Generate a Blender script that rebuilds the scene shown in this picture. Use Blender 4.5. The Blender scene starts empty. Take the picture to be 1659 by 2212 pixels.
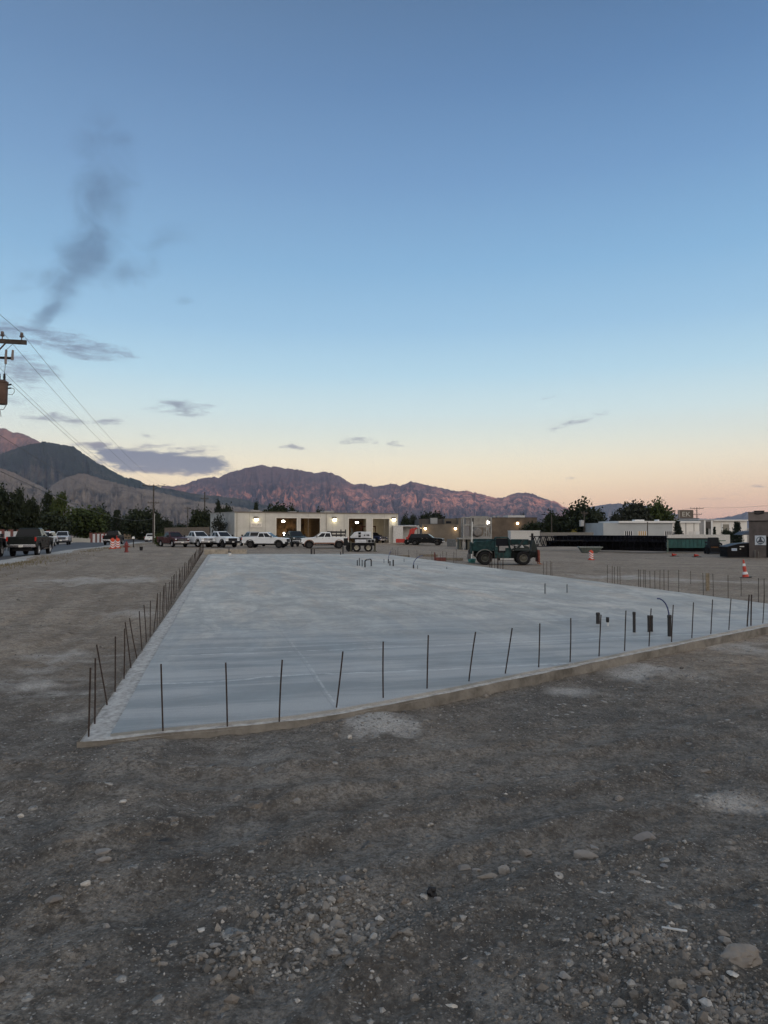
import bpy, bmesh, math, random
import numpy as np
from mathutils import Vector, Matrix, noise as mnoise
R = math.radians
scene = bpy.context.scene
col = scene.collection
random.seed(7)

# ------------------------------------------------------------------ camera
FPX, CXP, CYP, HZ, CAMH = 1548.0, 829.5, 1106.0, 1140.0, 1.9   # focal length and centre measured on the photograph
PITCH = math.atan((HZ-CYP)/FPX)
cd = bpy.data.cameras.new('camera'); cam = bpy.data.objects.new('camera', cd); col.objects.link(cam)
cd.sensor_fit = 'HORIZONTAL'; cd.sensor_width = 36.0; cd.lens = 36.0*FPX/1659.0
cd.clip_start = 0.05; cd.clip_end = 80000
cam.location = (0, 0, CAMH); cam.rotation_euler = (math.pi/2+PITCH, 0, 0)
scene.camera = cam
scene.view_settings.view_transform = 'Standard'; scene.view_settings.look = 'None'
scene.view_settings.exposure = 0.0; scene.view_settings.gamma = 1.0
scene.cycles.max_bounces = 6; scene.cycles.diffuse_bounces = 3; scene.cycles.glossy_bounces = 3
scene.cycles.transmission_bounces = 4; scene.cycles.volume_bounces = 0; scene.cycles.transparent_max_bounces = 8
scene.cycles.use_denoising = True
scene.cycles.sample_clamp_indirect = 4.0

def lin(c):
    return tuple(((v/255.0)/12.92 if v/255.0 <= 0.04045 else ((v/255.0+0.055)/1.055)**2.4) for v in c)

# ------------------------------------------------------------------ node helpers
class NT:
    def __init__(s, tree): s.t = tree; s.n = tree.nodes; s.l = tree.links
    def new(s, typ, **kw):
        n = s.n.new(typ)
        for k, v in kw.items(): setattr(n, k, v)
        return n
    def put(s, sock, v):
        if isinstance(v, bpy.types.NodeSocket): s.l.new(v, sock)
        elif v is not None:
            if sock.type in ('RGBA',) and len(v) == 3: v = (*v, 1)
            sock.default_value = v
    def m(s, op, a, b=None, c=None, clamp=False):
        n = s.new('ShaderNodeMath', operation=op, use_clamp=clamp)
        s.put(n.inputs[0], a); s.put(n.inputs[1], b); s.put(n.inputs[2], c)
        return n.outputs[0]
    def mr(s, v, a, b, c=0.0, d=1.0, smooth=False):
        n = s.new('ShaderNodeMapRange', interpolation_type='SMOOTHSTEP' if smooth else 'LINEAR')
        s.put(n.inputs[0], v); s.put(n.inputs[1], a); s.put(n.inputs[2], b); s.put(n.inputs[3], c); s.put(n.inputs[4], d)
        return n.outputs[0]
    def mix(s, f, a, b, mode='MIX'):
        n = s.new('ShaderNodeMix', data_type='RGBA', blend_type=mode)
        s.put(n.inputs[0], f); s.put(n.inputs[6], a); s.put(n.inputs[7], b)
        return n.outputs[2]
    def noise(s, vec, scale, detail=4, rough=.55, dist=0.0, dim='3D'):
        n = s.new('ShaderNodeTexNoise', noise_dimensions=dim)
        s.put(n.inputs['Vector'], vec); s.put(n.inputs['Scale'], scale); s.put(n.inputs['Detail'], detail)
        s.put(n.inputs['Roughness'], rough); s.put(n.inputs['Distortion'], dist)
        return n.outputs[0]
    def voro(s, vec, scale, feature='F1', out=0):
        n = s.new('ShaderNodeTexVoronoi', feature=feature)
        s.put(n.inputs['Vector'], vec); s.put(n.inputs['Scale'], scale)
        return n.outputs[out]
    def comb(s, x, y, z):
        n = s.new('ShaderNodeCombineXYZ'); s.put(n.inputs[0], x); s.put(n.inputs[1], y); s.put(n.inputs[2], z); return n.outputs[0]
    def sep(s, v):
        n = s.new('ShaderNodeSeparateXYZ'); s.put(n.inputs[0], v); return n.outputs
    def vm(s, op, a, b):
        n = s.new('ShaderNodeVectorMath', operation=op); s.put(n.inputs[0], a); s.put(n.inputs[1], b); return n.outputs[0]
    def ramp(s, f, stops):
        n = s.new('ShaderNodeValToRGB'); s.put(n.inputs[0], f); e = n.color_ramp.elements
        while len(e) > 1: e.remove(e[-1])
        e[0].position = stops[0][0]; e[0].color = (*stops[0][1], 1)
        for p, c in stops[1:]:
            x = e.new(p); x.color = (*c, 1)
        return n.outputs[0]

# ------------------------------------------------------------------ dusk sky
def px_az(px): return math.atan((px-CXP)/FPX)
def px_el(px, py): return math.atan((HZ-py)/math.hypot(FPX, px-CXP))
SUN_AZ = R(148); SUN_EL = R(1.0)            # the sun stands behind the camera, to the right, just above an added western ridge
sunv = Vector((math.sin(SUN_AZ)*math.cos(SUN_EL), math.cos(SUN_AZ)*math.cos(SUN_EL), math.sin(SUN_EL)))
world = bpy.data.worlds.new('World'); scene.world = world; world.use_nodes = True
W = NT(world.node_tree); W.n.clear()
tc = W.new('ShaderNodeTexCoord').outputs['Generated']
dx, dy, dz = W.sep(tc)
el = W.m('ARCSINE', dz); az = W.m('ARCTAN2', dx, dy)
eln = W.mr(el, R(-5), R(90))
def ep(deg): return (deg+5)/95.0
def sky_stops(lst): return [(ep(d), lin(c)) for d, c in lst]
front = W.ramp(eln, sky_stops([(-5, (165,131,126)), (0.0, (214,172,154)), (1.0, (246,204,170)), (2.2, (266,230,186)), (3.6, (274,250,207)), (5.2, (271,259,225)),
    (7.0, (252,258,240)), (9.0, (228,251,250)), (12.0, (192,231,248)), (15.5, (161,207,238)), (20, (136,186,225)), (26, (113,158,203)), (32, (92,134,180)), (38, (77,114,155)),
    (50, (104,138,176)), (65, (152,176,200)), (90, (202,208,214))]))
back = W.ramp(eln, [(ep(-5), (.7,.45,.32)), (ep(0), (1.25,.88,.62)), (ep(5), (1.6,1.25,.95)), (ep(12), (1.75,1.5,1.25)), (ep(25), (1.75,1.6,1.42)),
    (ep(45), (1.5,1.42,1.32)), (ep(65), (1.02,1.02,1.0)), (ep(90), (.62,.645,.675))])
hs = W.m('ADD', W.m('MULTIPLY', dx, math.sin(SUN_AZ)), W.m('MULTIPLY', dy, math.cos(SUN_AZ)))
fb = W.mr(hs, -.25, .7, 0, 1, True)
sky = W.mix(fb, front, back)
# rosier towards the right, creamier towards the left, close to the horizon
low = W.mr(el, R(0), R(6.5), 1, 0, True)
rosy = W.m('MULTIPLY', W.m('MULTIPLY', low, W.mr(az, R(4), R(28), 0, 1, True)), .36)
sky = W.mix(rosy, sky, lin((222,166,150)))
sky = W.mix(W.m('MULTIPLY', W.mr(az, R(30), R(-30), 0, .13, True), W.mr(el, R(12), R(24), 0, 1, True)), sky, lin((150,172,192)))
# a little of the physical sky as well
nish = W.new('ShaderNodeTexSky', sky_type='NISHITA', sun_disc=False)
nish.sun_elevation = SUN_EL; nish.sun_rotation = SUN_AZ
sky = W.mix(.01, sky, nish.outputs[0], 'ADD')
# clouds, in directions of the sky
nv = W.comb(W.m('MULTIPLY', az, 24), W.m('MULTIPLY', el, 105), 0)
n1 = W.noise(nv, 1.0, 7, .62, .4)
nv2 = W.comb(W.m('MULTIPLY', az, 16), W.m('MULTIPLY', el, 22), 4.2)
n2 = W.noise(nv2, 1.0, 6, .6, .8)
nw = W.new('ShaderNodeTexNoise'); W.put(nw.inputs['Vector'], W.comb(W.m('MULTIPLY', az, 14), W.m('MULTIPLY', el, 24), 9)); nw.inputs['Scale'].default_value = 1; nw.inputs['Detail'].default_value = 4
wx, wy, wz = W.sep(nw.outputs['Color'])
azw = W.m('ADD', az, W.m('MULTIPLY', W.m('SUBTRACT', wx, .5), .05))
elw = W.m('ADD', el, W.m('MULTIPLY', W.m('SUBTRACT', wy, .5), .022))
def blobs(lst):
    acc = None
    for (px, py, rx, ry, rot, st) in lst:
        a0, e0 = px_az(px), px_el(px, py); c, s = math.cos(R(rot)), math.sin(R(rot))
        ra, re = rx/FPX, ry/FPX
        u = W.m('SUBTRACT', azw, a0); v = W.m('SUBTRACT', elw, e0)
        p = W.m('ADD', W.m('MULTIPLY', u, c/ra), W.m('MULTIPLY', v, s/ra))
        q = W.m('ADD', W.m('MULTIPLY', u, -s/re), W.m('MULTIPLY', v, c/re))
        d = W.m('SQRT', W.m('ADD', W.m('MULTIPLY', p, p), W.m('MULTIPLY', q, q)))
        k = W.mr(d, 0, 1.25, st, 0, True)
        acc = k if acc is None else W.m('MAXIMUM', acc, k)
    return acc
thin = blobs([(150,742,160,34,-6,.98),(40,795,95,42,0,1.0),(20,705,120,36,0,.85),(228,760,80,18,-8,.95),(398,880,105,26,-3,.9),(130,900,90,18,0,.9),
    (235,912,65,15,0,.75),(40,862,70,24,0,.7),(775,952,64,13,0,.8),(862,959,40,9,0,.85),(622,963,44,10,0,.85),(1255,910,120,15,8,.68),(1560,1070,60,11,0,.75),
    (1215,1026,38,6,0,.7),(330,962,60,9,0,.8),(430,975,60,13,0,.75),(205,965,60,13,0,.9),(325,942,34,7,0,.75),(760,926,26,5,0,.7),(1190,860,24,5,0,.5),(1640,1052,30,6,0,.6),(90,838,80,20,0,.5)])
deck = blobs([(340,996,165,36,-3,1.25),(430,1006,105,26,-2,1.15),(250,985,100,28,0,1.15),(330,1012,140,20,-3,1.05),(190,968,60,16,-6,.9)])
plume = blobs([(105,668,75,24,50,.95),(140,612,95,48,52,1.0),(178,556,100,66,48,1.05),(205,505,80,42,60,.85),(222,420,130,80,80,.82),(215,325,110,85,85,.58),
    (265,585,140,50,12,.52),(320,520,150,40,20,.36),(120,590,70,34,35,.75),(40,610,75,30,30,.42),(400,650,46,18,0,.4),(430,490,110,40,25,.25)])
n3 = W.noise(W.comb(W.m('MULTIPLY', az, 75), W.m('MULTIPLY', el, 210), 2), 1.0, 5, .65, .3)
n1b = W.m('ADD', W.m('MULTIPLY', W.m('SUBTRACT', n1, .5), 1.9), W.m('MULTIPLY', W.m('SUBTRACT', n3, .5), .7))
thin_d = W.mr(W.m('ADD', thin, n1b), .36, 1.15, 0, .80, True)
thin_d = W.m('MULTIPLY', thin_d, W.mr(thin, .02, .35, 0, 1, True))
deck_d = W.mr(W.m('ADD', deck, W.m('MULTIPLY', n1b, .85)), .34, .92, 0, .93, True)
deck_d = W.m('MULTIPLY', deck_d, W.mr(deck, .05, .3, 0, 1, True))
plume_d = W.mr(W.m('ADD', plume, W.m('MULTIPLY', W.m('SUBTRACT', n2, .5), 1.25)), .08, 1.15, 0, .66, True)
plume_d = W.m('MULTIPLY', plume_d, W.mr(plume, 0, .35, 0, 1, True))
sky = W.mix(plume_d, sky, lin((84,112,142)))
sky = W.mix(thin_d, sky, W.ramp(W.mr(el, R(1), R(17)), [(0, lin((142,118,132))), (.35, lin((128,134,152))), (1, lin((106,126,156)))]))
sky = W.mix(deck_d, sky, W.ramp(W.mr(W.m('ADD', el, W.m('MULTIPLY', W.m('SUBTRACT', n1, .5), .012)), px_el(340,1030), px_el(340,962)),
    [(0, lin((176,160,158))), (.25, lin((128,136,153))), (.8, lin((117,127,148))), (1, lin((154,152,158)))]))
bg = W.new('ShaderNodeBackground'); W.put(bg.inputs[0], sky); bg.inputs[1].default_value = 1.0
wo = W.new('ShaderNodeOutputWorld'); W.l.new(bg.outputs[0], wo.inputs[0])

sl = bpy.data.lights.new('sun', 'SUN'); so = bpy.data.objects.new('sun', sl); col.objects.link(so)
sl.energy = 2.4; sl.angle = R(0.6); sl.color = (1.0, .40, .26)
so.rotation_euler = (-sunv).to_track_quat('-Z', 'Y').to_euler()

# ------------------------------------------------------------------ mesh helpers
def X(px, d): return (px-CXP)/FPX*d                      # sideways metres of a thing seen in column px at distance d
def Zp(px_y, d): return CAMH-(px_y-HZ)/FPX*d             # height of a thing seen in row px_y at distance d
def slabpt(px, py, z=0.0):                               # where a sight line meets the level z
    d = FPX*(CAMH-z)/(py-HZ); return Vector((X(px, d), d, z))

def tag(o, label=None, cat=None, group=None, kind=None):
    if label: o['label'] = label
    if cat: o['category'] = cat
    if group: o['group'] = group
    if kind: o['kind'] = kind
    return o
def empty(name, loc, rz=0, label=None, cat=None, group=None):
    o = bpy.data.objects.new(name, None); col.objects.link(o); o.location = loc; o.rotation_euler = (0, 0, rz)
    o.empty_display_size = .2
    return tag(o, label, cat, group)
def copy_tree(o, parent=None, swap=None):
    c = o.copy(); col.objects.link(c)
    if parent is not None: c.parent = parent; c.matrix_parent_inverse = o.matrix_parent_inverse.copy()
    for ch in list(o.children): copy_tree(ch, c, swap)
    if swap and c.type == 'MESH':
        for i, s in enumerate(c.material_slots):
            if s.material and s.material.name in swap:
                s.link = 'OBJECT'; s.material = swap[s.material.name]
    return c

class MB:
    def __init__(s): s.v = []; s.f = []; s.mi = []; s.cur = 0
    def add(s, vs, fs):
        b = len(s.v); s.v += [tuple(p) for p in vs]
        for f in fs: s.f.append(tuple(b+i for i in f)); s.mi.append(s.cur)
    def mat(s, i): s.cur = i; return s
    def box(s, c, d, rz=0, rx=0, ry=0):
        x, y, z = d[0]/2, d[1]/2, d[2]/2
        M = Matrix.Translation(Vector(c)) @ Matrix.Rotation(rz, 4, 'Z') @ Matrix.Rotation(ry, 4, 'Y') @ Matrix.Rotation(rx, 4, 'X')
        vs = [M @ Vector(p) for p in ((-x,-y,-z),(x,-y,-z),(x,y,-z),(-x,y,-z),(-x,-y,z),(x,-y,z),(x,y,z),(-x,y,z))]
        s.add(vs, [(0,3,2,1),(4,5,6,7),(0,1,5,4),(1,2,6,5),(2,3,7,6),(3,0,4,7)]); return s
    def bb(s, x0, x1, y0, y1, z0, z1): return s.box(((x0+x1)/2,(y0+y1)/2,(z0+z1)/2), (x1-x0,y1-y0,z1-z0))
    def bar(s, a, b, w, h=None):
        a, b = Vector(a), Vector(b); h = h or w; d = b-a; L = d.length
        q = d.to_track_quat('X', 'Z').to_matrix().to_4x4()
        M = Matrix.Translation((a+b)/2) @ q
        x, y, z = L/2, w/2, h/2
        vs = [M @ Vector(p) for p in ((-x,-y,-z),(x,-y,-z),(x,y,-z),(-x,y,-z),(-x,-y,z),(x,-y,z),(x,y,z),(-x,y,z))]
        s.add(vs, [(0,3,2,1),(4,5,6,7),(0,1,5,4),(1,2,6,5),(2,3,7,6),(3,0,4,7)]); return s
    def cyl(s, a, b, r0, r1=None, n=12, cap=True):
        return s.tube([a, b], [r0, r0 if r1 is None else r1], n, cap)
    def tube(s, pts, r, n=8, cap=True):
        pts = [Vector(p) for p in pts]; rs = r if isinstance(r, (list, tuple)) else [r]*len(pts)
        vs = []; fs = []; prev = None
        for i, p in enumerate(pts):
            t = (pts[min(i+1, len(pts)-1)]-pts[max(i-1, 0)]).normalized()
            u = (prev - t*prev.dot(t)) if prev is not None else t.orthogonal()
            if u.length < 1e-6: u = t.orthogonal()
            u.normalize(); prev = u; w = t.cross(u)
            for k in range(n):
                a = 2*math.pi*k/n; vs.append(p+(u*math.cos(a)+w*math.sin(a))*rs[i])
        for i in range(len(pts)-1):
            for k in range(n):
                fs.append((i*n+k, i*n+(k+1) % n, (i+1)*n+(k+1) % n, (i+1)*n+k))
        if cap: fs.append(tuple(range(n))[::-1]); fs.append(tuple((len(pts)-1)*n+k for k in range(n)))
        s.add(vs, fs); return s
    def lathe(s, prof, c=(0,0,0), axis='Z', n=24, closed=False):
        vs = []; fs = []; m = len(prof); c = Vector(c)
        for k in range(n):
            a = 2*math.pi*k/n
            for (r, h) in prof:
                p = Vector((r*math.cos(a), r*math.sin(a), h))
                if axis == 'Y': p = Vector((p.x, p.z, p.y))
                if axis == 'X': p = Vector((p.z, p.x, p.y))
                vs.append(c+p)
        mm = m if closed else m-1
        for k in range(n):
            for j in range(mm):
                fs.append((k*m+j, ((k+1) % n)*m+j, ((k+1) % n)*m+(j+1) % m, k*m+(j+1) % m))
        s.add(vs, fs); return s
    def prism(s, poly, y0, y1, plane='XZ'):
        n = len(poly)
        P = (lambda a, b, t: (a, t, b)) if plane == 'XZ' else ((lambda a, b, t: (a, b, t)) if plane == 'XY' else (lambda a, b, t: (t, a, b)))
        vs = [P(a, b, y0) for a, b in poly]+[P(a, b, y1) for a, b in poly]
        s.add(vs, [tuple(range(n)), tuple(range(2*n-1, n-1, -1))]+[(i, n+i, n+(i+1) % n, (i+1) % n) for i in range(n)]); return s
    def hexa(s, low, top):
        s.add(list(low)+list(top), [(3,2,1,0),(4,5,6,7),(0,1,5,4),(1,2,6,5),(2,3,7,6),(3,0,4,7)]); return s
    def build(s, name, mats, parent=None, smooth=False, bevel=0, fix=True):
        me = bpy.data.meshes.new(name); me.from_pydata(s.v, [], s.f)
        for m in (mats if isinstance(mats, (list, tuple)) else [mats]): me.materials.append(m)
        me.polygons.foreach_set('material_index', s.mi)
        if fix:
            bm = bmesh.new(); bm.from_mesh(me); bmesh.ops.recalc_face_normals(bm, faces=bm.faces); bm.to_mesh(me); bm.free()
        if smooth:
            me.polygons.foreach_set('use_smooth', [True]*len(me.polygons))
            try: me.set_sharp_from_angle(angle=R(40))
            except Exception: pass
        o = bpy.data.objects.new(name, me); col.objects.link(o)
        if parent is not None: o.parent = parent
        if bevel:
            b = o.modifiers.new('bevel', 'BEVEL'); b.width = bevel; b.segments = 2; b.limit_method = 'ANGLE'; b.angle_limit = R(35)
        return o

def np_mesh(name, V, F, mats, parent=None, smooth=True):
    me = bpy.data.meshes.new(name); V = np.asarray(V, np.float32); F = np.asarray(F, np.int32); k = F.shape[1]
    me.vertices.add(len(V)); me.vertices.foreach_set('co', V.ravel())
    me.loops.add(F.size); me.loops.foreach_set('vertex_index', F.ravel())
    me.polygons.add(len(F)); me.polygons.foreach_set('loop_start', np.arange(0, F.size, k, dtype=np.int32))
    try: me.polygons.foreach_set('loop_total', np.full(len(F), k, np.int32))
    except Exception: pass
    me.update(calc_edges=True); me.validate()
    for m in (mats if isinstance(mats, (list, tuple)) else [mats]): me.materials.append(m)
    me.polygons.foreach_set('use_smooth', np.full(len(me.polygons), smooth))
    o = bpy.data.objects.new(name, me); col.objects.link(o)
    if parent is not None: o.parent = parent
    return o

# ------------------------------------------------------------------ numpy noise
def _h(ix, iy, seed):
    n = (ix.astype(np.int64)*374761393 + iy.astype(np.int64)*668265263 + seed*974634777) & 0xffffffff
    n = ((n ^ (n >> 13))*1274126177) & 0xffffffff
    return ((n ^ (n >> 16)) & 0xffffff)/float(0xffffff)
def vnoise(x, y, seed=0):
    x = np.asarray(x, float); y = np.asarray(y, float)
    ix = np.floor(x); iy = np.floor(y); fx = x-ix; fy = y-iy
    fx = fx*fx*fx*(fx*(fx*6-15)+10); fy = fy*fy*fy*(fy*(fy*6-15)+10)
    a = _h(ix, iy, seed); b = _h(ix+1, iy, seed); c = _h(ix, iy+1, seed); d = _h(ix+1, iy+1, seed)
    return (a*(1-fx)+b*fx)*(1-fy)+(c*(1-fx)+d*fx)*fy
def fbm(x, y, o=4, seed=0, g=.5):
    t = 0; a = 1; s = 0
    for i in range(o):
        t = t+a*(vnoise(x*2**i, y*2**i, seed+i*17)-.5); s += a; a *= g
    return t/s
def ridged(x, y, o=4, seed=0, g=.5):
    t = 0; a = 1; s = 0
    for i in range(o):
        t = t+a*(1-np.abs(2*vnoise(x*2**i, y*2**i, seed+i*31)-1)); s += a; a *= g
    return t/s

# ------------------------------------------------------------------ materials
_mc = {}
def M(name, c, rough=.6, metal=0.0, var=.12, scale=6.0, bump=0.0, c2=None, coat=0.0, spec=None):
    if name in _mc: return _mc[name]
    m = bpy.data.materials.new(name); m.use_nodes = True; T = NT(m.node_tree)
    b = T.n['Principled BSDF']; tcn = T.new('ShaderNodeTexCoord').outputs['Object']
    if var > 0 or c2:
        n = T.noise(tcn, scale, 5, .6)
        c2 = c2 or tuple(max(0, v*(1-var*2.2)) for v in c)
        c1 = tuple(min(1, v*(1+var*.8)) for v in c)
        T.put(b.inputs['Base Color'], T.mix(T.mr(n, .33, .67), c2, c1))
        T.put(b.inputs['Roughness'], T.mr(n, .3, .7, min(1, rough*1.12), rough*.9))
        if bump:
            bn = T.new('ShaderNodeBump'); bn.inputs['Strength'].default_value = bump; bn.inputs['Distance'].default_value = .02
            T.put(bn.inputs['Height'], T.noise(tcn, scale*4, 4)); T.l.new(bn.outputs[0], b.inputs['Normal'])
    else:
        b.inputs['Base Color'].default_value = (*c, 1); b.inputs['Roughness'].default_value = rough
    b.inputs['Metallic'].default_value = metal
    if coat: b.inputs['Coat Weight'].default_value = coat; b.inputs['Coat Roughness'].default_value = .08
    if spec is not None: b.inputs['Specular IOR Level'].default_value = spec
    _mc[name] = m; return m
def EM(name, c, s):
    if name in _mc: return _mc[name]
    m = bpy.data.materials.new(name); m.use_nodes = True; T = NT(m.node_tree); b = T.n['Principled BSDF']
    b.inputs['Base Color'].default_value = (.8,.8,.75,1); b.inputs['Emission Color'].default_value = (*c, 1); b.inputs['Emission Strength'].default_value = s
    _mc[name] = m; return m
# ------------------------------------------------------------------ site layout
UD = Vector((-.2352, .972, 0)); UV = Vector((.972, .2352, 0))      # along the slab and the street, and across
ROADV0 = Vector((-23.8, 44.5, 0))                                  # a point of the kerb line
CP = np.array([
 (0,0,-.17),(-4,2,-.17),(4,2,-.18),(0,4,-.15),(-8,4,-.14),(9,4,-.22),(0,-8,-.2),(-10,-8,-.2),(10,-8,-.25),
 (-2.8,6.3,-.075),(-1.8,6.6,-.08),(-.9,7.1,-.09),(.9,8.3,-.13),(2.2,9.2,-.14),(3.6,10.3,-.15),(5.4,11.8,-.15),(7.6,13.8,-.15),(9.6,15.4,-.16),
 (-4.6,12,-.1),(-6.4,18,-.1),(-9,28,-.12),(-12,42,-.2),(-14.5,54,-.25),(-10,12,-.08),(-15,22,-.08),(-20,34,-.12),(-25,30,-.2),(-22,52,-.06),(-20.9,58,-.05),(-26.4,70,-.15),
 (-24,45,-.27),(-27,58,-.29),(-31,75,-.36),(-36,96,-.52),(-42,120,-.75),(-56,160,-1.35),(-28,45,-.3),(-36,58,-.32),(-44,90,-.5),(-53,115,-.72),(-63,155,-1.3),(-40,40,-.3),
 (-28,93,-.55),(-20,90,-.58),(-14,88,-.6),(-8,80,-.68),(-2.5,80,-.73),(-23,110,-.72),(-10,117,-.72),(2.5,125,-.72),(8,115,-1.0),(-6,62,-.45),(-12,66,-.4),
 (8.5,18.5,-.2),(7,22,-.22),(5.4,28,-.24),(2.5,36,-.3),(0,46,-.38),(11,17,-.25),(12,22,-.4),(12,28,-.6),(16,28,-.55),(20,40,-.9),(12,40,-.8),(8,50,-.95),(10,60,-1.2),(4,60,-.95),(16,60,-1.3),
 (22.5,77,-1.5),(12,80,-1.35),(28,81,-1.5),(38,80,-1.46),(42,78,-1.45),(40,60,-1.25),(30,50,-1.05),(26,30,-.7),(36,98,-1.5),(20,105,-1.5),(28,110,-1.5),(0,160,-1.2),(40,160,-2.0),(80,120,-1.8),(10,190,-1.8),
 (-60,240,-2.0),(0,300,-2.0),(100,300,-2.0),(-150,200,-1.8),(150,150,-2.0),(-120,60,-.6),(-80,0,-.4),(80,0,-.6),(0,-60,-.5),(0,-300,-1),(300,-100,-2),(-300,-100,-2),(300,500,-2),(-300,500,-2),(0,700,-2)])
def zbase(x, y):
    x = np.asarray(x, float); y = np.asarray(y, float); sh = x.shape; x = x.ravel(); y = y.ravel(); out = np.empty_like(x)
    for i in range(0, len(x), 40000):
        X_, Y_ = x[i:i+40000, None], y[i:i+40000, None]
        w = 1.0/((X_-CP[None, :, 0])**2+(Y_-CP[None, :, 1])**2+.8)**1.7
        out[i:i+40000] = (w*CP[None, :, 2]).sum(1)/w.sum(1)
    return out.reshape(sh)
# slab outline, read off the photograph as points of level ground
PA, PK, PB = slabpt(170,1597), slabpt(847,1515.5), slabpt(1659,1350)
rdir = (slabpt(823,1195)-slabpt(1659,1301.8)).normalized(); pr = slabpt(1659,1301.8)
fd = (PB-PK).normalized()
_t = ((pr-PK).cross(rdir)).z/(fd.cross(rdir)).z
PC = PK+fd*_t
PD = slabpt(829,1196); PE = slabpt(450,1196.5)
ldir = (PE-PA).normalized()
FRONT = [PA]+[slabpt(a, b_) for a, b_ in ((396,1573),(560,1558.5),(660,1547),(750,1533),(847,1515.5))]+[PC]
FEDGE = list(zip(FRONT[:-1], FRONT[1:]))
SLAB = FRONT+[PD, PE]; NS = len(SLAB)
INS = lambda f, r, b_, l: [f]*(NS-3)+[r, b_, l]
def inpoly(x, y, poly):
    ins = np.zeros(np.shape(x), bool); n = len(poly)
    for i in range(n):
        a, b = poly[i], poly[(i+1) % n]
        c = ((a.y > y) != (b.y > y)) & (x < (b.x-a.x)*(y-a.y)/(b.y-a.y+1e-12)+a.x)
        ins ^= c
    return ins
def segdist(x, y, a, b):
    dx_, dy_ = b.x-a.x, b.y-a.y
    t = np.clip(((x-a.x)*dx_+(y-a.y)*dy_)/(dx_*dx_+dy_*dy_), 0, 1)
    return np.hypot(x-a.x-t*dx_, y-a.y-t*dy_)
def road_uv(x, y):
    rx, ry = x-ROADV0.x, y-ROADV0.y
    return rx*UD.x+ry*UD.y, rx*UV.x+ry*UV.y      # along, to the right of the kerb line
DUST = [(820,1572,95,34,1.0),(1215,1492,90,20,.42),(1390,1450,120,20,.42),(1580,1395,120,18,.36),(60,1490,150,30,.62),(120,1420,140,16,.45),(60,1452,110,18,.4),(300,1330,100,12,.35),(1570,1730,100,24,.42),(560,1660,160,30,.25),(200,1255,200,14,.4),(150,1560,90,20,.35),(1500,1230,220,10,.35),(1350,1222,140,7,.4)]
WET = [(560,1760,420,45,.8),(1000,1740,300,45,.7),(300,1640,320,26,.6),(420,1980,420,90,.75),(900,2060,260,70,.6),(1150,1560,260,26,.5),(1480,1680,200,30,.55),(100,1560,120,26,.5),(1200,1780,200,36,.5),(150,1900,180,60,.45),(40,1490,80,18,.4),(1500,2150,240,60,.6)]
def pblobs(x, y, lst):
    z = -.15; d = np.maximum(y, .5); px = x/d*FPX+CXP; py = HZ+(CAMH-z)/d*FPX; acc = np.zeros(np.shape(x))
    wob = fbm(x*.9, y*.9, 3, 3)*1.2+fbm(x*3.2, y*3.2, 4, 37)*1.1
    for (cx, cy, rx, ry, s) in lst:
        c = slabpt(cx, cy, z); ax = rx/FPX*c.y; ay = (slabpt(cx, cy-ry, z).y-slabpt(cx, cy+ry, z).y)/2
        q = np.sqrt(((x-c.x)/ax)**2+((y-c.y)/ay)**2)
        acc = np.maximum(acc, s*np.clip(1.15-q+wob, 0, 1))
    return acc
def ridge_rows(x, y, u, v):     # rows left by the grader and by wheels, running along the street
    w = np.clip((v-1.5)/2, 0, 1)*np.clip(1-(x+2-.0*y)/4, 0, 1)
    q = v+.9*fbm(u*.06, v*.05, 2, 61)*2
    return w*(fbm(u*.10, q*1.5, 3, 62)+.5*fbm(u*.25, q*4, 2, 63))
TRACKS = [[(-80,1935),(250,1850),(600,1775),(950,1700),(1300,1640),(1700,1590)],[(-80,2060),(300,1945),(700,1850),(1050,1770),(1400,1705),(1750,1665)],
    [(430,2300),(560,2120),(760,1985),(1010,1880),(1320,1800),(1750,1740)],[(-60,1365),(90,1335),(210,1290),(290,1245),(345,1212)],[(-60,1440),(80,1405),(200,1355),(300,1290),(365,1235)],[(-60,1300),(100,1277),(220,1248),(310,1218),(370,1199)],
    [(1750,1500),(1500,1545),(1250,1600),(1000,1650),(700,1690),(350,1700),(-50,1690)],[(1700,1225),(1500,1222),(1300,1224),(1180,1226)],[(1700,1262),(1560,1248),(1420,1240),(1250,1236)]]
def _curve(pts):
    P = [slabpt(a, b_, -.15) for a, b_ in pts]; out = []
    for i in range(len(P)-1):
        p0, p1, p2, p3 = P[max(0,i-1)], P[i], P[i+1], P[min(len(P)-1,i+2)]
        for k in range(8):
            t = k/8; out.append(.5*((2*p1)+(p2-p0)*t+(2*p0-5*p1+4*p2-p3)*t*t+(3*p1-p0-3*p2+p3)*t**3))
    out.append(P[-1]); return out
TRC = [_curve(t) for t in TRACKS]
def tracks(x, y):       # lateral distance and strength of the nearest wheel track
    d = np.full(np.shape(x), 9.0); near = np.hypot(x, y) < 75; xs, ys = x[near], y[near]
    if xs.size == 0: return d
    dd = np.full(xs.shape, 9.0)
    for c in TRC:
        for a, b_ in zip(c[:-1], c[1:]): dd = np.minimum(dd, segdist(xs, ys, a, b_))
    d[near] = dd; return d
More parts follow.
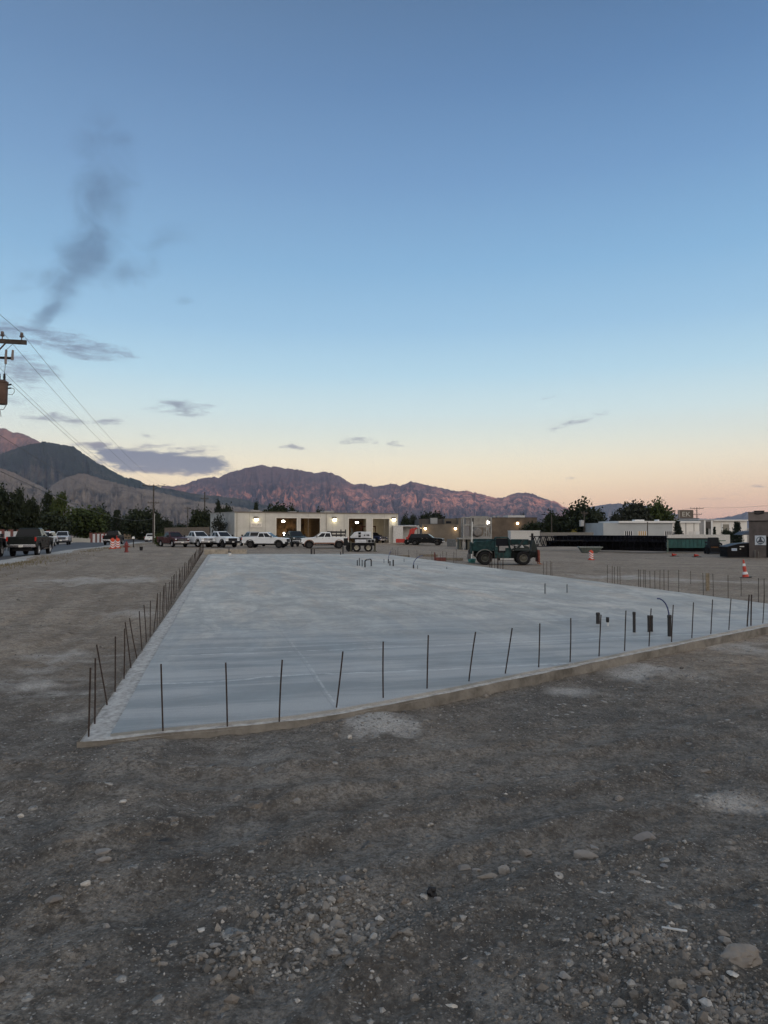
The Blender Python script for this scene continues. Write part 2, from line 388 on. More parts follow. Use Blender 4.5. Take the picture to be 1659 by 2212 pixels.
def ground_z(x, y, detail=True):
    x = np.asarray(x, float); y = np.asarray(y, float)
    z = zbase(x, y)
    r = np.hypot(x, y); u, v = road_uv(x, y)
    inroad = (v < .4) & (v > -12.5) & (u > -60) & (u < 260)
    if detail:
        k = np.clip(1-r/400, 0, 1)*np.where(inroad, 0, 1)
        es = np.minimum(1, np.minimum.reduce([segdist(x, y, a, b) for a, b in FEDGE])/.8)*.6+.4
        z = z+k*es*(fbm(x*.35, y*.35, 3, 5)*.10+fbm(x*1.6, y*1.6, 3, 6)*.075*np.clip(1-r/120, 0, 1))
        nr = np.clip(1-r/45, 0, 1)
        z = z+k*es*nr*(fbm(x*5, y*5, 4, 8, .6)*.055+np.maximum(0, fbm(x*13, y*13, 3, 9)-.05)*.06*np.clip(1-r/22, 0, 1))
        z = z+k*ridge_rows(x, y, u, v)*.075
        td = tracks(np.atleast_1d(x).astype(float), np.atleast_1d(y).astype(float)).reshape(np.shape(x)); tk = .45+.55*np.clip(fbm(x*.5, y*.5, 2, 91)*2.2+.5, 0, 1)
        z = z+np.where(inroad, 0, tk*(-.026*np.exp(-(td/.17)**4)+.020*np.exp(-((td-.27)/.07)**2)))
        # wheel ruts crossing the near right
        for off in (0, .28):
            dd = np.abs((y-(4.02-off*.5))-.46*(x-1.66)); z = z-.030*np.exp(-(dd/.045)**2)*np.clip((x-1.3)/.5, 0, 1)*(r < 9)
        # spoil heap against the front edge of the slab
        c = slabpt(815, 1560, -.12); z = z+.07*np.exp(-(((x-c.x)/.5)**2+((y-c.y)/.45)**2))
        # berm along the street
        z = z+np.where((v > .6) & (v < 9) & (u > -40) & (u < 60), .10*np.exp(-((v-3.2)/2.0)**2)*(.6+fbm(x*.5, y*.5, 3, 44)), 0)
    z = np.where(inroad, z-.22, z)
    far = np.clip((r-700)/1500, 0, 1); z = z*(1-far)-2*far
    return z
def gz(x, y): return float(ground_z(np.array([x]), np.array([y]))[0])

rings = [0.0]; r_ = .35
while r_ < 26: rings.append(r_); r_ *= 1.0105
while r_ < 140: rings.append(r_); r_ *= 1.016
while r_ < 14500: rings.append(r_); r_ *= 1.09
rings = np.array(rings[1:])
angs = np.concatenate([np.linspace(-34, 34, 640), np.linspace(34, 326, 90)[1:-1]])
TH, RR = np.meshgrid(np.radians(angs), rings, indexing='xy')
GX, GY = RR*np.sin(TH), RR*np.cos(TH)
GZ = ground_z(GX, GY)
ins = inpoly(GX, GY, SLAB) & (np.minimum.reduce([segdist(GX, GY, a, b_) for a, b_ in zip(SLAB, SLAB[1:]+SLAB[:1])]) > np.maximum(.35, np.hypot(GX, GY)*.016))
GZ = np.where(inpoly(GX, GY, SLAB), np.minimum(GZ, -.07), GZ)
GZ = np.where(ins, np.minimum(GZ, -.25), GZ)
na, nr_ = len(angs), len(rings)
V = np.stack([GX, GY, GZ], -1).reshape(-1, 3)
ii, jj = np.meshgrid(np.arange(nr_-1), np.arange(na), indexing='ij'); j2 = (jj+1) % na
F = np.stack([ii*na+jj, ii*na+j2, (ii+1)*na+j2, (ii+1)*na+jj], -1).reshape(-1, 4)[:, ::-1]
c0 = len(V); V = np.vstack([V, [[0, 0, gz(0, 0)]]])

gm = bpy.data.materials.new('bare_gravelly_soil'); gm.use_nodes = True; T = NT(gm.node_tree); b = T.n['Principled BSDF']
tcn = T.new('ShaderNodeTexCoord').outputs['Object']
at1 = T.new('ShaderNodeAttribute', attribute_name='dust').outputs['Fac']
at2 = T.new('ShaderNodeAttribute', attribute_name='damp').outputs['Fac']
at3 = T.new('ShaderNodeAttribute', attribute_name='dry').outputs['Fac']
n_big = T.noise(tcn, .22, 5, .6, .6); n_mid = T.noise(tcn, 1.7, 6, .65, .3); n_fine = T.noise(tcn, 38, 5, .7)
rw = T.new('ShaderNodeAttribute', attribute_name='rows').outputs['Fac']
n_a = T.noise(tcn, .55, 5, .62, .8); n_c = T.noise(tcn, 4.5, 5, .68, .5); n_d = T.noise(tcn, 13, 5, .7, .3)
soil = T.mix(T.mr(n_big, .40, .60), (.104,.099,.091), (.172,.164,.152))
soil = T.mix(T.mr(n_a, .42, .60, 0, .65), soil, (.142,.139,.133))
soil = T.mix(T.m('MULTIPLY', at2, T.mr(n_a, .36, .60, 1, .35)), soil, (.054,.049,.044))
soil = T.mix(at3, soil, T.mix(T.mr(n_big, .38, .62), (.215,.171,.128), (.335,.276,.214)))
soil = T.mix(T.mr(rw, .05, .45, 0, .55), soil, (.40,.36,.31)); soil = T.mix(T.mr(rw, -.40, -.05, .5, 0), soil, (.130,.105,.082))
tr_ = T.new('ShaderNodeAttribute', attribute_name='track').outputs['Fac']
soil = T.mix(T.m('MULTIPLY', tr_, .6), soil, T.mix(at3, (.182,.173,.160), (.33,.285,.232)))
soil = T.mix(T.mr(n_mid, .53, .62, 0, .5), soil, T.mix(at3, (.240,.232,.218), (.36,.325,.28)))
soil = T.mix(T.mr(n_mid, .38, .48, .55, 0), soil, T.mix(at3, (.066,.061,.055), (.145,.118,.092)))
soil = T.mix(T.mr(n_c, .38, .49, .6, 0), soil, T.mix(at3, (.052,.048,.043), (.125,.103,.082)))
soil = T.mix(T.mr(n_c, .54, .64, 0, .45), soil, T.mix(at3, (.235,.22,.20), (.38,.345,.30)))
soil = T.mix(T.mr(n_d, .38, .50, .6, 0), soil, T.mix(at3, (.050,.043,.036), (.115,.095,.077)))
soil = T.mix(T.mr(n_fine, .36, .56, .7, 0), soil, T.mix(at3, (.042,.036,.031), (.10,.084,.07)))
soil = T.mix(T.m('MULTIPLY', T.mr(at1, .12, .45), T.m('MULTIPLY', T.mr(n_mid, .36, .50, .45, .9), T.mr(n_d, .34, .46, .55, 1))), soil, T.mix(T.mr(n_fine, .4, .6), (.30,.288,.27), (.47,.455,.43)))
soil = T.mix(T.mr(n_fine, .58, .70, 0, .4), soil, (.30,.285,.26))
# small stones set into the soil
def stones(sc, lo, thr, rad):
    v = T.new('ShaderNodeTexVoronoi', feature='F1'); T.put(v.inputs['Vector'], T.vm('ADD', tcn, (lo*7.1, lo*3.3, 0))); v.inputs['Scale'].default_value = sc; v.inputs['Randomness'].default_value = 1
    cr, cg, cb = T.sep(v.outputs['Color'])
    here = T.m('LESS_THAN', cr, thr)
    rr = T.m('MULTIPLY', T.m('ADD', .45, T.m('MULTIPLY', cg, .75)), rad)
    d = T.m('ADD', v.outputs['Distance'], T.m('MULTIPLY', T.m('SUBTRACT', T.noise(tcn, sc*2.3, 2), .5), .25))
    k = T.m('MULTIPLY', here, T.mr(d, T.m('MULTIPLY', rr, .78), rr, 1, 0))
    hgt = T.m('MULTIPLY', here, T.mr(d, 0, rr, 1, 0, True))
    return k, hgt, cb
H = T.m('ADD', T.m('MULTIPLY', n_fine, .5), T.m('MULTIPLY', T.noise(tcn, 9, 6, .7, .5), 1.3))
for (sc, lo, thr, rad, mx) in ((6, 1, .07, .36, .9), (14, 2, .16, .42, .9), (30, 3, .28, .45, .85), (65, 4, .42, .45, .75)):
    k, hg, cb = stones(sc, lo, thr, rad)
    scol = T.ramp(cb, [(0, (.065,.060,.056)), (.25, (.15,.14,.13)), (.5, (.21,.18,.15)), (.75, (.27,.26,.245)), (1, (.44,.43,.41))])
    soil = T.mix(T.m('MULTIPLY', T.m('MULTIPLY', k, T.m('SUBTRACT', 1, T.m('MULTIPLY', tr_, .75))), T.m('SUBTRACT', mx, T.m('MULTIPLY', at3, .45))), soil, scol)
    H = T.m('ADD', H, T.m('MULTIPLY', hg, 1.6*7/sc))
T.put(b.inputs['Base Color'], soil); b.inputs['Roughness'].default_value = .92; b.inputs['Specular IOR Level'].default_value = .3
bn = T.new('ShaderNodeBump'); bn.inputs['Strength'].default_value = 1.0; bn.inputs['Distance'].default_value = .05
T.put(bn.inputs['Height'], H); T.l.new(bn.outputs[0], b.inputs['Normal'])
tri = np.stack([np.arange(na), (np.arange(na)+1) % na, np.full(na, c0), np.full(na, c0)], -1)
ground = np_mesh('ground', V, F, gm)
bmf = bmesh.new(); bmf.from_mesh(ground.data); bmf.verts.ensure_lookup_table()
cc = bmf.verts[c0]
for k in range(na):
    f_ = bmf.faces.new((bmf.verts[(k+1) % na], bmf.verts[k], cc)); f_.smooth = True
bmf.to_mesh(ground.data); bmf.free()
xv, yv = V[:, 0], V[:, 1]; u, v = road_uv(xv, yv); rr_ = np.hypot(xv, yv)
edge = np.minimum.reduce([segdist(xv, yv, a, b_) for a, b_ in FEDGE+[(PE,PA),(PC,PD)]])
dust = np.clip(pblobs(xv, yv, DUST), 0, 1)
damp = np.clip(pblobs(xv, yv, WET), 0, 1)
dry = np.clip((rr_-5.2)/10+fbm(xv*.35, yv*.35, 4, 13)*1.1, 0, 1)  # drier soil with distance; also puts foreground dimming into the colour
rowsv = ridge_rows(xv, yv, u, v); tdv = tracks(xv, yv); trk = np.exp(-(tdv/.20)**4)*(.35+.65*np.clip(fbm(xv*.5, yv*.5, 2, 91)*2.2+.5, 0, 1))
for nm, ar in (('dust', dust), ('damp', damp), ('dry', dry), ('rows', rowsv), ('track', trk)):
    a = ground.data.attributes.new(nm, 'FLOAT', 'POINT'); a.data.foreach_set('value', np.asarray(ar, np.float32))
tag(ground, kind='structure')

# ------------------------------------------------------------------ street
asph = M('asphalt', (.055,.057,.064), .85, var=.18, scale=1.2, bump=.2)
conc = M('kerb_concrete', (.30,.29,.27), .85, var=.16, scale=2.5, bump=.25)
def strip(name, v0, v1, dz_, m, u0=-60, u1=260, n=90, thick=.18):
    vs = []; fs = []
    for i in range(n+1):
        uu = u0+(u1-u0)*i/n
        for vv in (v0, v1):
            p = ROADV0+UD*uu+UV*vv; pc = ROADV0+UD*uu+UV*(-5)
            z = float(zbase(np.array([pc.x]), np.array([pc.y]))[0])+dz_
            vs += [(p.x, p.y, z), (p.x, p.y, z-thick)]
    for i in range(n):
        a, c = i*4, (i+1)*4
        fs += [(a, a+2, c+2, c), (a, c, c+1, a+1), (a+2, a+3, c+3, c+2)]
    mb = MB(); mb.add(vs, fs); return tag(mb.build(name, m), kind='structure')
strip('road', -10.6, -.62, 0, asph)
strip('kerb', -.62, 1.0, .07, conc, thick=.3)
strip('kerb', -11.2, -10.6, .12, conc, thick=.3)
def zroad(x, y):
    u_, v_ = road_uv(x, y); pc = ROADV0+UD*u_+UV*(-5)
    return float(zbase(np.array([pc.x]), np.array([pc.y]))[0])
def RP(u_, v_):
    p = ROADV0+UD*u_+UV*v_; return p

# ------------------------------------------------------------------ concrete slab with its stem wall
SANG0 = math.atan2(.2352,.972); JSU = (slabpt(727,1520)-PA).dot(Vector((math.cos(SANG0), math.sin(SANG0), 0)))
sm = bpy.data.materials.new('fresh_slab_concrete'); sm.use_nodes = True; T = NT(sm.node_tree); b = T.n['Principled BSDF']
oc = T.new('ShaderNodeTexCoord').outputs['Object']
su, sv, sw = T.sep(oc)            # su across, sv along the slab
nA = T.noise(oc, .2, 6, .6, .8); nB = T.noise(T.comb(T.m('MULTIPLY', su, 1.3), T.m('MULTIPLY', sv, .55), 0), 1.0, 6, .62, .7)
nC = T.noise(oc, 7, 5, .65); nD = T.noise(T.comb(T.m('MULTIPLY', su, 1.3), T.m('MULTIPLY', sv, .12), 3), 1.0, 5, .6, .3)
nE = T.noise(oc, 60, 3, .6)
nL = T.noise(T.comb(T.m('MULTIPLY', su, 1.9), T.m('MULTIPLY', sv, .16), 11), 1.0, 6, .66, .5)     # long strokes along
nX = T.noise(T.comb(T.m('MULTIPLY', su, .22), T.m('MULTIPLY', sv, 1.7), 5), 1.0, 6, .66, .5)      # trowel passes across
nG = T.noise(T.comb(su, T.m('MULTIPLY', sv, .42), 1), .95, 6, .70, .9); nS = T.noise(T.comb(su, T.m('MULTIPLY', sv, .6), 2), 2.8, 6, .72, .5)
c = T.mix(T.mr(nA, .42, .58), (.44,.445,.445), (.54,.54,.532))
c = T.mix(T.mr(nL, .40, .51, .75, 0), c, (.33,.338,.345))
c = T.mix(T.mr(nL, .55, .66, 0, .55), c, (.64,.625,.60))
c = T.mix(T.mr(nX, .40, .51, .45, 0), c, (.315,.325,.333))
c = T.mix(T.mr(nX, .55, .66, 0, .3), c, (.66,.655,.645))
c = T.mix(T.m('MULTIPLY', T.mr(nD, .50, .60, 0, .9), T.mr(sv, 6, 14, .25, 1)), c, (.53,.445,.375))
c = T.mix(T.mr(nG, .42, .52, .72, 0), c, (.28,.287,.29)); c = T.mix(T.mr(nG, .57, .66, 0, .55), c, (.62,.61,.59))
c = T.mix(T.mr(nS, .38, .49, .6, 0), c, (.28,.285,.287)); c = T.mix(T.mr(nS, .56, .66, 0, .5), c, (.66,.655,.65))
c = T.mix(T.mr(nC, .36, .64, .3, 0), c, (.32,.325,.33))
vsw = T.new('ShaderNodeTexVoronoi', feature='F1'); T.put(vsw.inputs['Vector'], oc); vsw.inputs['Scale'].default_value = .42
arcs = T.m('SINE', T.m('MULTIPLY', T.m('ADD', vsw.outputs['Distance'], T.m('MULTIPLY', nS, .12)), 95))
c = T.mix(T.m('MULTIPLY', T.mr(arcs, .2, 1, 0, .38), T.mr(nG, .44, .60)), c, (.66,.655,.64))
c = T.mix(T.m('MULTIPLY', T.mr(arcs, -.2, -1, 0, .40), T.mr(nG, .58, .44)), c, (.27,.278,.283))
spots = T.voro(oc, 3.2); c = T.mix(T.m('MULTIPLY', T.mr(T.m('ADD', spots, T.m('MULTIPLY', nS, .3)), .20, .30, .55, 0), T.mr(nA, .45, .55)), c, (.25,.255,.258))
c = T.mix(T.mr(nA, .40, .52, .45, 0), c, (.27,.275,.275))
c = T.mix(1.0, c, (.88,.842,.765), 'MULTIPLY')
wet = T.mr(T.m('ADD', sv, T.m('MULTIPLY', T.m('SUBTRACT', nG, .5), 9)), 2.5, 11.0, .88, 0, True)
c = T.mix(wet, c, T.mix(T.mr(nX, .42, .58), (.175,.195,.205), (.30,.312,.318)))
def line(coord, at, w, soft):
    d = T.m('ABSOLUTE', T.m('SUBTRACT', T.m('ADD', coord, T.m('MULTIPLY', T.m('SUBTRACT', T.noise(oc, .5, 3), .5), soft)), at))
    return T.mr(d, w*.3, w, 1, 0, True)
for at, k in ((2.3,.5),(4.2,.45),(4.7,.3),(6.6,.35),(9.5,.4),(13,.35),(18,.4),(25,.4)):
    c = T.mix(T.m('MULTIPLY', line(sv, at, .05, .9), T.mr(nC, .42, .58, .05, k)), c, (.56,.58,.59))
c = T.mix(T.m('MULTIPLY', T.m('MULTIPLY', line(su, JSU, .022, .10), T.mr(nC, .44, .58, .0, .42)), T.mr(sv, 1, 8, 1, 0)), c, (.56,.57,.57))
c = T.mix(T.m('MULTIPLY', line(su, JSU-.05, .012, .10), T.mr(sv, 4, 14, .35, 0)), c, (.17,.18,.185))
c = T.mix(T.mr(nE, .36, .60, .30, 0), c, (.16,.165,.17))
T.put(b.inputs['Base Color'], c); T.put(b.inputs['Roughness'], T.mr(nB, .3, .7, .5, .72)); b.inputs['Specular IOR Level'].default_value = .5
bn = T.new('ShaderNodeBump'); bn.inputs['Strength'].default_value = .35; bn.inputs['Distance'].default_value = .012
T.put(bn.inputs['Height'], T.m('ADD', T.m('MULTIPLY', nC, .5), nS)); T.l.new(bn.outputs[0], b.inputs['Normal'])
stemm = M('stem_wall_concrete', (.168,.160,.146), .9, var=.25, scale=3.2, bump=.9, c2=(.088,.082,.073))
ledge = M('rough_ledge_concrete', (.36,.36,.35), .92, var=.22, scale=14, bump=.5, c2=(.21,.205,.198))
SANG = math.atan2(.2352, .972)
pad = empty('concrete_slab', PA, SANG, 'wide flat pale grey concrete foundation slab cast on the bare site', 'foundation')
Minv = (Matrix.Translation(PA) @ Matrix.Rotation(SANG, 4, 'Z')).inverted()
loc = [Minv @ p for p in SLAB]
def inset(poly, ds):
    n = len(poly); out = []
    for i in range(n):
        p0, p1, p2 = poly[i-1], poly[i], poly[(i+1) % n]
        e1 = (p1-p0).normalized(); e2 = (p2-p1).normalized(); n1_ = Vector((-e1.y, e1.x, 0)); n2_ = Vector((-e2.y, e2.x, 0))
        a = p1+n1_*ds[i-1]; c_ = p1+n2_*ds[i]; den = e1.x*e2.y-e1.y*e2.x
        t = ((c_.x-a.x)*e2.y-(c_.y-a.y)*e2.x)/den; out.append(a+e1*t)
    return out
inn = inset(loc, INS(.12, .16, .2, .26))      # front, front, right, far, left ledges
def wob_ring(poly, step, amp, seed):
    pts = []
    for i in range(len(poly)):
        a, c_ = poly[i], poly[(i+1) % len(poly)]; L = (c_-a).length; n = max(2, int(L/step)); e = (c_-a).normalized(); nn = Vector((-e.y, e.x, 0))
        for k in range(n):
            p = a+(c_-a)*k/n; s = i*100+k*step
            pts.append(p+nn*(amp*2*float(fbm(np.array([s*1.1]), np.array([seed*1.7]), 3, seed)[0]) if k else 0))
    return pts
mb = MB(); ring = wob_ring(inn, .22, .018, 4); n = len(ring)
mb.add([(p.x, p.y, 0) for p in ring]+[(p.x, p.y, -.12) for p in ring], [tuple(range(n))]+[(i, (i+1) % n, n+(i+1) % n, n+i) for i in range(n)])
mb.build('slab_surface', sm, pad)
mb = MB(); ro = wob_ring(loc, .22, .012, 9); n2c = len(ro)
ri = [Minv @ p for p in SLAB]; ri = wob_ring(inset(loc, INS(.22,.25,.3,.36)), .22, 0, 2)
def zt(p, k): return -.018+.012*float(fbm(np.array([p.x*3.0]), np.array([p.y*3.0]), 3, 15)[0])*2
bmx = bmesh.new()
edges = []
def loopv(pts, zf): return [bmx.verts.new((p.x, p.y, zf(p))) for p in pts]
lo_t = loopv(ro, lambda p: zt(p, 0)); lo_b = loopv(ro, lambda p: -.9)
for i in range(len(ro)):
    f_ = bmx.faces.new((lo_t[i], lo_t[(i+1) % len(ro)], lo_b[(i+1) % len(ro)], lo_b[i])); f_.material_index = 0
me = bpy.data.meshes.new('stem_wall'); bmx.to_mesh(me); bmx.free(); me.materials.append(stemm)
o = bpy.data.objects.new('stem_wall', me); col.objects.link(o); o.parent = pad
# the rough ledge between slab and outer face
mb = MB()
li_ = inset(loc, INS(.22,.25,.3,.36))
for i in range(NS):
    a0, a1 = loc[i], loc[(i+1) % NS]; b0, b1 = li_[i], li_[(i+1) % NS]
    n = max(2, int((a1-a0).length/.12)); m_ = 5; vs = []; fs = []
    for k in range(n+1):
        t = k/n
        for q in range(m_+1):
            p = (a0+(a1-a0)*t)*(1-q/m_)+(b0+(b1-b0)*t)*(q/m_)
            z = -.028+.008*2*float(fbm(np.array([p.x*7.0+q*.3]), np.array([p.y*7.0]), 3, 21)[0]) - (.014 if q == 0 else 0)
            vs.append((p.x, p.y, z))
    for k in range(n):
        for q in range(m_): fs.append((k*(m_+1)+q, (k+1)*(m_+1)+q, (k+1)*(m_+1)+q+1, k*(m_+1)+q+1))
    mb.add(vs, fs)
mb.build('ledge', ledge, pad, smooth=True)

# ------------------------------------------------------------------ mountains
def mtn_mat(name, rock, veg, cliff, vegk, cliffband, sc=1.0, strat=0):
    m = bpy.data.materials.new(name); m.use_nodes = True; T = NT(m.node_tree); b = T.n['Principled BSDF']
    g = T.new('ShaderNodeNewGeometry'); px_, py_, pz_ = T.sep(g.outputs['Position']); nx, ny, nz = T.sep(g.outputs['True Normal'])
    gl = T.new('ShaderNodeAttribute', attribute_name='gully').outputs['Fac']
    hh = T.new('ShaderNodeAttribute', attribute_name='rise').outputs['Fac']
    p = g.outputs['Position']
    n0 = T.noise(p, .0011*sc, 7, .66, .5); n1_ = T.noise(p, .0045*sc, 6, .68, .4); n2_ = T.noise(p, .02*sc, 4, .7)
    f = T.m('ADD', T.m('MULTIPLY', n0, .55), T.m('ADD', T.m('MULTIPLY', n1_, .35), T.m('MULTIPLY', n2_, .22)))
    veg_relief = T.mr(T.m('ADD', f, T.m('MULTIPLY', gl, .16)), vegk-.07, vegk+.07, 0, 1)  # vegetation in gullies, rock on ridges; relief shading goes into the colour
    cbase = T.mix(veg_relief, veg, rock)
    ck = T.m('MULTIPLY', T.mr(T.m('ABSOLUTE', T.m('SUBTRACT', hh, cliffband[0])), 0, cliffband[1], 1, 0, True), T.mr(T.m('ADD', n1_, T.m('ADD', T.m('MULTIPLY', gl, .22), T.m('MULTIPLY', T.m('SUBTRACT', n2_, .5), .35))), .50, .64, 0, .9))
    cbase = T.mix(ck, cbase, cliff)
    T.put(b.inputs['Base Color'], cbase); b.inputs['Roughness'].default_value = .95; b.inputs['Specular IOR Level'].default_value = .1
    bn = T.new('ShaderNodeBump'); bn.inputs['Strength'].default_value = 1; bn.inputs['Distance'].default_value = 60/sc
    T.put(bn.inputs['Height'], T.m('ADD', n1_, T.m('MULTIPLY', n2_, .4))); T.l.new(bn.outputs[0], b.inputs['Normal'])
    return m
def mountain(name, prof, Rd, Wf, mat, base_z=-20, shape=1.15, spur=.30, sfreq=.02, seed=1, rough=2.2, rows=90, clampk=.985, lean=0, wb=2500):
    pxs = np.arange(prof[0][0], prof[-1][0]+.1, 1.25)
    pr_ = np.interp(pxs, [p[0] for p in prof], [p[1] for p in prof])
    pr_ = pr_ + fbm(pxs*.11, pxs*0+seed, 4, seed)*rough - (ridged(pxs*.13, pxs*0+seed*2., 4, seed+77, .65)-.55)*rough*2.6
    tanr = (HZ-pr_)/FPX; sx = (pxs-CXP)/FPX
    ts = np.concatenate([np.linspace(0, 1, rows), 1+np.linspace(.06, 1, 12)])
    P_, Tt = np.meshgrid(pxs, ts, indexing='xy'); TR = np.broadcast_to(tanr, P_.shape); SX = np.broadcast_to(sx, P_.shape)
    depth = np.where(Tt <= 1, Rd-Wf*(1-Tt), Rd+wb*(Tt-1))
    zr = CAMH+tanr*Rd
    fr = np.clip(Tt, 0, 1)
    q = P_*sfreq+(lean+.5)*fr+fbm(P_*sfreq*1.1, fr*2.6, 4, seed+5)*2.4
    g1 = .62*ridged(q, fr*.55+3, 4, seed)+.38*ridged(q*3.1+fr*1.5, fr*1.6+9, 4, seed+3)               # spurs and gullies run down the slope
    g2 = fbm(P_*sfreq*5, fr*9, 4, seed+9)
    zz = base_z+(zr-base_z)*fr**shape
    env = np.clip(fr*(1-fr)*4.4, 0, 1)
    zz = zz-(zr-base_z)*spur*env*(1-g1)*1.5+(zr-base_z)*.10*env*g2*2
    zz = np.minimum(zz, CAMH+TR*depth*np.where(fr < .985, clampk, 1.0))
    zz = np.maximum(zz, base_z)
    zz = np.where(Tt > 1, base_z+(zr-base_z)*np.clip(1-(Tt-1), 0, 1)**1.3, zz)
    V = np.stack([SX*depth, depth, zz], -1).reshape(-1, 3); na_ = len(pxs); nr2 = len(ts)
    i_, j_ = np.meshgrid(np.arange(nr2-1), np.arange(na_-1), indexing='ij')
    F = np.stack([i_*na_+j_, i_*na_+j_+1, (i_+1)*na_+j_+1, (i_+1)*na_+j_], -1).reshape(-1, 4)
    o = np_mesh(name, V, F, mat)
    for nm, ar in (('gully', (g1-.5)), ('rise', (zz-base_z)/max(1, zr.max()-base_z))):
        a = o.data.attributes.new(nm, 'FLOAT', 'POINT'); a.data.foreach_set('value', np.asarray(ar, np.float32).ravel())
    return tag(o, kind='structure')
m_back = mtn_mat('far_rock_slope', (.15,.10,.09), (.06,.05,.05), (.30,.17,.13), .50, (.75,.35))
m_green = mtn_mat('wooded_slope', (.12,.115,.085), (.014,.027,.018), (.20,.175,.13), .66, (.2,.12))
m_foot = mtn_mat('dry_grass_foothill', (.155,.130,.110), (.024,.030,.033), (.21,.175,.14), .51, (.5,.5), 2.2)
m_main = mtn_mat('glow_cliff_slope', (.105,.074,.078), (.026,.028,.040), (.64,.29,.21), .53, (.42,.34), 1.0)  # pink sunset glow on the cliffs is partly put into their colour
m_spur = mtn_mat('wooded_spur', (.085,.085,.070), (.017,.026,.026), (.12,.11,.09), .60, (.4,.2), 1.6)
m_blue = mtn_mat('remote_slope', (.09,.09,.09), (.05,.058,.064), (.12,.115,.11), .5, (.5,.3))
mountain('mountain', [(-260,905),(-120,915),(-40,930),(0,924),(8,924.5),(26,935),(36,933),(58,941),(79,952),(110,966),(160,990)], 9300, 2600, m_back, seed=3, spur=.30, sfreq=.03, rough=1.2)
mountain('mountain', [(-330,1060),(-150,1040),(-40,990),(0,980),(34,968),(60,960),(79,956),(91,954),(111,957),(143,963),(157,964),(178,979),(208,999),(238,1014.5),(268,1031),(293,1035.5),(318,1047),(350,1060),(400,1080),(470,1105),(540,1125)], 7000, 2400, m_green, seed=11, spur=.42, sfreq=.026, rough=2.0, lean=.9)
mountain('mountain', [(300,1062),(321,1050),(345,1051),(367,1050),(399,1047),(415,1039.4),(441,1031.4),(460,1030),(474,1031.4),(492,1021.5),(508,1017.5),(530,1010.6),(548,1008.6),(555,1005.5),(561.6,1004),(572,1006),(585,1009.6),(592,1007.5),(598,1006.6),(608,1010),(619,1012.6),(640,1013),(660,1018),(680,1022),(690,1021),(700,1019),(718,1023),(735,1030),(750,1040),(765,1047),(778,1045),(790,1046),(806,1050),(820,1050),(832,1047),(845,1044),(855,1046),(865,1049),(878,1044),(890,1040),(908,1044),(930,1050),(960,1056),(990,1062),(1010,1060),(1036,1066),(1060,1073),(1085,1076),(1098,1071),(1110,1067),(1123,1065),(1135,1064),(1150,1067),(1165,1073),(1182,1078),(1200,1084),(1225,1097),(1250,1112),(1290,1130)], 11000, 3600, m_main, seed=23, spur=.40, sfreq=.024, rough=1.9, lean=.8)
mountain('mountain', [(1180,1125),(1230,1108),(1265,1098),(1285,1093),(1305,1090),(1320,1088),(1345,1088),(1360,1086),(1375,1089),(1400,1094),(1430,1102),(1465,1111),(1500,1119),(1530,1121),(1560,1118),(1590,1113),(1610,1106.5),(1625,1105),(1640,1108),(1680,1116),(1760,1112),(1900,1120)], 13000, 2500, m_blue, seed=31, spur=.15, sfreq=.03, rough=1.2)
mountain('hills', [(240,1058),(300,1052),(320,1049),(345,1052),(372,1057),(401,1063),(430,1068),(460,1071),(490,1074),(520,1077),(545,1084),(570,1091),(600,1095),(640,1101),(700,1112),(780,1124)], 6400, 1500, m_spur, seed=41, spur=.18, sfreq=.03, rough=1.4)
mountain('hills', [(-300,990),(-80,1000),(0,1011),(30,1022),(79,1046),(110,1062),(139,1076),(170,1090),(198,1102),(240,1118)], 4200, 1100, m_foot, seed=51, spur=.2, sfreq=.03, rough=1.6)
mountain('hills', [(60,1110),(90,1078),(109,1050),(140,1032),(169,1023),(185,1023),(198,1028),(222,1036),(248,1042),(285,1052),(329,1060),(370,1070),(410,1080),(450,1086),(500,1092),(560,1103),(640,1118)], 4800, 1200, m_foot, seed=61, spur=.46, sfreq=.028, rough=1.8, lean=-.8)
# unseen western ridge, added behind the viewer to keep low sun off the valley
mb = MB(); c_ = Vector((math.sin(SUN_AZ), math.cos(SUN_AZ), 0)); t_ = Vector((c_.y, -c_.x, 0)); n = 60; vs = []; fs = []
for i in range(n+1):
    s = (i/n-.5)*19000; hgt = 640+260*float(fbm(np.array([i*.33]), np.array([2.0]), 3, 71)[0])
    for dd, zz in ((9000, -30), (10600, hgt*.55), (11600, hgt), (13000, -30)):
        p = c_*dd+t_*s; vs.append((p.x, p.y, zz))
for i in range(n):
    for k in range(3): fs.append((i*4+k, (i+1)*4+k, (i+1)*4+k+1, i*4+k+1))
mb.add(vs, fs); rdg = mb.build('hills', M('sun_block_ridge', (.12,.10,.08), .95, var=.2, scale=.002)); tag(rdg, kind='structure')
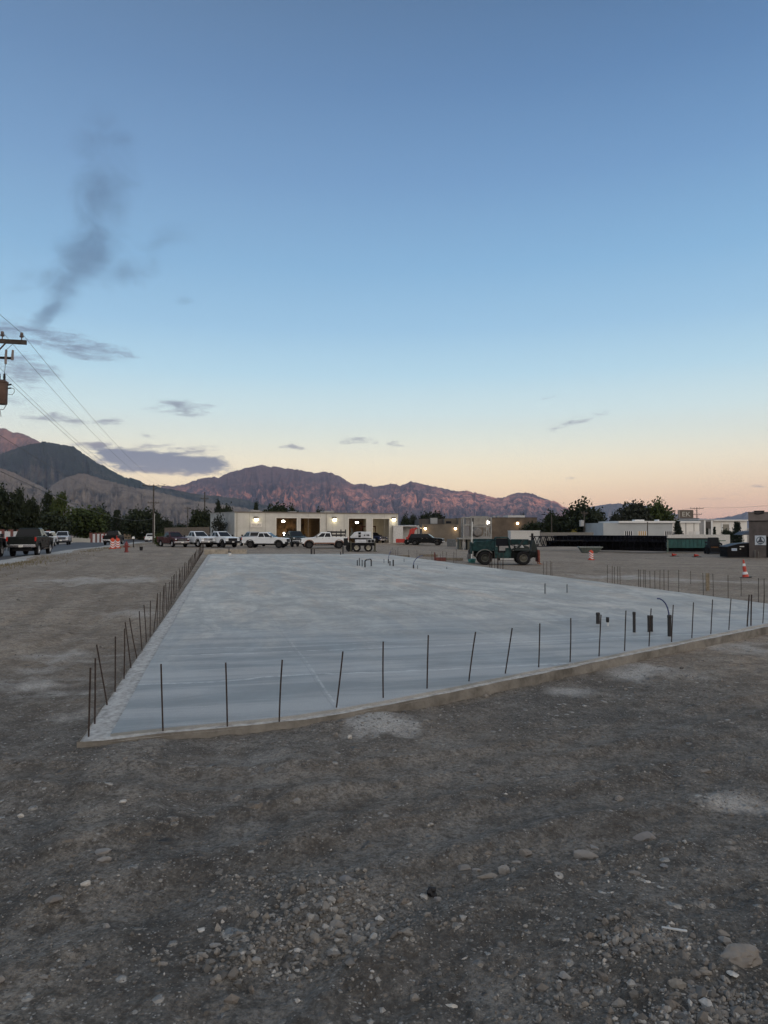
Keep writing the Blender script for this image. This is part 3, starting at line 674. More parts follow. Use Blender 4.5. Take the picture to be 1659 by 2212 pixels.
# ------------------------------------------------------------------ pickups
rubber = M('tyre_rubber', (.012,.012,.013), .9, var=.1, scale=8, spec=.2)
steelrim = M('bright_rim', (.55,.56,.58), .3, .9, var=.05)
darkrim = M('dark_rim', (.03,.03,.032), .4, .3, var=.05)
glass = M('dark_glass', (.012,.014,.018), .08, 0, var=0, spec=.12)
chrome = M('chrome', (.62,.63,.65), .18, 1.0, var=.05)
blackp = M('black_plastic', (.013,.013,.015), .6, var=.1, spec=.25)
lampm = M('headlamp_lens', (.60,.62,.64), .12, .2, var=.03)
redl = M('tail_lamp_red', (.42,.018,.012), .22, var=.08)
platem = M('plate_white', (.6,.6,.58), .5, var=.05)
def paint(name, c): return M(name, c, .28, 0, var=.03, scale=3, coat=.10 if sum(c) > .3 else .04, spec=.25 if sum(c) > .3 else .08)
def quad_lerp(q, u, v):
    a, b_, c_, d = [Vector(p) for p in q]
    return (a*(1-u)+b_*u)*(1-v)+(d*(1-u)+c_*u)*v
def pane(q, u0, u1, v0, v1, out, name, mat, parent, th=.012):
    pts = [quad_lerp(q, u, v) for u, v in ((u0, v0), (u1, v0), (u1, v1), (u0, v1))]
    nrm = (pts[1]-pts[0]).cross(pts[3]-pts[0]).normalized()
    if nrm.dot(Vector(out)) < 0: nrm = -nrm
    mb = MB(); mb.hexa([p-nrm*.01 for p in pts], [p+nrm*th for p in pts]); return mb.build(name, mat, parent)
def wheel(parent, x, y, rr, w, rimm, spokes=6):
    s = 1 if y > 0 else -1
    wo_ = empty('wheel', (x, y, rr)); wo_.parent = parent
    mb = MB(); hw = w/2
    mb.lathe([(rr*.60,-hw*.9),(rr*.8,-hw),(rr*.96,-hw*.86),(rr,-hw*.55),(rr,hw*.55),(rr*.96,hw*.86),(rr*.8,hw),(rr*.60,hw*.9)], axis='Y', n=26, closed=True)
    mb.build('tyre', rubber, wo_, smooth=True)
    mb = MB(); yo = s*hw*.72
    mb.lathe([(rr*.62,s*hw*.88),(rr*.58,s*hw*.88),(rr*.53,yo*.75),(0.001,yo*.6)], axis='Y', n=26)
    for k in range(spokes):
        a = 2*math.pi*k/spokes
        mb.bar((math.cos(a)*rr*.12, yo*.95, math.sin(a)*rr*.12), (math.cos(a)*rr*.55, yo*1.05, math.sin(a)*rr*.55), rr*.13, rr*.1)
    mb.lathe([(0.001,yo*1.18),(rr*.14,yo*1.12),(rr*.16,yo*.6)], axis='Y', n=14)
    mb.build('rim', rimm, wo_, smooth=True)
    return wo_
def arc(cx, cz, r_, a0, a1, n): return [(cx+r_*math.cos(R(a0+(a1-a0)*k/n)), cz+r_*math.sin(R(a0+(a1-a0)*k/n))) for k in range(n+1)]
def pickup(loc, heading, body, label, trim=chrome, two=None, rimm=steelrim, lift=0.0, suv=False, group='pickup trucks', lamp=None, sc=1.0, grille=None, crew=True, cat='pickup'):
    t = empty('pickup_truck', loc, heading, label, cat, group); t.scale = (sc, sc, sc)
    rr = .43+lift*.35; L0 = lift*.8
    xr, xf = -1.80, 1.95; ra = rr+.10; hw = .97
    sill = .50+L0; rail = 1.30+L0; floor = .88+L0; cw = 1.27+L0; roof = 1.90+L0
    cabb = -.90 if crew else -.45
    zc = rr
    def arch(cx, up):
        a = math.degrees(math.asin(max(-1, min(1, (sill-zc)/ra)))); return arc(cx, zc, ra, 180-a, a, 10)
    top = [(2.92,.98+L0),(2.86,1.12+L0),(2.6,1.18+L0),(1.30,cw),(cabb,cw)]
    bedtop = [(cabb, floor), (-2.92, floor)] if not suv else [(-2.88, cw)]
    poly = [(-2.92, sill+.08)]+arch(xr, 0)+arch(xf, 0)+[(2.86, sill), (2.95, .70+L0)]+top+bedtop
    mb = MB(); mb.prism(poly, -hw, hw)
    if not suv:
        for s in (-1, 1): mb.bb(-2.92, cabb+.002, s*hw-(.10 if s > 0 else 0), s*hw+(.10 if s < 0 else 0), floor-.01, rail)
        mb.bb(cabb-.06, cabb+.001, -hw+.10, hw-.10, floor-.01, rail)
    rb = cabb if not suv else -2.80
    lo_ = [(1.28,-.90,cw-.01),(1.28,.90,cw-.01),(rb,.90,cw-.01),(rb,-.90,cw-.01)]
    xt0, xt1 = .42, (rb+.16 if not suv else rb+.28)
    hi_ = [(xt0,-.70,roof-.03),(xt0,.70,roof-.03),(xt1,.70,roof-.03),(xt1,-.70,roof-.03)]
    mb.hexa(lo_, hi_)
    mb.hexa(hi_, [(xt0-.14,-.62,roof+.02),(xt0-.14,.62,roof+.02),(xt1+.10,.62,roof+.02),(xt1+.10,-.62,roof+.02)])
    mb.build('body', body, t, bevel=.035)
    # dark lower trim and chassis
    mb = MB(); mb.bb(-2.7, 2.75, -.62, .62, rr*.8, sill+.12); mb.bb(xr-.07, xr+.07, -.8, .8, rr-.08, rr+.08); mb.bb(xf-.07, xf+.07, -.8, .8, rr-.08, rr+.08)
    mb.build('chassis', blackp, t)
    for cx in (xr, xf):
        for s in (-1, 1):
            mb = MB(); a = arc(cx, zc, ra-.012, -8, 188, 14); b2 = arc(cx, zc, ra+.055, 188, -8, 14)
            mb.prism(a+b2, s*(hw-.02), s*(hw+.025)); mb.build('wheel_arch', two or blackp, t)
            wheel(t, cx, s*(hw-.16), rr, .27, rimm)
    pane([lo_[0], lo_[1], hi_[1], hi_[0]], .06, .94, .06, .94, (1,0,.3), 'windshield', glass, t)
    pane([lo_[3], lo_[2], hi_[2], hi_[3]], .08, .92, .14, .90, (-1,0,.1), 'rear_window', glass, t)
    for s in (-1, 1):
        q = [lo_[1], lo_[2], hi_[2], hi_[1]] if s > 0 else [lo_[0], lo_[3], hi_[3], hi_[0]]
        spl = [(.13,.50),(.55,.93)] if not suv else [(.10,.34),(.37,.62),(.65,.95)]
        for u0, u1 in spl: pane(q, u0, u1, .10, .88, (0,s,.2), 'side_window', glass, t)
        mb = MB(); mb.box((1.02, s*1.10, cw+.13), (.12, .22, .24)); mb.bar((1.05, s*.92, cw+.06), (1.03, s*1.05, cw+.08), .05); mb.build('mirror', blackp, t, bevel=.02)
        mb = MB(); mb.bb(2.66, 2.945, s*.90-.10*s-.10, s*.90-.10*s+.10, .93+L0, 1.10+L0); mb.build('headlight', lamp or lampm, t, bevel=.02)
        mb = MB(); mb.bb(-2.955, -2.86, s*.93-.055, s*.93+.055, .98+L0, 1.27+L0); mb.build('tail_light', redl, t, bevel=.01)
        for xh in ((.30, -.52) if crew else (.2,)):
            mb = MB(); mb.bb(xh-.09, xh+.09, s*(hw+.002)-.015, s*(hw+.002)+.015, cw-.11, cw-.075); mb.build('door_handle', body if trim is blackp else trim, t)
        mb = MB(); mb.bb(-.75, 1.15, s*(hw-.02)-.05, s*(hw-.02)+.05, sill-.12, sill-.07); mb.build('running_board', trim if trim is chrome else blackp, t)
        if two:
            mb = MB(); mb.bb(xr+ra+.06, xf-ra-.06, s*hw-.012, s*hw+.012, sill-.004, sill+.13); mb.build('rocker_panel', two, t)
    g = MB(); g.bb(2.90, 2.962, -.62, .62, .74+L0, 1.09+L0); gg = g.build('grille', grille or blackp, t, bevel=.01)
    g = MB()
    for k in range(3): g.bb(2.955, 2.972, -.60, .60, .79+L0+k*.10, .82+L0+k*.10)
    g.build('grille_bar', trim, gg)
    g = MB(); g.bb(2.80, 3.03, -.99, .99, .50+L0*.9, .73+L0); g.build('front_bumper', trim, t, bevel=.03)
    g = MB(); g.bb(-3.06, -2.90, -.95, .95, .55+L0, .74+L0); g.build('rear_bumper', trim, t, bevel=.02)
    if not suv:
        g = MB(); g.bb(-2.945, -2.885, -.85, .85, .78+L0, rail-.01); tg = g.build('tailgate', body, t, bevel=.015)
        g = MB(); g.bb(-2.962, -2.943, -.14, .14, rail-.17, rail-.11); g.build('handle', blackp, tg)
    for xx, zz in ((3.036, .61+L0), (-3.066, .63+L0)):
        g = MB(); g.bb(xx-.006, xx+.006, -.15, .15, zz-.07, zz+.07); g.build('number_plate', platem, t)
    return t
def site(px, d, dz_=0):
    x = X(px, d); return Vector((x, d, gz(x, d)+dz_))
def face(dx_, dy_): return math.atan2(dy_, dx_)
P_white = paint('white_paint', (.62,.65,.68)); P_black = paint('black_paint', (.009,.010,.011)); P_maroon = paint('maroon_paint', (.055,.016,.018))
P_grey = paint('charcoal_paint', (.013,.016,.0155)); P_silver = paint('silver_paint', (.40,.43,.47)); P_green = paint('dark_green_paint', (.022,.032,.030)); P_tan = paint('tan_two_tone', (.25,.15,.12)); P_blue = paint('dark_blue_paint', (.02,.03,.08))
roadh = face(UD.x, UD.y)
# row parked before the workshop
pickup(site(374, 92), face(.62,-.78), P_maroon, 'dark maroon pickup with a broad chrome grille, parked beside a green bush', rimm=steelrim, sc=1.0)
pickup(site(427, 92), face(.66,-.75), P_white, 'white pickup with a wide chrome grille, between the maroon pickup and another white one', lift=.10, grille=chrome)
pickup(site(477, 91.5), face(.68,-.73), P_white, 'lifted white pickup with a black grille, parked by the corner of the workshop', trim=blackp, lift=.14, rimm=darkrim)
pickup(site(546, 97), face(-.55,.83), M('dull_silver_paint', (.26,.28,.31), .35, 0, var=.03, coat=.2), 'silver pickup mostly hidden behind a clean white pickup, tail towards the slab', lift=.05)
pickup(site(575, 88.5), face(.985,-.17), P_white, 'white pickup seen side on facing right, with black wheel arches and dark wheels', trim=blackp, lift=.08, rimm=darkrim, sc=.97)
pickup(site(637, 95), face(.35,-.94), P_green, 'very dark green pickup facing the slab between two white pickups', lift=.18, rimm=darkrim)
pickup(site(700, 88), face(-.98,-.2), P_white, 'white pickup facing left with a brown lower stripe, nose towards the dark green pickup', two=P_tan, lift=.16, rimm=darkrim, sc=.97)
d_ = pickup(site(921, 118), face(.97,-.24), P_black, 'black truck with a long cab, parked right of the workshop beside the white shed', rimm=darkrim, suv=True, sc=.98)
# the street
def street(px, d, dv=0): x = X(px, d); return Vector((x, d, zroad(x, d)+.004))
pickup(street(68, 57), roadh, P_grey, 'charcoal heavy pickup seen from behind with chrome wheels, parked at the kerb', lift=.16, sc=1.06)
pickup(street(-42, 51.5), roadh+.03, P_black, 'black pickup cut off by the left edge of the photo, at the kerb', lift=.14, sc=1.05)
pickup(street(136, 106), roadh+math.pi+.10, P_silver, 'silver pickup with a black nose driving towards the camera down the street', lift=.12, grille=blackp, rimm=darkrim)
pickup(street(246, 104), roadh-.06, P_black, 'black pickup on the street behind two striped barrels', lift=.1)
pickup(street(325, 158), roadh, P_white, 'white pickup far down the street, left of the wooden pole', rimm=darkrim)
pickup(street(97, 92), roadh+math.pi, P_white, 'white vehicle on the street half hidden behind the charcoal pickup', suv=True, cat='car')

# ------------------------------------------------------------------ telehandler
teal = M('teal_paint', (.008,.036,.039), .5, var=.2, scale=3, c2=(.004,.016,.018), spec=.18)
tealg = M('faded_teal', (.022,.052,.054), .7, var=.3, scale=3, spec=.15)
tealdk = M('dark_teal_paint', (.004,.013,.014), .6, var=.15, scale=3)
cream = M('dusty_wheel_paint', (.34,.33,.28), .7, var=.2, scale=6)
rust = M('rust_red_paint', (.16,.035,.022), .7, var=.25, scale=5)
orange = M('orange_wood', (.32,.12,.05), .7, var=.2, scale=5)
def bigwheel(parent, x, y, rr, w, rimm, lugs=18, hub=None):
    s = 1 if y > 0 else -1
    wo_ = empty('wheel', (x, y, rr)); wo_.parent = parent; hw = w/2
    mb = MB(); mb.lathe([(rr*.55,-hw*.85),(rr*.75,-hw),(rr*.93,-hw*.9),(rr*.96,-hw*.5),(rr*.96,hw*.5),(rr*.93,hw*.9),(rr*.75,hw),(rr*.55,hw*.85)], axis='Y', n=30, closed=True)
    for k in range(lugs):
        a = 2*math.pi*k/lugs
        for q, o_ in ((-1, 0), (1, .5)):
            a2 = a+o_*2*math.pi/lugs; mb.box((math.cos(a2)*rr*.965, q*hw*.45, math.sin(a2)*rr*.965), (rr*.07, hw*.95, rr*.10), ry=-a2)
    mb.build('tyre', rubber, wo_, smooth=True)
    mb = MB(); yo = s*hw
    mb.lathe([(rr*.56,yo*.9),(rr*.50,yo*.86),(rr*.44,yo*.25),(rr*.22,yo*.25),(rr*.20,yo*.62),(.001,yo*.66)], axis='Y', n=26)
    mb.build('rim', rimm, wo_, smooth=True); return wo_
tl = empty('telehandler', site(1086, 60), face(1, -.06), 'teal telehandler with big dark tyres, standing on dirt beyond the right side of the slab', 'telehandler'); tl.scale = (.97, .97, .95)
WR = .61
for xx in (-1.62, 1.62):
    for yy in (-.92, .92): bigwheel(tl, xx, yy, WR, .46, M('dusty_hub_paint', (.11,.108,.09), .8, var=.25) if xx > 0 else M('dull_hub_paint', (.045,.048,.042), .8, var=.2))
mb = MB(); mb.prism([(-2.5,.75),(-2.2,.55),(2.3,.55),(2.75,.8),(2.75,1.15),(1.2,1.22),(-1.2,1.22),(-2.5,1.25)], -.52, .52)
for xx in (-1.62, 1.62): mb.bb(xx-.16, xx+.16, -.85, .85, WR-.16, WR+.16)
mb.bb(-.55, .75, -.98, -.52, .42, .62)
mb.build('chassis', M('greasy_steel', (.010,.012,.012), .8, var=.2, spec=.15), tl, bevel=.02)
mb = MB(); mb.bb(-.35, .82, -1.02, -.55, .44, .60); mb.build('step', M('bare_aluminium', (.45,.46,.47), .5, .5, var=.15), tl, bevel=.01)
# engine hood at the rear
mb = MB(); mb.prism([(-2.66,1.20),(-1.0,1.20),(-.72,1.45),(-.72,2.02),(-1.1,2.12),(-2.5,2.06),(-2.66,1.8)], -.95, -.28)
mb.build('engine_hood', teal, tl, bevel=.04)
mb = MB(); mb.bb(-2.16, -1.25, -.975, -.952, 1.62, 1.76); mb.build('hood_grille', tealg, tl)
mb = MB(); mb.prism(arc(-1.62, WR, WR+.10, 170, 35, 10)+arc(-1.62, WR, WR+.17, 35, 170, 10), -1.14, -.62); mb.build('mudguard', M('pale_mudguard', (.13,.135,.13), .7, var=.3), tl)
mb = MB(); mb.bb(-2.80, -2.66, -.9, .9, .95, 1.98); mb.build('counterweight', tealg, tl, bevel=.03)
# cab
cabx0, cabx1 = -.78, .58
cab = MB()
for xx, tx in ((cabx0, .06), (cabx1, -.22)):
    for yy in (-1.02, -.30): cab.bar((xx, yy, 1.05), (xx+tx, yy+.05*(1 if yy < -.5 else 0), 2.36), .09)
cab.hexa([(cabx0+.02,-1.00,2.34),(cabx1-.18,-1.00,2.34),(cabx1-.18,-.27,2.34),(cabx0+.02,-.27,2.34)], [(cabx0+.10,-.95,2.45),(cabx1-.26,-.95,2.45),(cabx1-.26,-.30,2.45),(cabx0+.10,-.30,2.45)])
cab.bb(cabx0, cabx1, -1.03, -.28, .62, 1.08); cab.bb(.10, cabx1, -1.04, -.98, .62, 1.50); cab.bb(cabx0, cabx0+.25, -1.04, -.98, .62, 1.62)
cb_ = cab.build('cab', tealg, tl, bevel=.015)
mb = MB(); mb.bb(cabx0+.1, cabx1-.24, -.99, -.975, 1.66, 2.30); mb.build('side_window', glass, cb_)
mb = MB(); mb.hexa([(cabx1+.0,-.97,1.2),(cabx1+.01,-.97,1.2),(cabx1+.01,-.34,1.2),(cabx1,-.34,1.2)], [(cabx1-.19,-.95,2.3),(cabx1-.18,-.95,2.3),(cabx1-.18,-.34,2.3),(cabx1-.19,-.34,2.3)]); mb.build('windshield', glass, cb_)
mb = MB(); mb.bb(-.45, .0, -.9, -.42, 1.08, 1.25); mb.box((-.46, -.66, 1.5), (.14, .46, .6)); mb.build('seat', blackp, cb_, bevel=.03)
# boom, lowered to the front
mb = MB(); mb.bar((-2.55, .18, 2.02), (2.2, .18, 1.98), .46, .50); mb.build('boom', teal, tl, bevel=.03)
mb = MB(); mb.bar((1.9, .18, 1.98), (2.62, .18, 1.94), .36, .38); mb.prism([(2.35,2.14),(2.72,2.12),(2.95,1.3),(2.9,.62),(2.66,.62),(2.5,1.2),(2.35,1.75)], -.08, .44); mb.build('boom_head', tealdk, tl, bevel=.02)
for q in (.02, .34):
    mb = MB(); mb.cyl((.6, q, 1.2), (1.75, q, 1.78), .07); mb.cyl((1.4, q, 1.6), (1.95, q, 1.88), .045); mb.build('lift_cylinder', tealdk, tl, smooth=True)
mb = MB(); mb.bb(.95, 2.2, -.95, -.5, 1.24, 1.36); mb.prism([(.9,1.22),(2.35,1.22),(2.1,1.62),(1.6,1.72),(.9,1.66)], -.52, -.30); mb.build('fuel_tank', tealdk, tl, bevel=.03)
mb = MB(); mb.cyl((.62,-.5,2.2),(.62,-.5,2.52),.035); mb.cyl((.62,-.5,2.50),(.62,-.5,2.66),.06); mb.build('beacon', M('beacon_white', (.5,.5,.5), .4), tl, smooth=True)
mb = MB(); mb.tube([(.5,-.45,1.9),(.9,-.6,1.75),(1.3,-.55,1.85),(1.9,-.3,1.7)], .025, 6); mb.tube([(.5,-.40,1.8),(1.0,-.62,1.6),(1.5,-.5,1.75),(2.3,-.2,1.5)], .025, 6); mb.tube([(-2.75,-.4,1.6),(-2.95,-.5,1.2),(-2.8,-.4,.8)], .03, 6); mb.build('hose', blackp, tl, smooth=True)
mb = MB(); mb.bb(-3.05,-2.78,-.6,.2,.5,.95); mb.bb(-2.95,-2.8,.3,.7,.6,1.3); mb.build('rear_hitch', M('grey_hitch', (.10,.105,.11), .7, var=.25), tl, bevel=.03)
mb = MB(); mb.bar((1.05,-.62,1.25),(1.72,-.62,2.2),.14,.16); mb.bar((2.2,-.55,.9),(2.5,-.1,2.1),.12,.14); mb.build('boom_strut', tealdk, tl)
mb = MB(); mb.prism([(1.0,1.52),(1.75,1.50),(1.60,1.74),(1.0,1.76)], -.545, -.522); mb.build('side_panel', M('pale_gap_panel', (.42,.45,.47), .5, var=.15), tl)  # added pale panel in place of see-through gaps to lighter ground
fc = MB(); fc.bb(2.92, 3.02, -.62, .98, .35, 1.25)
for yy in (-.5, -.1, .45, .85): fc.bb(2.90, 3.06, yy-.04, yy+.04, .25, 1.3)
f_ = fc.build('fork_carriage', rust, tl, bevel=.01)
for yy in (-.35, .65):
    mb = MB(); mb.bb(3.02, 3.10, yy-.07, yy+.07, .12, 1.1); mb.prism([(3.02,.06),(3.32,.06),(3.34,.09),(3.02,.13)], yy-.07, yy+.07); mb.build('fork', orange, tl)
for yy in (-1.05,):
    mb = MB(); mb.box((cabx1-.05, yy-.12, 2.05), (.06, .2, .3)); mb.bar((cabx1-.15, -1.0, 2.1), (cabx1-.05, yy-.1, 2.1), .03); mb.build('mirror', blackp, tl)

# ------------------------------------------------------------------ small white crane carrier with outriggers
whm = M('machine_white', (.50,.53,.57), .5, var=.14, scale=2, c2=(.36,.38,.42)); dkst = M('dark_machine_steel', (.013,.014,.016), .75, var=.2, spec=.2)
olive = M('olive_dusty_steel', (.075,.075,.055), .8, var=.25, scale=5)
cr = empty('carrier_machine', site(777, 80), face(-1, -.05), 'white boxy wheeled machine with outriggers and dusty tyres at the far edge of the slab', 'machine')
for xx, yy in ((-.95,1),(.35,1),(1.12,1),(-.95,-1),(.35,-1),(1.12,-1)):
    bigwheel(cr, xx, yy*.78, .47 if xx < 1 else .43, .32, cream if xx < 1 else dkst, 14)
mb = MB(); mb.bb(-1.75, 1.72, -.62, .62, .68, .98); mb.bb(-1.1, -.8, -.7, .7, .4, .55); mb.bb(.2, .5, -.7, .7, .4, .55); mb.bb(1.0, 1.25, -.7, .7, .4, .55); mb.bb(1.3, 1.78, -.75, .75, .7, 1.5); mb.build('chassis', dkst, cr, bevel=.02)
mb = MB(); mb.bb(-.72, .52, -.86, .86, 1.0, 1.36); mb.build('tool_box', whm, cr, bevel=.02)
mb = MB(); mb.bb(-1.72, -.78, -.84, .84, .98, 1.42); bx_ = mb.build('rear_deck', M('worn_white_steel', (.30,.32,.34), .6, var=.3, scale=4), cr, bevel=.02)
for yy in (-.85, .85):
    for xc in (-1.05, -1.45):
        mb = MB(); mb.lathe([(.001,0),(.15,0),(.15,.03*(1 if yy > 0 else -1))], (xc, yy, 1.2), 'Y', 16); mb.build('port', dkst, bx_)
mb = MB(); mb.bb(-1.3, 1.0, -.82, .82, 1.42, 1.50); mb.build('turntable', dkst, cr)
mb = MB(); mb.prism([(-1.28,1.52),(.95,1.52),(1.12,1.60),(.62,2.14),(.30,2.22),(-1.26,2.22)], -.80, .80); up = mb.build('upper_housing', whm, cr, bevel=.04)
for yy in (-1, 1):
    for z0 in (1.60, 1.92):
        mb = MB(); mb.bb(-.12, .16, yy*.806-.008, yy*.806+.008, z0, z0+.25); mb.build('window', glass, up)
    mb = MB(); mb.prism([(-1.10,1.80),(-.98,1.74),(-.72,1.80),(-.72,1.90),(-.98,1.94)], yy*.803-.006, yy*.803+.006); mb.lathe([(.001,0),(.09,0),(.09,.01)], (-.52, yy*.803, 1.83), 'Y', 14); mb.build('marking', M('dark_decal', (.05,.055,.07), .5, var=.2), up)
for xx in (-1.70, .98):
    for yy in (-.95, .95):
        mb = MB(); mb.bb(xx-.06, xx+.06, yy-.06, yy+.06, .12, 1.2); mb.bb(xx-.17, xx+.17, yy-.17, yy+.17, .01, .10); mb.bb(xx-.05, xx+.05, min(yy, 0), max(yy, 0), .78, .90); mb.build('outrigger', olive, cr, bevel=.01)
mb = MB()
for xx in (1.35, 1.6, 1.85):
    mb.bar((xx, -.5, 1.5), (xx, -.5, 1.98), .035); mb.bar((xx, .5, 1.5), (xx, .5, 1.98), .035)
mb.bar((1.3,-.5,1.98),(1.9,-.5,1.98),.035); mb.bar((1.3,.5,1.98),(1.9,.5,1.98),.035); mb.bar((1.9,-.5,1.98),(1.9,.5,1.98),.035); mb.build('railing', M('pale_railing', (.42,.42,.40), .6), cr)
mb = MB(); mb.prism([(.70,1.6),(1.05,1.5),(1.05,2.0),(.9,2.5),(.78,2.5)], -.30, .30); mb.cyl((.84,0,2.2),(1.0,0,2.75),.06); mb.build('mast', olive, cr)

# dark rack trailer behind the white pickup
tr = empty('rack_trailer', site(724, 93), face(-1, -.1), 'black slatted rack body standing behind the white pickup with the brown stripe', 'trailer')
mb = MB(); mb.bb(-1.4, 1.0, -.9, .9, .7, .85)
for q in (-1.35, -.75, -.15, .45, .95):
    for yy in (-.87, .87): mb.bar((q, yy, .85), (q, yy, 2.15 if q > -.4 else 2.35), .08)
for zz in (1.2, 1.6, 2.0):
    for yy in (-.87, .87): mb.bar((-1.4, yy, zz), (1.0, yy, zz), .03, .22)
mb.build('rack', M('black_rack_steel', (.02,.02,.023), .6, var=.2), tr)
for yy in (-.8, .8): wheel(tr, -.4, yy, .38, .22, darkrim)
mb = MB(); mb.bar((1.0, 0, .6), (2.0, 0, .55), .1); mb.bb(-1.4, 1.0, -.4, .4, .5, .7); mb.build('drawbar', dkst, tr)
# ------------------------------------------------------------------ workshop with four open bays
warm = EM('lit_lamp', (1.0, .86, .52), 11.0)
white_l = EM('lit_tube', (1.0, .93, .80), 14.0)
amber_l = EM('amber_lamp', (1.0, .68, .36), 16.0)
def lamp_light(name, loc, power, colr, parent=None, r_=.12, spot=None):
    ld = bpy.data.lights.new(name, 'SPOT' if spot else 'POINT'); ld.energy = power; ld.color = colr; ld.shadow_soft_size = r_
    if spot: ld.spot_size = R(spot[1]); ld.spot_blend = .8
    o = bpy.data.objects.new(name, ld); col.objects.link(o); o.location = loc
    if spot: o.rotation_euler = Vector(spot[0]).to_track_quat('-Z', 'Y').to_euler()
    if parent is not None: o.parent = parent
    return o
S0 = Vector((X(507,110), 110.0, 0)); S1 = Vector((X(860,125.4), 125.4, 0)); SE_ = (S1-S0); SL = SE_.length; SE_ = SE_/SL; SH = 5.0
sang = math.atan2(SE_.y, SE_.x); sz = -.74
def s_at(px):
    r_ = (px-CXP)/FPX; return (S0.y*r_-S0.x)/(SE_.x-SE_.y*r_)
def zat(px, py):
    s = s_at(px); return Zp(py, S0.y+SE_.y*s)-sz
cream_w = M('cream_block_wall', (.485,.480,.450), .9, var=.07, scale=.6, bump=.15)
trimw = M('pale_trim', (.60,.58,.53), .8, var=.06)
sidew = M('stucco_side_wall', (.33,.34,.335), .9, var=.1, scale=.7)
shop = empty('workshop', (S0.x, S0.y, sz), sang, 'long flat-roofed cream workshop with four open bays lit from inside', 'building')
doors = [(s_at(a), s_at(b_)) for a, b_ in ((597,641.3),(649.5,691.5),(753.4,791.6),(805.3,840.7))]
DH = 4.18; WT = .25; DP = 12.0
mb = MB(); xs = [0]+[v for d in doors for v in d]+[SL]
for i in range(0, len(xs), 2): mb.bb(xs[i], xs[i+1], 0, WT, -.3, DH)
mb.bb(0, SL, 0, WT, DH, SH)
mb.bb(SL-WT, SL, WT, DP, -.3, SH)
mb.build('front_wall', cream_w, shop)
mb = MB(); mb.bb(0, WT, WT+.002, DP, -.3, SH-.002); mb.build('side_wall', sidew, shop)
mb = MB(); mb.bb(-.06, SL+.06, -.06, DP+.06, SH, SH+.12); rf = mb.build('roof', M('roof_edge', (.28,.27,.25), .8), shop)
mb = MB(); mb.bb(WT, SL-WT, DP-WT, DP, -.3, SH-.01); mb.build('back_wall', M('bay_back_wall', (.17,.11,.062), .85, var=.3, scale=1.1, c2=(.03,.022,.015)), shop)
mb = MB(); mb.bb(WT, SL-WT, WT, DP-WT, -.30, -.02); mb.build('shop_floor', M('oily_floor', (.13,.12,.11), .7, var=.2), shop)
mb = MB()
for k in range(9): mb.bb(k*3.6+.6, k*3.6+.75, WT, DP-WT, SH-.55, SH-.02)
mb.build('ceiling_beam', M('dark_beam', (.035,.03,.028), .8), shop)
mb = MB(); wx = (doors[1][1]+doors[2][0])/2
mb.bb(wx-.1, wx+.1, WT, DP-WT, -.02, SH-.56); mb.build('partition', M('partition_wall', (.22,.16,.10), .85, var=.25), shop)
for a, b_ in doors:
    mb = MB(); mb.bb(a-.14, a, -.03, WT+.02, -.02, DH+.14); mb.bb(b_, b_+.14, -.03, WT+.02, -.02, DH+.14); mb.bb(a, b_, -.03, WT+.02, DH, DH+.14); mb.build('door_frame', trimw, shop)
    mb = MB()
    for k in range(5): mb.bb(a+.1, b_-.1, .5+k*.62, .5+k*.62+.58, SH-.64, SH-.60)
    mb.build('raised_door', M('raised_door_panel', (.25,.24,.22), .7), shop)
mb = MB()
for q in (2.4, 5.0, 12.4, 14.6, 16.9, 19.0, 26.9): mb.bb(q-.02, q+.02, -.006, .004, 0, SH-.02)
mb.build('wall_joint', M('wall_joint_grey', (.22,.21,.19), .9, var=.1), shop)  # plain darker strips at the control joints
for q in (.35, 15.7, SL-.3):
    mb = MB(); mb.bb(q-.05, q+.05, -.10, -.003, .1, SH-.02); mb.box((q, -.14, .12), (.09, .2, .09), rx=R(25)); mb.build('downspout', M('downspout_tan', (.38,.36,.32), .6), shop)
mb = MB(); mb.bb(-.07, SL+.07, -.09, -.062, SH-.02, SH+.15); mb.build('gutter_edge', M('gutter_brown', (.16,.14,.12), .7), shop)
for q, w_, d_, h_ in ((4.5,1.6,1.2,.9),(11.5,1.1,1.1,.6),(17.8,2.0,1.4,1.0),(24.5,.5,.5,1.3)):
    mb = MB(); mb.bb(q, q+w_, 5.2, 5.2+d_, SH+.12, SH+.12+h_*.45); mb.build('roof_vent', M('roof_vent_grey', (.26,.26,.26), .6), shop)
# wall lights over the bays
for px, py in ((552.7,1121.5),(721.7,1122),(849.6,1122)):
    s = s_at(px); z = zat(px, py)
    l_ = empty('wall_light', Vector((S0.x, S0.y, sz))+SE_*s+Vector((0,0,z)), sang, {552.7:'lit wall lamp above the small sign on the cream workshop',721.7:'lit wall lamp between the second and third open bays',849.6:'lit wall lamp at the right end of the workshop front'}[px], 'wall lamp', 'lit lamps on the workshop front')
    mb = MB(); mb.prism([(0,-.22),(0,.42),(-.30,.34),(-.36,.12),(-.3,.10),(-.06,.10),(-.06,-.22)], -.34, .34, 'YZ'); mb.build('housing', M('lamp_housing', (.12,.10,.08), .6), l_)
    mb = MB(); mb.hexa([(-.30,-.30,-.24),(.30,-.30,-.24),(.30,-.07,-.24),(-.30,-.07,-.24)], [(-.26,-.36,.09),(.26,-.36,.09),(.26,-.07,.09),(-.26,-.07,.09)]); mb.build('lens', warm, l_)
    lamp_light('wall_glow', (0, -.6, -.2), 9, (1,.82,.48), l_, .15)
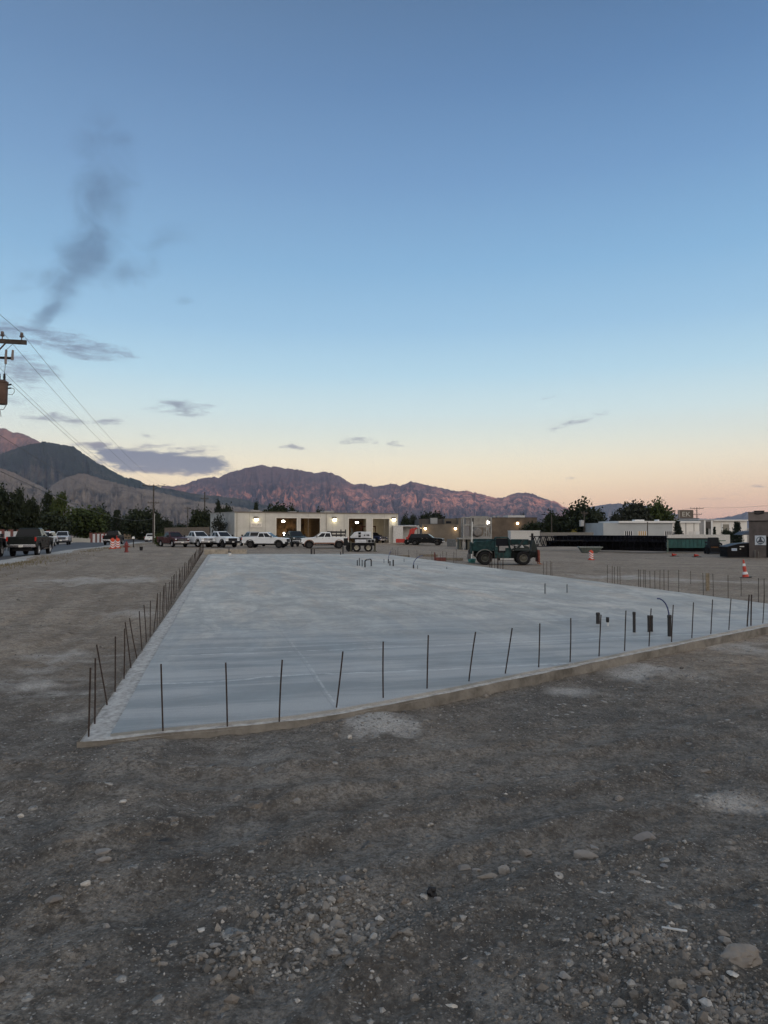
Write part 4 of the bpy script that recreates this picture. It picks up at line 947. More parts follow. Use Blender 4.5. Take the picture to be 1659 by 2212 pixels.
# sign
def text_mesh(txt, size, mat, parent, loc, rot, name='lettering', ext=.006, sx=1.0):
    cu = bpy.data.curves.new(name, 'FONT'); cu.body = txt; cu.size = size; cu.extrude = ext; cu.align_x = 'CENTER'; cu.align_y = 'CENTER'; cu.resolution_u = 3
    o = bpy.data.objects.new(name, cu); col.objects.link(o); dg = bpy.context.evaluated_depsgraph_get()
    me = bpy.data.meshes.new_from_object(o.evaluated_get(dg)); bpy.data.objects.remove(o); bpy.data.curves.remove(cu)
    me.materials.clear(); me.materials.append(mat); m = bpy.data.objects.new(name, me); col.objects.link(m); m.parent = parent; m.location = loc; m.rotation_euler = rot; m.scale = (sx, 1, 1); return m
s = s_at(553.5); z = zat(553.5, 1133.6); wS = s_at(565.7)-s_at(541.4); hS = 10.4/FPX*(S0.y+SE_.y*s)
sg = empty('sign_board', Vector((S0.x, S0.y, sz))+SE_*s+Vector((0,0,z)), sang, 'small white lettered sign under the left lamp on the workshop', 'sign')
mb = MB(); mb.bb(-wS/2, wS/2, -.05, -.005, -hS/2, hS/2); mb.build('panel', M('sign_white', (.62,.60,.58), .6, var=.06), sg)
dkt = M('sign_dark', (.07,.07,.08), .6, var=0)
text_mesh('HAKERS', hS*.50, dkt, sg, (0, -.058, -hS*.02), (math.pi/2, 0, 0), sx=1.12)
mb = MB(); mb.bb(-wS*.38, wS*.2, -.06, -.05, hS*.30, hS*.36); mb.bb(-wS*.40, wS*.40, -.06, -.05, -hS*.38, -hS*.33); mb.build('rule', M('sign_grey', (.30,.30,.32), .6, var=0), sg)
# lamps and gear inside the bays
def shop_pt(px, dep, z): s = s_at(px); n_ = Vector((-SE_.y, SE_.x, 0)); return Vector((S0.x, S0.y, sz))+SE_*s+n_*dep+Vector((0,0,z))
k = 0
for px, dep, z, lab in ((628,3,3.75,'round lamp hanging in the first open bay'),(757,1.6,3.05,'round lamp low at the left of the third open bay'),(783.5,2,3.6,'round lamp high at the right of the third open bay'),(771,7,3.7,'small far lamp deep in the third open bay'),(785,4,1.75,'low work lamp above the white machine in the third bay')):
    l_ = empty('hanging_lamp', shop_pt(px, dep, z), sang, lab, 'hanging lamp', 'lamps hanging in the workshop bays')
    mb = MB(); rr = .30 if k < 3 else .17; mb.lathe([(.001,.12),(rr*.5,.10),(rr,-.06),(rr*.9,-.12),(rr*.5,-.22),(.001,-.25)], n=16); mb.build('lens', white_l, l_, smooth=True)
    mb = MB(); mb.cyl((0,0,.12),(0,0,min(1.2, SH-.6-z)),.025); mb.build('cord', dkst, l_); k += 1
ip = [(622,9.5,1.9,75),(683,10,1.7,85),(772,8.5,2.0,85),(822,8,2.0,60)]
for px, dep, z, pw in ip:
    p = shop_pt(px, dep, z); q = p-Vector((S0.x, S0.y, sz)); lamp_light('bay_glow', (q.dot(SE_), q.dot(Vector((-SE_.y, SE_.x, 0))), q.z), pw, (1,.78,.46), shop, .3)
def gear(name, px, dep, lab, cat, fn, rz=0):
    t = empty(name, shop_pt(px, dep, 0), sang+rz, lab, cat); fn(t); return t
woodp = M('stacked_plywood', (.42,.26,.12), .8, var=.25, scale=3)
def f1(t):
    for q in range(4):
        mb = MB(); mb.bb(-1.3+q*.66, -1.3+q*.66+.60, -.05, .05, 0, 2.5); mb.build('sheet', woodp, t)
gear('plywood_sheets', 685, 9.5, 'row of plywood sheets leaning at the back of the second bay', 'plywood', f1)
def f2(t):
    mb = MB()
    for q in (-1.2, 0, 1.2):
        for yy in (-.3, .3): mb.bb(q-.05, q+.05, yy-.05, yy+.05, 0, 2.6)
    for zz in (.5, 1.2, 1.9, 2.6): mb.bb(-1.25, 1.25, -.35, .35, zz-.05, zz)
    mb.build('frame', M('brown_rack', (.07,.035,.02), .7), t)
    random.seed(5)
    for q in range(9):
        mb = MB(); x0 = -1.1+(q % 3)*.8; zz = (.5, 1.2, 1.9)[q//3]; mb.bb(x0, x0+.5, -.25, .2, zz, zz+.25+random.random()*.25); mb.build('carton', M('carton_%s' % 'abc'[q % 3], ((.28,.17,.09),(.11,.09,.08),(.35,.30,.24))[q % 3], .8), t)
gear('storage_rack', 612, 8.5, 'brown shelf rack of cartons inside the first bay', 'rack', f2)
def f3(t):
    mb = MB(); mb.bb(-.5,.5,-.4,.4,0,1.1); mb.bb(-.28,.28,-.25,.25,1.1,2.9); mb.bb(-.7,.5,-.3,.3,2.2,2.7); mb.build('column', M('khaki_machine', (.22,.19,.09), .6, var=.2), t, bevel=.04)
    mb = MB(); mb.cyl((-.5,-.1,1.2),(-.5,-.1,2.3),.09); mb.bb(-.8,.8,-.4,.4,1.02,1.16); mb.build('table', dkst, t)
gear('drill_press', 766, 4.5, 'khaki column machine standing inside the third bay', 'machine', f3)
def f3b(t):
    for q in range(3):
        mb = MB(); mb.bb(-.9+q*.62,-.35+q*.62,-.2,.2,.2,3.3); mb.build('locker', M('red_brown_locker', (.13,.045,.03), .6, var=.2), t)
gear('locker_row', 783, 9.5, 'dark red lockers at the back of the third bay', 'lockers', f3b)
def f4(t):
    mb = MB(); mb.bb(-.1,.1,-.1,.1,0,3.9); mb.bb(-1.6,1.5,-.08,.08,2.75,2.95); mb.bb(-1.5,-1.35,-.08,.08,0,2.75); mb.bb(1.35,1.5,-.08,.08,0,2.75); mb.build('frame', M('red_lift_steel', (.12,.035,.025), .6, var=.2), t)
    mb = MB(); mb.bb(-.35,.55,-.15,-.05,1.3,2.3); mb.build('lit_panel', M('orange_panel', (.60,.40,.22), .7, var=.1), t)
gear('gantry_lift', 824, 4.5, 'dark red gantry frame with a pale panel in the fourth bay', 'lift', f4)
pickup(shop_pt(824, 2.9, -.02), sang-math.pi/2+.2, P_blue, 'dark blue pickup nosing out of the fourth bay', rimm=darkrim, sc=.95)
def f5(t):
    mb = MB(); mb.bb(-1.0,1.0,-.6,.6,.35,1.0); mb.bb(-.2,.9,-.55,.55,1.0,1.9); mb.build('body', dkst, t, bevel=.06)
    for xx in (-.55,.55):
        for yy in (-.66,.66): wheel(t, xx, yy, .38, .26, darkrim)
    for yy in (-.32,.36):
        mb = MB(); mb.lathe([(.001,-.05),(.13,-.05),(.13,.05),(.001,.06)], (.93 if False else -1.0, yy, 1.75), 'X', 14); mb.bar((-1.0,yy,1.0),(-1.0,yy,1.7),.05); mb.build('work_lamp', white_l, t)
t_ = empty('loader', site(619, 101), face(.15,-1)+math.pi, 'small dark loader with two bright lamps behind the dark green pickup', 'loader'); f5(t_)

# white shed, red lift
def site2(px, d): return site(px, d)
sh = empty('white_shed', site(878, 124), face(1, .08), 'open white-framed shed against the right end of the workshop', 'shed')
mb = MB(); mb.bb(-2.3,2.2,-.02,2.4,2.86,3.0); mb.bb(2.1,2.25,-.05,.1,0,2.86); mb.bb(-2.3,-2.15,-.05,.1,0,2.86); mb.bb(-2.3,2.2,2.3,2.4,0,2.86); mb.bb(-2.3,-.6,.02,.12,0,2.86); mb.build('frame', M('shed_white', (.55,.55,.54), .6, var=.12), sh)
rl = empty('red_lift', site(884, 119), face(1, -.1), 'bright red machine standing before the white shed', 'machine')
redm = M('machine_red', (.42,.030,.022), .5, var=.2)
mb = MB(); mb.bb(-.5,.9,-.6,.6,.8,1.25); mb.prism([(-.3,1.25),(.7,1.25),(1.0,2.6),(.6,2.75),(.1,2.5),(0,1.9)], -.35, .35); mb.bar((.3,0,2.2),(1.3,0,2.75),.3); mb.build('body', redm, rl, bevel=.04)
mb = MB(); mb.bb(-2.2,-.7,-.5,.5,.3,.95); mb.build('bucket', redm, rl, bevel=.08)
mb = MB(); mb.bb(-.6,1.3,-.5,.5,.3,.8); mb.build('chassis', dkst, rl)
for xx in (-.35,.85):
    for yy in (-.62,.62): bigwheel(rl, xx, yy, .45, .3, dkst, 12)

# ------------------------------------------------------------------ tan warehouse far behind
tanw = M('tan_block_wall', (.098,.078,.060), .9, var=.14, scale=.5, bump=.15); tanu = M('grey_brown_wall', (.075,.069,.065), .9, var=.12, scale=.5); tanl = M('pale_tan_wall', (.125,.108,.088), .9, var=.1, scale=.4)
D0 = 190.0
def bx(mb, px0, px1, py0, d, dep, zb_=-2.2): mb.bb(X(px0,d), X(px1,d), d, d+dep, zb_, Zp(py0,d))
wh = empty('warehouse', (0,0,0), 0, 'wide flat-roofed tan warehouse with lit lamps beyond the yard', 'building')
mb = MB(); bx(mb, 1058, 1160, 1118.5, D0, 30); mb.build('tall_block', tanw, wh)
mb = MB(); bx(mb, 990, 1058, 1119, D0-1.0, 30); bx(mb, 960, 990, 1120, D0+2, 28); mb.build('middle_block', tanl, wh)
mb = MB(); bx(mb, 905, 960, 1121, D0+6, 28); mb.build('grey_block', tanu, wh)
mb = MB(); bx(mb, 912, 991, 1132.5, D0-9, 7.9); mb.build('front_block', tanl, wh)
mb = MB(); mb.bb(X(1058,D0)-.1, X(1160,D0)+.1, D0-.12, D0+.2, Zp(1118.5,D0), Zp(1117.6,D0)); mb.build('parapet_cap', M('dark_cap', (.06,.055,.05), .7), wh)
mb = MB(); bx(mb, 1097, 1134, 1113.2, D0+9, 8, 3); mb.build('roof_unit', M('pale_roof_unit', (.45,.46,.47), .6, var=.1), wh)
for a, b_, t_ in ((1065,1070,1114.5),(1074,1079,1114),(1021,1026,1115),(930,945,1118.7),(1084,1092,1116.5),(1040,1044,1116.5),(1050,1053,1116)):
    mb = MB(); bx(mb, a, b_, t_, D0+5, 2, 3); mb.build('roof_vent', M('vent_steel', (.30,.31,.32), .5, var=.1), wh)
mb = MB(); mb.bb(X(970,D0-10), X(982,D0-10), D0-1.2, D0-.95, Zp(1131,D0), Zp(1126,D0)); mb.build('window', glass, wh)
for px, py, d, big, lab in ((918.5,1142,D0-9,1,'warm lamp on the low front wall of the tan warehouse, left of two'),(909.5,1142.5,D0-9,0,'pale dim lamp at the left end of the low warehouse wall'),(983.5,1142,D0-9,1,'warm lamp on the warehouse wall beside the pale gantry'),(1053.5,1128.5,D0-1.0,2,'bright white lamp high on the warehouse, right of the gantry'),(1117.5,1130.5,D0,1,'small warm lamp on the right part of the tan warehouse')):
    l_ = empty('wall_light', (X(px,d), d-.05, Zp(py,d)), 0, lab, 'wall lamp', 'lit lamps on the far warehouse')
    r_ = (.22,.30,.50)[big]
    mb = MB(); mb.lathe([(.001,.0),(r_*.6,-.03),(r_,-.2),(r_*.8,-.4),(.001,-.5)], axis='Y', n=14); mb.build('lens', white_l if big == 2 else amber_l, l_, smooth=True)
    mb = MB(); mb.bb(-r_*.9, r_*.9, -.55, 0, r_*.9, r_*1.15); mb.build('hood', dkst, l_)
    lamp_light('wall_glow', (0, -1.0, -.5), (12,34,40)[big], (1,.7,.4), l_, .2)
lw = empty('dark_shed', (0,0,0), 0, 'low dark grey shed right of the workshop, before the tan warehouse', 'shed')
d = 150; mb = MB(); bx(mb, 862, 912, 1141, d, 9); mb.build('wall', M('shed_dark_wall', (.055,.055,.058), .8, var=.15), lw)
mb = MB(); mb.bb(X(861,d), X(905,d), d-.4, d+9, Zp(1141,d), Zp(1140.2,d)); mb.hexa([(X(861,d),d-.4,Zp(1140.2,d)),(X(905,d),d-.4,Zp(1140.2,d)),(X(905,d),d+9,Zp(1140.2,d)),(X(861,d),d+9,Zp(1140.2,d))], [(X(862,d),d+6,Zp(1134,d)),(X(901,d),d+6,Zp(1134,d)),(X(901,d),d+9,Zp(1134,d)),(X(862,d),d+9,Zp(1134,d))]); mb.build('roof', M('shed_grey_roof', (.15,.155,.16), .6, var=.1), lw)

# ------------------------------------------------------------------ pale buildings on the right
greyw = M('pale_grey_wall', (.36,.385,.40), .85, var=.06, scale=.3); whitew = M('white_wall', (.66,.65,.62), .8, var=.05, scale=.3); fasc = M('white_fascia', (.66,.67,.67), .7, var=.05)
gb = empty('office_building', (0,0,0), 0, 'pale grey single-storey office with barred windows behind the steel girders', 'building')
d = 150
mb = MB(); bx(mb, 1303, 1452, 1129.5, d, 14, -2.4); mb.build('wall', greyw, gb)
mb = MB(); mb.bb(X(1452,d)+.003, X(1510,d), d-.08, d+14, -2.4, Zp(1129.5,d)); mb.build('pale_wall', whitew, gb)
mb = MB(); mb.bb(X(1335,d), X(1512,d), d-.35, d+14, Zp(1129.5,d)+.003, Zp(1125.5,d)); rf = mb.build('roof', fasc, gb)
for a, b_ in ((1372,1392),(1421,1424)):
    mb = MB(); mb.bb(X(a,d+5), X(b_,d+5), d+5, d+7, Zp(1125.5,d), Zp(1122.5,d+5)); mb.build('roof_unit', fasc, rf)
for k, (a, b_, m_) in enumerate(((1304+131-1,1304+152,glass),)):
    pass
for a, b_, y0, y1, m_ in ((1435.5,1453.5,1148,1160.5,glass),(1378,1396,1147.5,1156.5,M('curtain_amber', (.42,.28,.12), .7)),(1349,1366,1147.5,1156.5,glass),(1486.5,1498,1148,1160,M('slatted_panel', (.45,.43,.40), .7)),(1503,1509.5,1148,1160,M('brown_glass', (.10,.09,.08), .3, var=0))):
    mb = MB(); off = .09 if a > 1455 else .008; mb.bb(X(a,d), X(b_,d), d-off-.05, d-off, Zp(y1,d), Zp(y0,d)); w = mb.build('window', m_, gb)
    mb = MB(); n = 4
    for q in range(n+1): xx = X(a,d)+(X(b_,d)-X(a,d))*q/n; mb.bb(xx-.07, xx+.07, d-off-.09, d-off-.05, Zp(y1,d), Zp(y0,d))
    mb.build('mullion', fasc, w)
mb = MB(); mb.bb(X(1457,d), X(1466,d), d-.16, d-.09, Zp(1141,d), Zp(1131.5,d)); mb.build('vent_panel', tanu, gb)
for px in (1481, 1498.5):
    mb = MB(); mb.bb(X(px,d)-.07, X(px,d)+.07, d-.12, d-.081, -2.4, Zp(1129.8,d)); mb.build('panel_joint', M('joint_grey', (.22,.21,.20), .8), gb)
hb = empty('flat_roof_block', (0,0,0), 0, 'white and grey panelled block right of the pale grey office, behind small conifers', 'building')
d = 165
mb = MB(); bx(mb, 1509, 1540, 1123.5, d, 12, -2.5); mb.build('grey_bay', M('mid_grey_wall', (.26,.265,.27), .85, var=.06), hb)
mb = MB(); mb.bb(X(1540,d)+.003, X(1615,d), d+.3, d+12, -2.5, Zp(1125,d)); mb.build('white_bay', whitew, hb)
mb = MB(); mb.bb(X(1520,d), X(1523.5,d), d-.15, d-.003, -2.5, Zp(1124,d)); mb.bb(X(1535.5,d), X(1539,d), d-.15, d-.003, -2.5, Zp(1124,d)); mb.bb(X(1560,d), X(1562,d), d+.15, d+.297, -2.5, Zp(1129,d)); mb.bb(X(1576,d), X(1579,d), d+.15, d+.297, -2.5, Zp(1129,d)); mb.build('pilaster', fasc, hb)
mb = MB(); mb.bb(X(1524,d), X(1535,d), d-.08, d-.003, Zp(1142,d), Zp(1127,d)); mb.build('dark_panel', tanu, hb)
mb = MB(); mb.bb(X(1562.5,d), X(1575.5,d), d+.2, d+.297, Zp(1147,d), Zp(1132.5,d)); mb.build('window', M('beige_blind', (.22,.21,.18), .7), hb)
mb = MB(); mb.bb(X(1541,d), X(1616,d), d-.2, d+12, Zp(1125,d)+.002, Zp(1122.6,d)); mb.bb(X(1508.5,d), X(1540,d), d-.25, d+12, Zp(1123.5,d)+.002, Zp(1122.3,d)); mb.build('roof', fasc, hb)
gb2 = empty('long_hall', (0,0,0), 0, 'low grey hall roof showing behind the pale office, under the lettered sign', 'building')
d = 200; mb = MB(); bx(mb, 1440, 1507, 1120.5, d, 15, -2.6); mb.build('wall', greyw, gb2)
mb = MB(); mb.bb(X(1438,d), X(1508,d), d-.3, d+15, Zp(1120.5,d), Zp(1119,d)); mb.build('roof', M('slate_roof_edge', (.16,.17,.19), .7), gb2)
# lettered roadside sign on a post
d = 215; ps = empty('pole_sign', (X(1481,d), d, -2.2), 0, 'rectangular brown sign with pale letters on a post above the roofs', 'sign')
zc = Zp(1111.3,d)+2.2; mb = MB(); mb.bb(-2.25, 2.25, -.25, .25, zc-1.35, zc+1.35); mb.build('panel', M('brown_sign', (.095,.075,.06), .6, var=.1), ps)
mb = MB(); mb.bb(-2.25, -1.8, -.262, -.25, zc-1.35, zc+1.35); mb.build('edge_band', M('sign_edge', (.25,.22,.20), .6), ps)
text_mesh('EK', 2.0, M('pale_letters', (.42,.42,.38), .6, var=0), ps, (.1, -.262, zc), (math.pi/2,0,0), sx=1.15)
mb = MB(); mb.cyl((0,0,0),(0,0,zc-1.35),.2); mb.build('post', dkst, ps)
# brown building at the right edge with a round emblem
d = 80; bz = -1.47; BA = R(-28); bb_ = empty('brown_building', (X(1617.5,d), d, bz), BA, 'brown block building at the right edge with a white emblem board and a dark doorway', 'building')
brw = M('brown_block_wall', (.085,.074,.070), .9, var=.12, scale=1.5, bump=.3); upw = M('grey_brown_parapet', (.150,.130,.122), .9, var=.08, scale=.8)
hB = Zp(1107.5,d)-bz; h1 = Zp(1125.7,d)-bz; hd = Zp(1159,d)-bz
def bl(px):
    k = (px-CXP)/FPX; return (80*k-X(1617.5,80))/(math.cos(BA)-k*math.sin(BA))
dx0 = bl(1654.5)
mb = MB(); mb.bb(0, dx0, 0, .3, -.3, h1); mb.bb(dx0, dx0+1.2, 0, .3, hd, h1); mb.bb(dx0+1.2, 8, 0, .3, -.3, h1); mb.bb(0, .3, .3, 9, -.3, h1); mb.bb(dx0, dx0+1.2, .9, 1.0, -.3, hd); mb.build('wall', brw, bb_)
mb = MB(); mb.bb(-.05, 8, -.05, 9, h1, hB); pw_ = mb.build('parapet', upw, bb_)
mb = MB(); mb.bb(-.10, 8, -.10, 9, hB, hB+.08); mb.build('cap', M('grey_cap', (.20,.19,.19), .7), bb_)
mb = MB(); mb.bb(-.06, 8, -.08, -.052, h1-.02, h1+.06); mb.build('drip_edge', dkst, bb_)
mb = MB(); mb.bb(dx0+.02, dx0+1.18, .80, .88, -.3, hd-.02); mb.build('door', blackp, bb_)
mb = MB(); mb.bb(.5, 1.55, -.16, -.052, h1+.98, h1+1.16); mb.tube([(.55,-.1,h1+.86),(1.0,-.13,h1+.8),(1.5,-.1,h1+.9)], .05); mb.build('fixture', blackp, bb_)
mb = MB(); mb.bb(.55, .62, -.3, -.03, 0, .9); mb.bb(.9, .95, -.3, -.24, 0, .75); mb.build('bollard_post', M('grey_post', (.16,.16,.15), .7), bb_)
w_ = X(1648.8,d)-X(1635.5,d)-.4; cx_ = bl(1642.2); cz_ = Zp(1167,d)-bz
eb = empty('emblem_board', (0,0,0), BA, 'square white board with a dark round emblem on the brown building', 'sign'); eb.location = Vector((X(1617.5,d)+cx_*math.cos(BA), d+cx_*math.sin(BA), bz+cz_)); 
mb = MB(); mb.bb(-.55, .55, -.05, -.004, -.53, .53); mb.build('panel', M('board_white', (.45,.50,.56), .5, var=.06), eb, bevel=.02)
ek = M('emblem_dark', (.03,.04,.06), .5, var=0)
mb = MB(); mb.lathe([(.34,-.056),(.43,-.056),(.43,-.05),(.34,-.05)], axis='Y', n=32, closed=True); mb.build('ring', M('emblem_teal', (.07,.12,.15), .5, var=0), eb)
mb = MB(); mb.prism([(-.26,-.12),(.26,-.12),(.12,.08),(.08,.30),(0,.44),(-.08,.30),(-.12,.08)], -.062, -.05); mb.prism([(-.36,-.12),(.36,-.12),(.30,-.22),(-.30,-.22)], -.060, -.05); mb.prism([(-.22,-.28),(.24,-.28),(.14,-.36),(-.14,-.36)], -.060, -.05); mb.build('figure', ek, eb)
mb = MB(); mb.bb(-.30, .1, -.06, -.05, -.50, -.45); mb.build('lettering_strip', M('strip_blue', (.10,.14,.20), .5, var=0), eb)
# lean-to porch between
lt = empty('porch_roof', site(1611, 92), 0, 'dark sloping porch roof with one pale post beside the brown building', 'porch'); lt.scale = (.38, .8, .80)
mb = MB(); mb.hexa([(-1.2,0,3.0),(3.2,0,3.0),(3.2,3,3.0),(-1.2,3,3.0)], [(.6,.6,3.5),(3.2,.6,3.7),(3.2,3,3.7),(.6,3,3.5)]); mb.build('roof', M('dark_blue_roof', (.03,.035,.05), .6), lt)
for q in (-.8, 2.8):
    mb = MB(); mb.bb(q-.07, q+.07, .1, .24, 0, 3.0); mb.build('post', M('pale_post', (.34,.34,.26), .7), lt)

# ------------------------------------------------------------------ dumpster, roll-off bin, girders, hopper, gantry
dp = empty('dumpster', site(1589, 81), R(2), 'black dumpster with a sloping lid and a white label, before the brown building', 'dumpster')
mb = MB(); mb.prism([(-1.4,.08),(1.4,.08),(1.4,1.62),(-.2,1.5),(-1.4,1.18)], -.8, .9); mb.build('bin', M('black_bin_steel', (.005,.005,.006), .7, var=.2, spec=.15), dp, bevel=.03)
mb = MB(); mb.hexa([(-1.46,-.86,1.19),(-.1,-.86,1.52),(-.1,.95,1.52),(-1.46,.95,1.19)], [(-1.46,-.86,1.25),(-.1,-.86,1.58),(-.1,.95,1.58),(-1.46,.95,1.25)]); mb.hexa([(-.09,-.86,1.52),(1.45,-.86,1.63),(1.45,.95,1.63),(-.09,.95,1.52)], [(-.09,-.86,1.58),(1.45,-.86,1.69),(1.45,.95,1.69),(-.09,.95,1.58)]); mb.build('lid', M('navy_lid', (.009,.013,.024), .5, var=.15), dp)
mb = MB(); mb.bb(-.92, -.32, -.82, -.803, .78, 1.05); lb = mb.build('label_plate', M('label_blue_white', (.42,.50,.62), .5, var=.08), dp)
mb = MB(); mb.bb(-.84, -.40, -.826, -.82, .88, .95); mb.build('label_bar', M('label_bar', (.18,.25,.4), .5, var=0), lb)
mb = MB(); mb.bb(0, .14, -.82, -.80, .92, 1.02); mb.bb(0, .5, -.83, -.80, 1.2, 1.3); mb.build('sticker', platem, dp)
for yy in (-.5, .5):
    mb = MB(); mb.bb(-1.46, -1.4, yy-.08, yy+.08, .6, .8); mb.build('fork_pocket', dkst, dp)
ro_ = empty('roll_off_bin', site(1490, 99), R(-1.5), 'long teal roll-off bin with a pale end post, beyond the dirt yard', 'bin')
LB = 3.45
mb = MB(); mb.bb(-LB, LB, -1.1, -1.0, .72, 1.9); mb.bb(-LB, LB, 1.0, 1.1, .72, 1.9); mb.bb(-LB, -LB+.1, -1.0, 1.0, .72, 1.9); mb.bb(LB-.1, LB, -1.0, 1.0, .72, 1.9); mb.bb(-LB, LB, -1.1, 1.1, .62, .72); mb.build('bin', M('rolloff_teal', (.013,.080,.078), .6, var=.15, scale=1.5), ro_)
mb = MB(); mb.bb(-LB-.02, LB+.02, -1.16, -1.10, 1.80, 1.94); mb.bb(-LB-.02, LB+.02, 1.10, 1.16, 1.80, 1.94); mb.build('top_rail', tealdk, ro_)
mb = MB()
for q in range(13): mb.bb(-LB+.3+q*.53, -LB+.38+q*.53, -1.14, -1.101, .74, 1.79)
mb.build('rib', M('rolloff_teal_rib', (.012,.066,.065), .55), ro_)
mb = MB(); mb.bb(-LB, LB, -.8, .8, .12, .62); mb.build('skid', M('black_skid', (.004,.0045,.005), .8, spec=.1), ro_)
for q in (-LB-.05, LB+.02):
    mb = MB(); mb.bb(q-.09, q+.09, -1.24, -1.10, .02, 1.72); mb.build('end_post', M('faded_green_post', (.15,.21,.18), .7, var=.2), ro_)
mb = MB(); mb.bb(LB+.1, LB+.9, -1.2, -.9, 1.55, 1.68); mb.build('tarp_arm', M('faded_green_post', (.15,.21,.18)), ro_)
wfn = empty('white_wall_fence', site(1500, 118), R(-1), 'low white board fence behind the teal roll-off bin', 'fence')
for q in range(10):
    mb = MB(); mb.bb(-4.4+q*1.02, -4.4+q*1.02+1.0, -.03, .03, .2, 2.12+(q % 3)*.03); mb.build('board', M('fence_white', (.50,.50,.49), .8, var=.1), wfn)
# skid steer between bin and dumpster
sk = empty('skid_steer', site(1541, 92), R(-100), 'dark skid steer with an orange panel between the teal bin and the dumpster', 'loader')
mb = MB(); mb.bb(-1.2,.9,-.7,.7,.4,1.15); mb.hexa([(-.9,-.6,1.15),(.5,-.6,1.15),(.5,.6,1.15),(-.9,.6,1.15)], [(-.7,-.55,2.1),(.2,-.55,2.1),(.2,.55,2.1),(-.7,.55,2.1)]); mb.build('body', dkst, sk, bevel=.05)
mb = MB(); mb.bb(.9,.95,-.6,.3,.3,.95); mb.build('panel', M('dull_orange', (.16,.07,.02), .6, var=.3), sk)
for xx in (-.7,.45):
    for yy in (-.8,.8): bigwheel(sk, xx, yy, .42, .3, dkst, 12)
for yy in (-.72,.72):
    mb = MB(); mb.bar((-1.1,yy,1.5),(.9,yy,1.25),.12,.2); mb.bar((.9,yy,1.25),(1.5,yy,.5),.12,.2); mb.build('lift_arm', dkst, sk)
mb = MB(); mb.prism([(1.3,.1),(2.0,.1),(1.9,.2),(1.5,.3),(1.45,.8),(1.3,.8)], -.8,.8); mb.build('bucket', dkst, sk)
# steel girders
navy = M('navy_primer_steel', (.005,.0065,.013), .7, var=.25, scale=1.2, spec=.15); blk = M('black_primer_steel', (.003,.003,.004), .8, var=.2, spec=.1)
def girder(px0, px1, py_t, py_b, d0, d1, lab, m_, lattice=True, w=.5):
    a = Vector((X(px0,d0), d0, 0)); b_ = Vector((X(px1,d1), d1, 0)); L = (b_-a).length; mid = (a+b_)/2; ang = math.atan2(b_.y-a.y, b_.x-a.x)
    zt, zb_ = Zp(py_t, mid.y), Zp(py_b, mid.y)
    t = empty('steel_girder', (mid.x, mid.y, zb_), ang, lab, 'girder', 'steel girders stacked in the yard'); hh = zt-zb_
    mb = MB(); mb.bb(-L/2, L/2, -w/2, w/2, hh-.12, hh); mb.bb(-L/2, L/2, -w/2, w/2, 0, .12); mb.build('chord', m_, t)
    mb = MB(); n = max(4, int(L/(1.3*max(hh, .6))))
    if lattice:
        for yy in (-w/2+.04, w/2-.04):
            for k in range(n):
                x0 = -L/2+L*k/n; x1 = x0+L/n
                mb.bar((x0, yy, .06), ((x0+x1)/2, yy, hh-.06), .08); mb.bar(((x0+x1)/2, yy, hh-.06), (x1, yy, .06), .08)
    else:
        mb.bb(-L/2, L/2, -.03, .03, .12, hh-.12)
        for k in range(n*2): xx = -L/2+L*(k+.5)/(n*2); mb.bb(xx-.03, xx+.03, -w/2+.02, w/2-.02, .12, hh-.12)
    mb.build('web', m_, t); return t
girder(1146, 1200, 1157.6, 1181, 104, 106, 'open lattice truss at the left end of the dark girder stack', navy)
girder(1197, 1330, 1157, 1168, 107, 104, 'upper dark girder at the left of the stack, before the big tree', navy, False, .9)
girder(1228, 1440, 1156.6, 1168.5, 104.5, 97, 'upper long dark girder before the pale grey office', navy, False, .9)
girder(1180, 1350, 1168.5, 1181, 106, 101, 'lower black girder at the left of the stack', blk, False, 1.2)
girder(1262, 1438, 1169, 1189, 102, 96, 'lower tall black girder at the right of the stack', blk, False, 1.4)
girder(1340, 1440, 1162, 1186, 94.5, 93, 'sloping lattice girder leaning on the right end of the stack', blk, True, .5)
# hopper skip
hp = empty('hopper_skip', site(1273.5, 95), R(-3), 'grey green boat-shaped skip lying on the yard before the girders', 'skip')
mb = MB(); lo_ = [(-.95,-.45,0),(.9,-.45,0),(.9,.45,0),(-.95,.45,0)]; hi_ = [(-1.45,-.7,.78),(1.5,-.7,.72),(1.5,.7,.72),(-1.45,.7,.78)]
mb.add(lo_+hi_, [(3,2,1,0),(0,1,5,4),(1,2,6,5),(2,3,7,6),(3,0,4,7)]); ob_ = mb.build('shell', M('skip_steel', (.085,.105,.095), .7, var=.2), hp, fix=False); sl_ = ob_.modifiers.new('thick', 'SOLIDIFY'); sl_.thickness = .04
mb = MB(); mb.bb(-1.5,1.55,-.75,-.66,.74,.84); mb.bb(-1.5,1.55,.66,.75,.74,.84); mb.bb(-1.5,-1.41,-.66,.66,.76,.84); mb.bb(1.46,1.55,-.66,.66,.74,.82); mb.build('rim', M('skip_rim', (.25,.28,.27), .6, var=.15), hp)
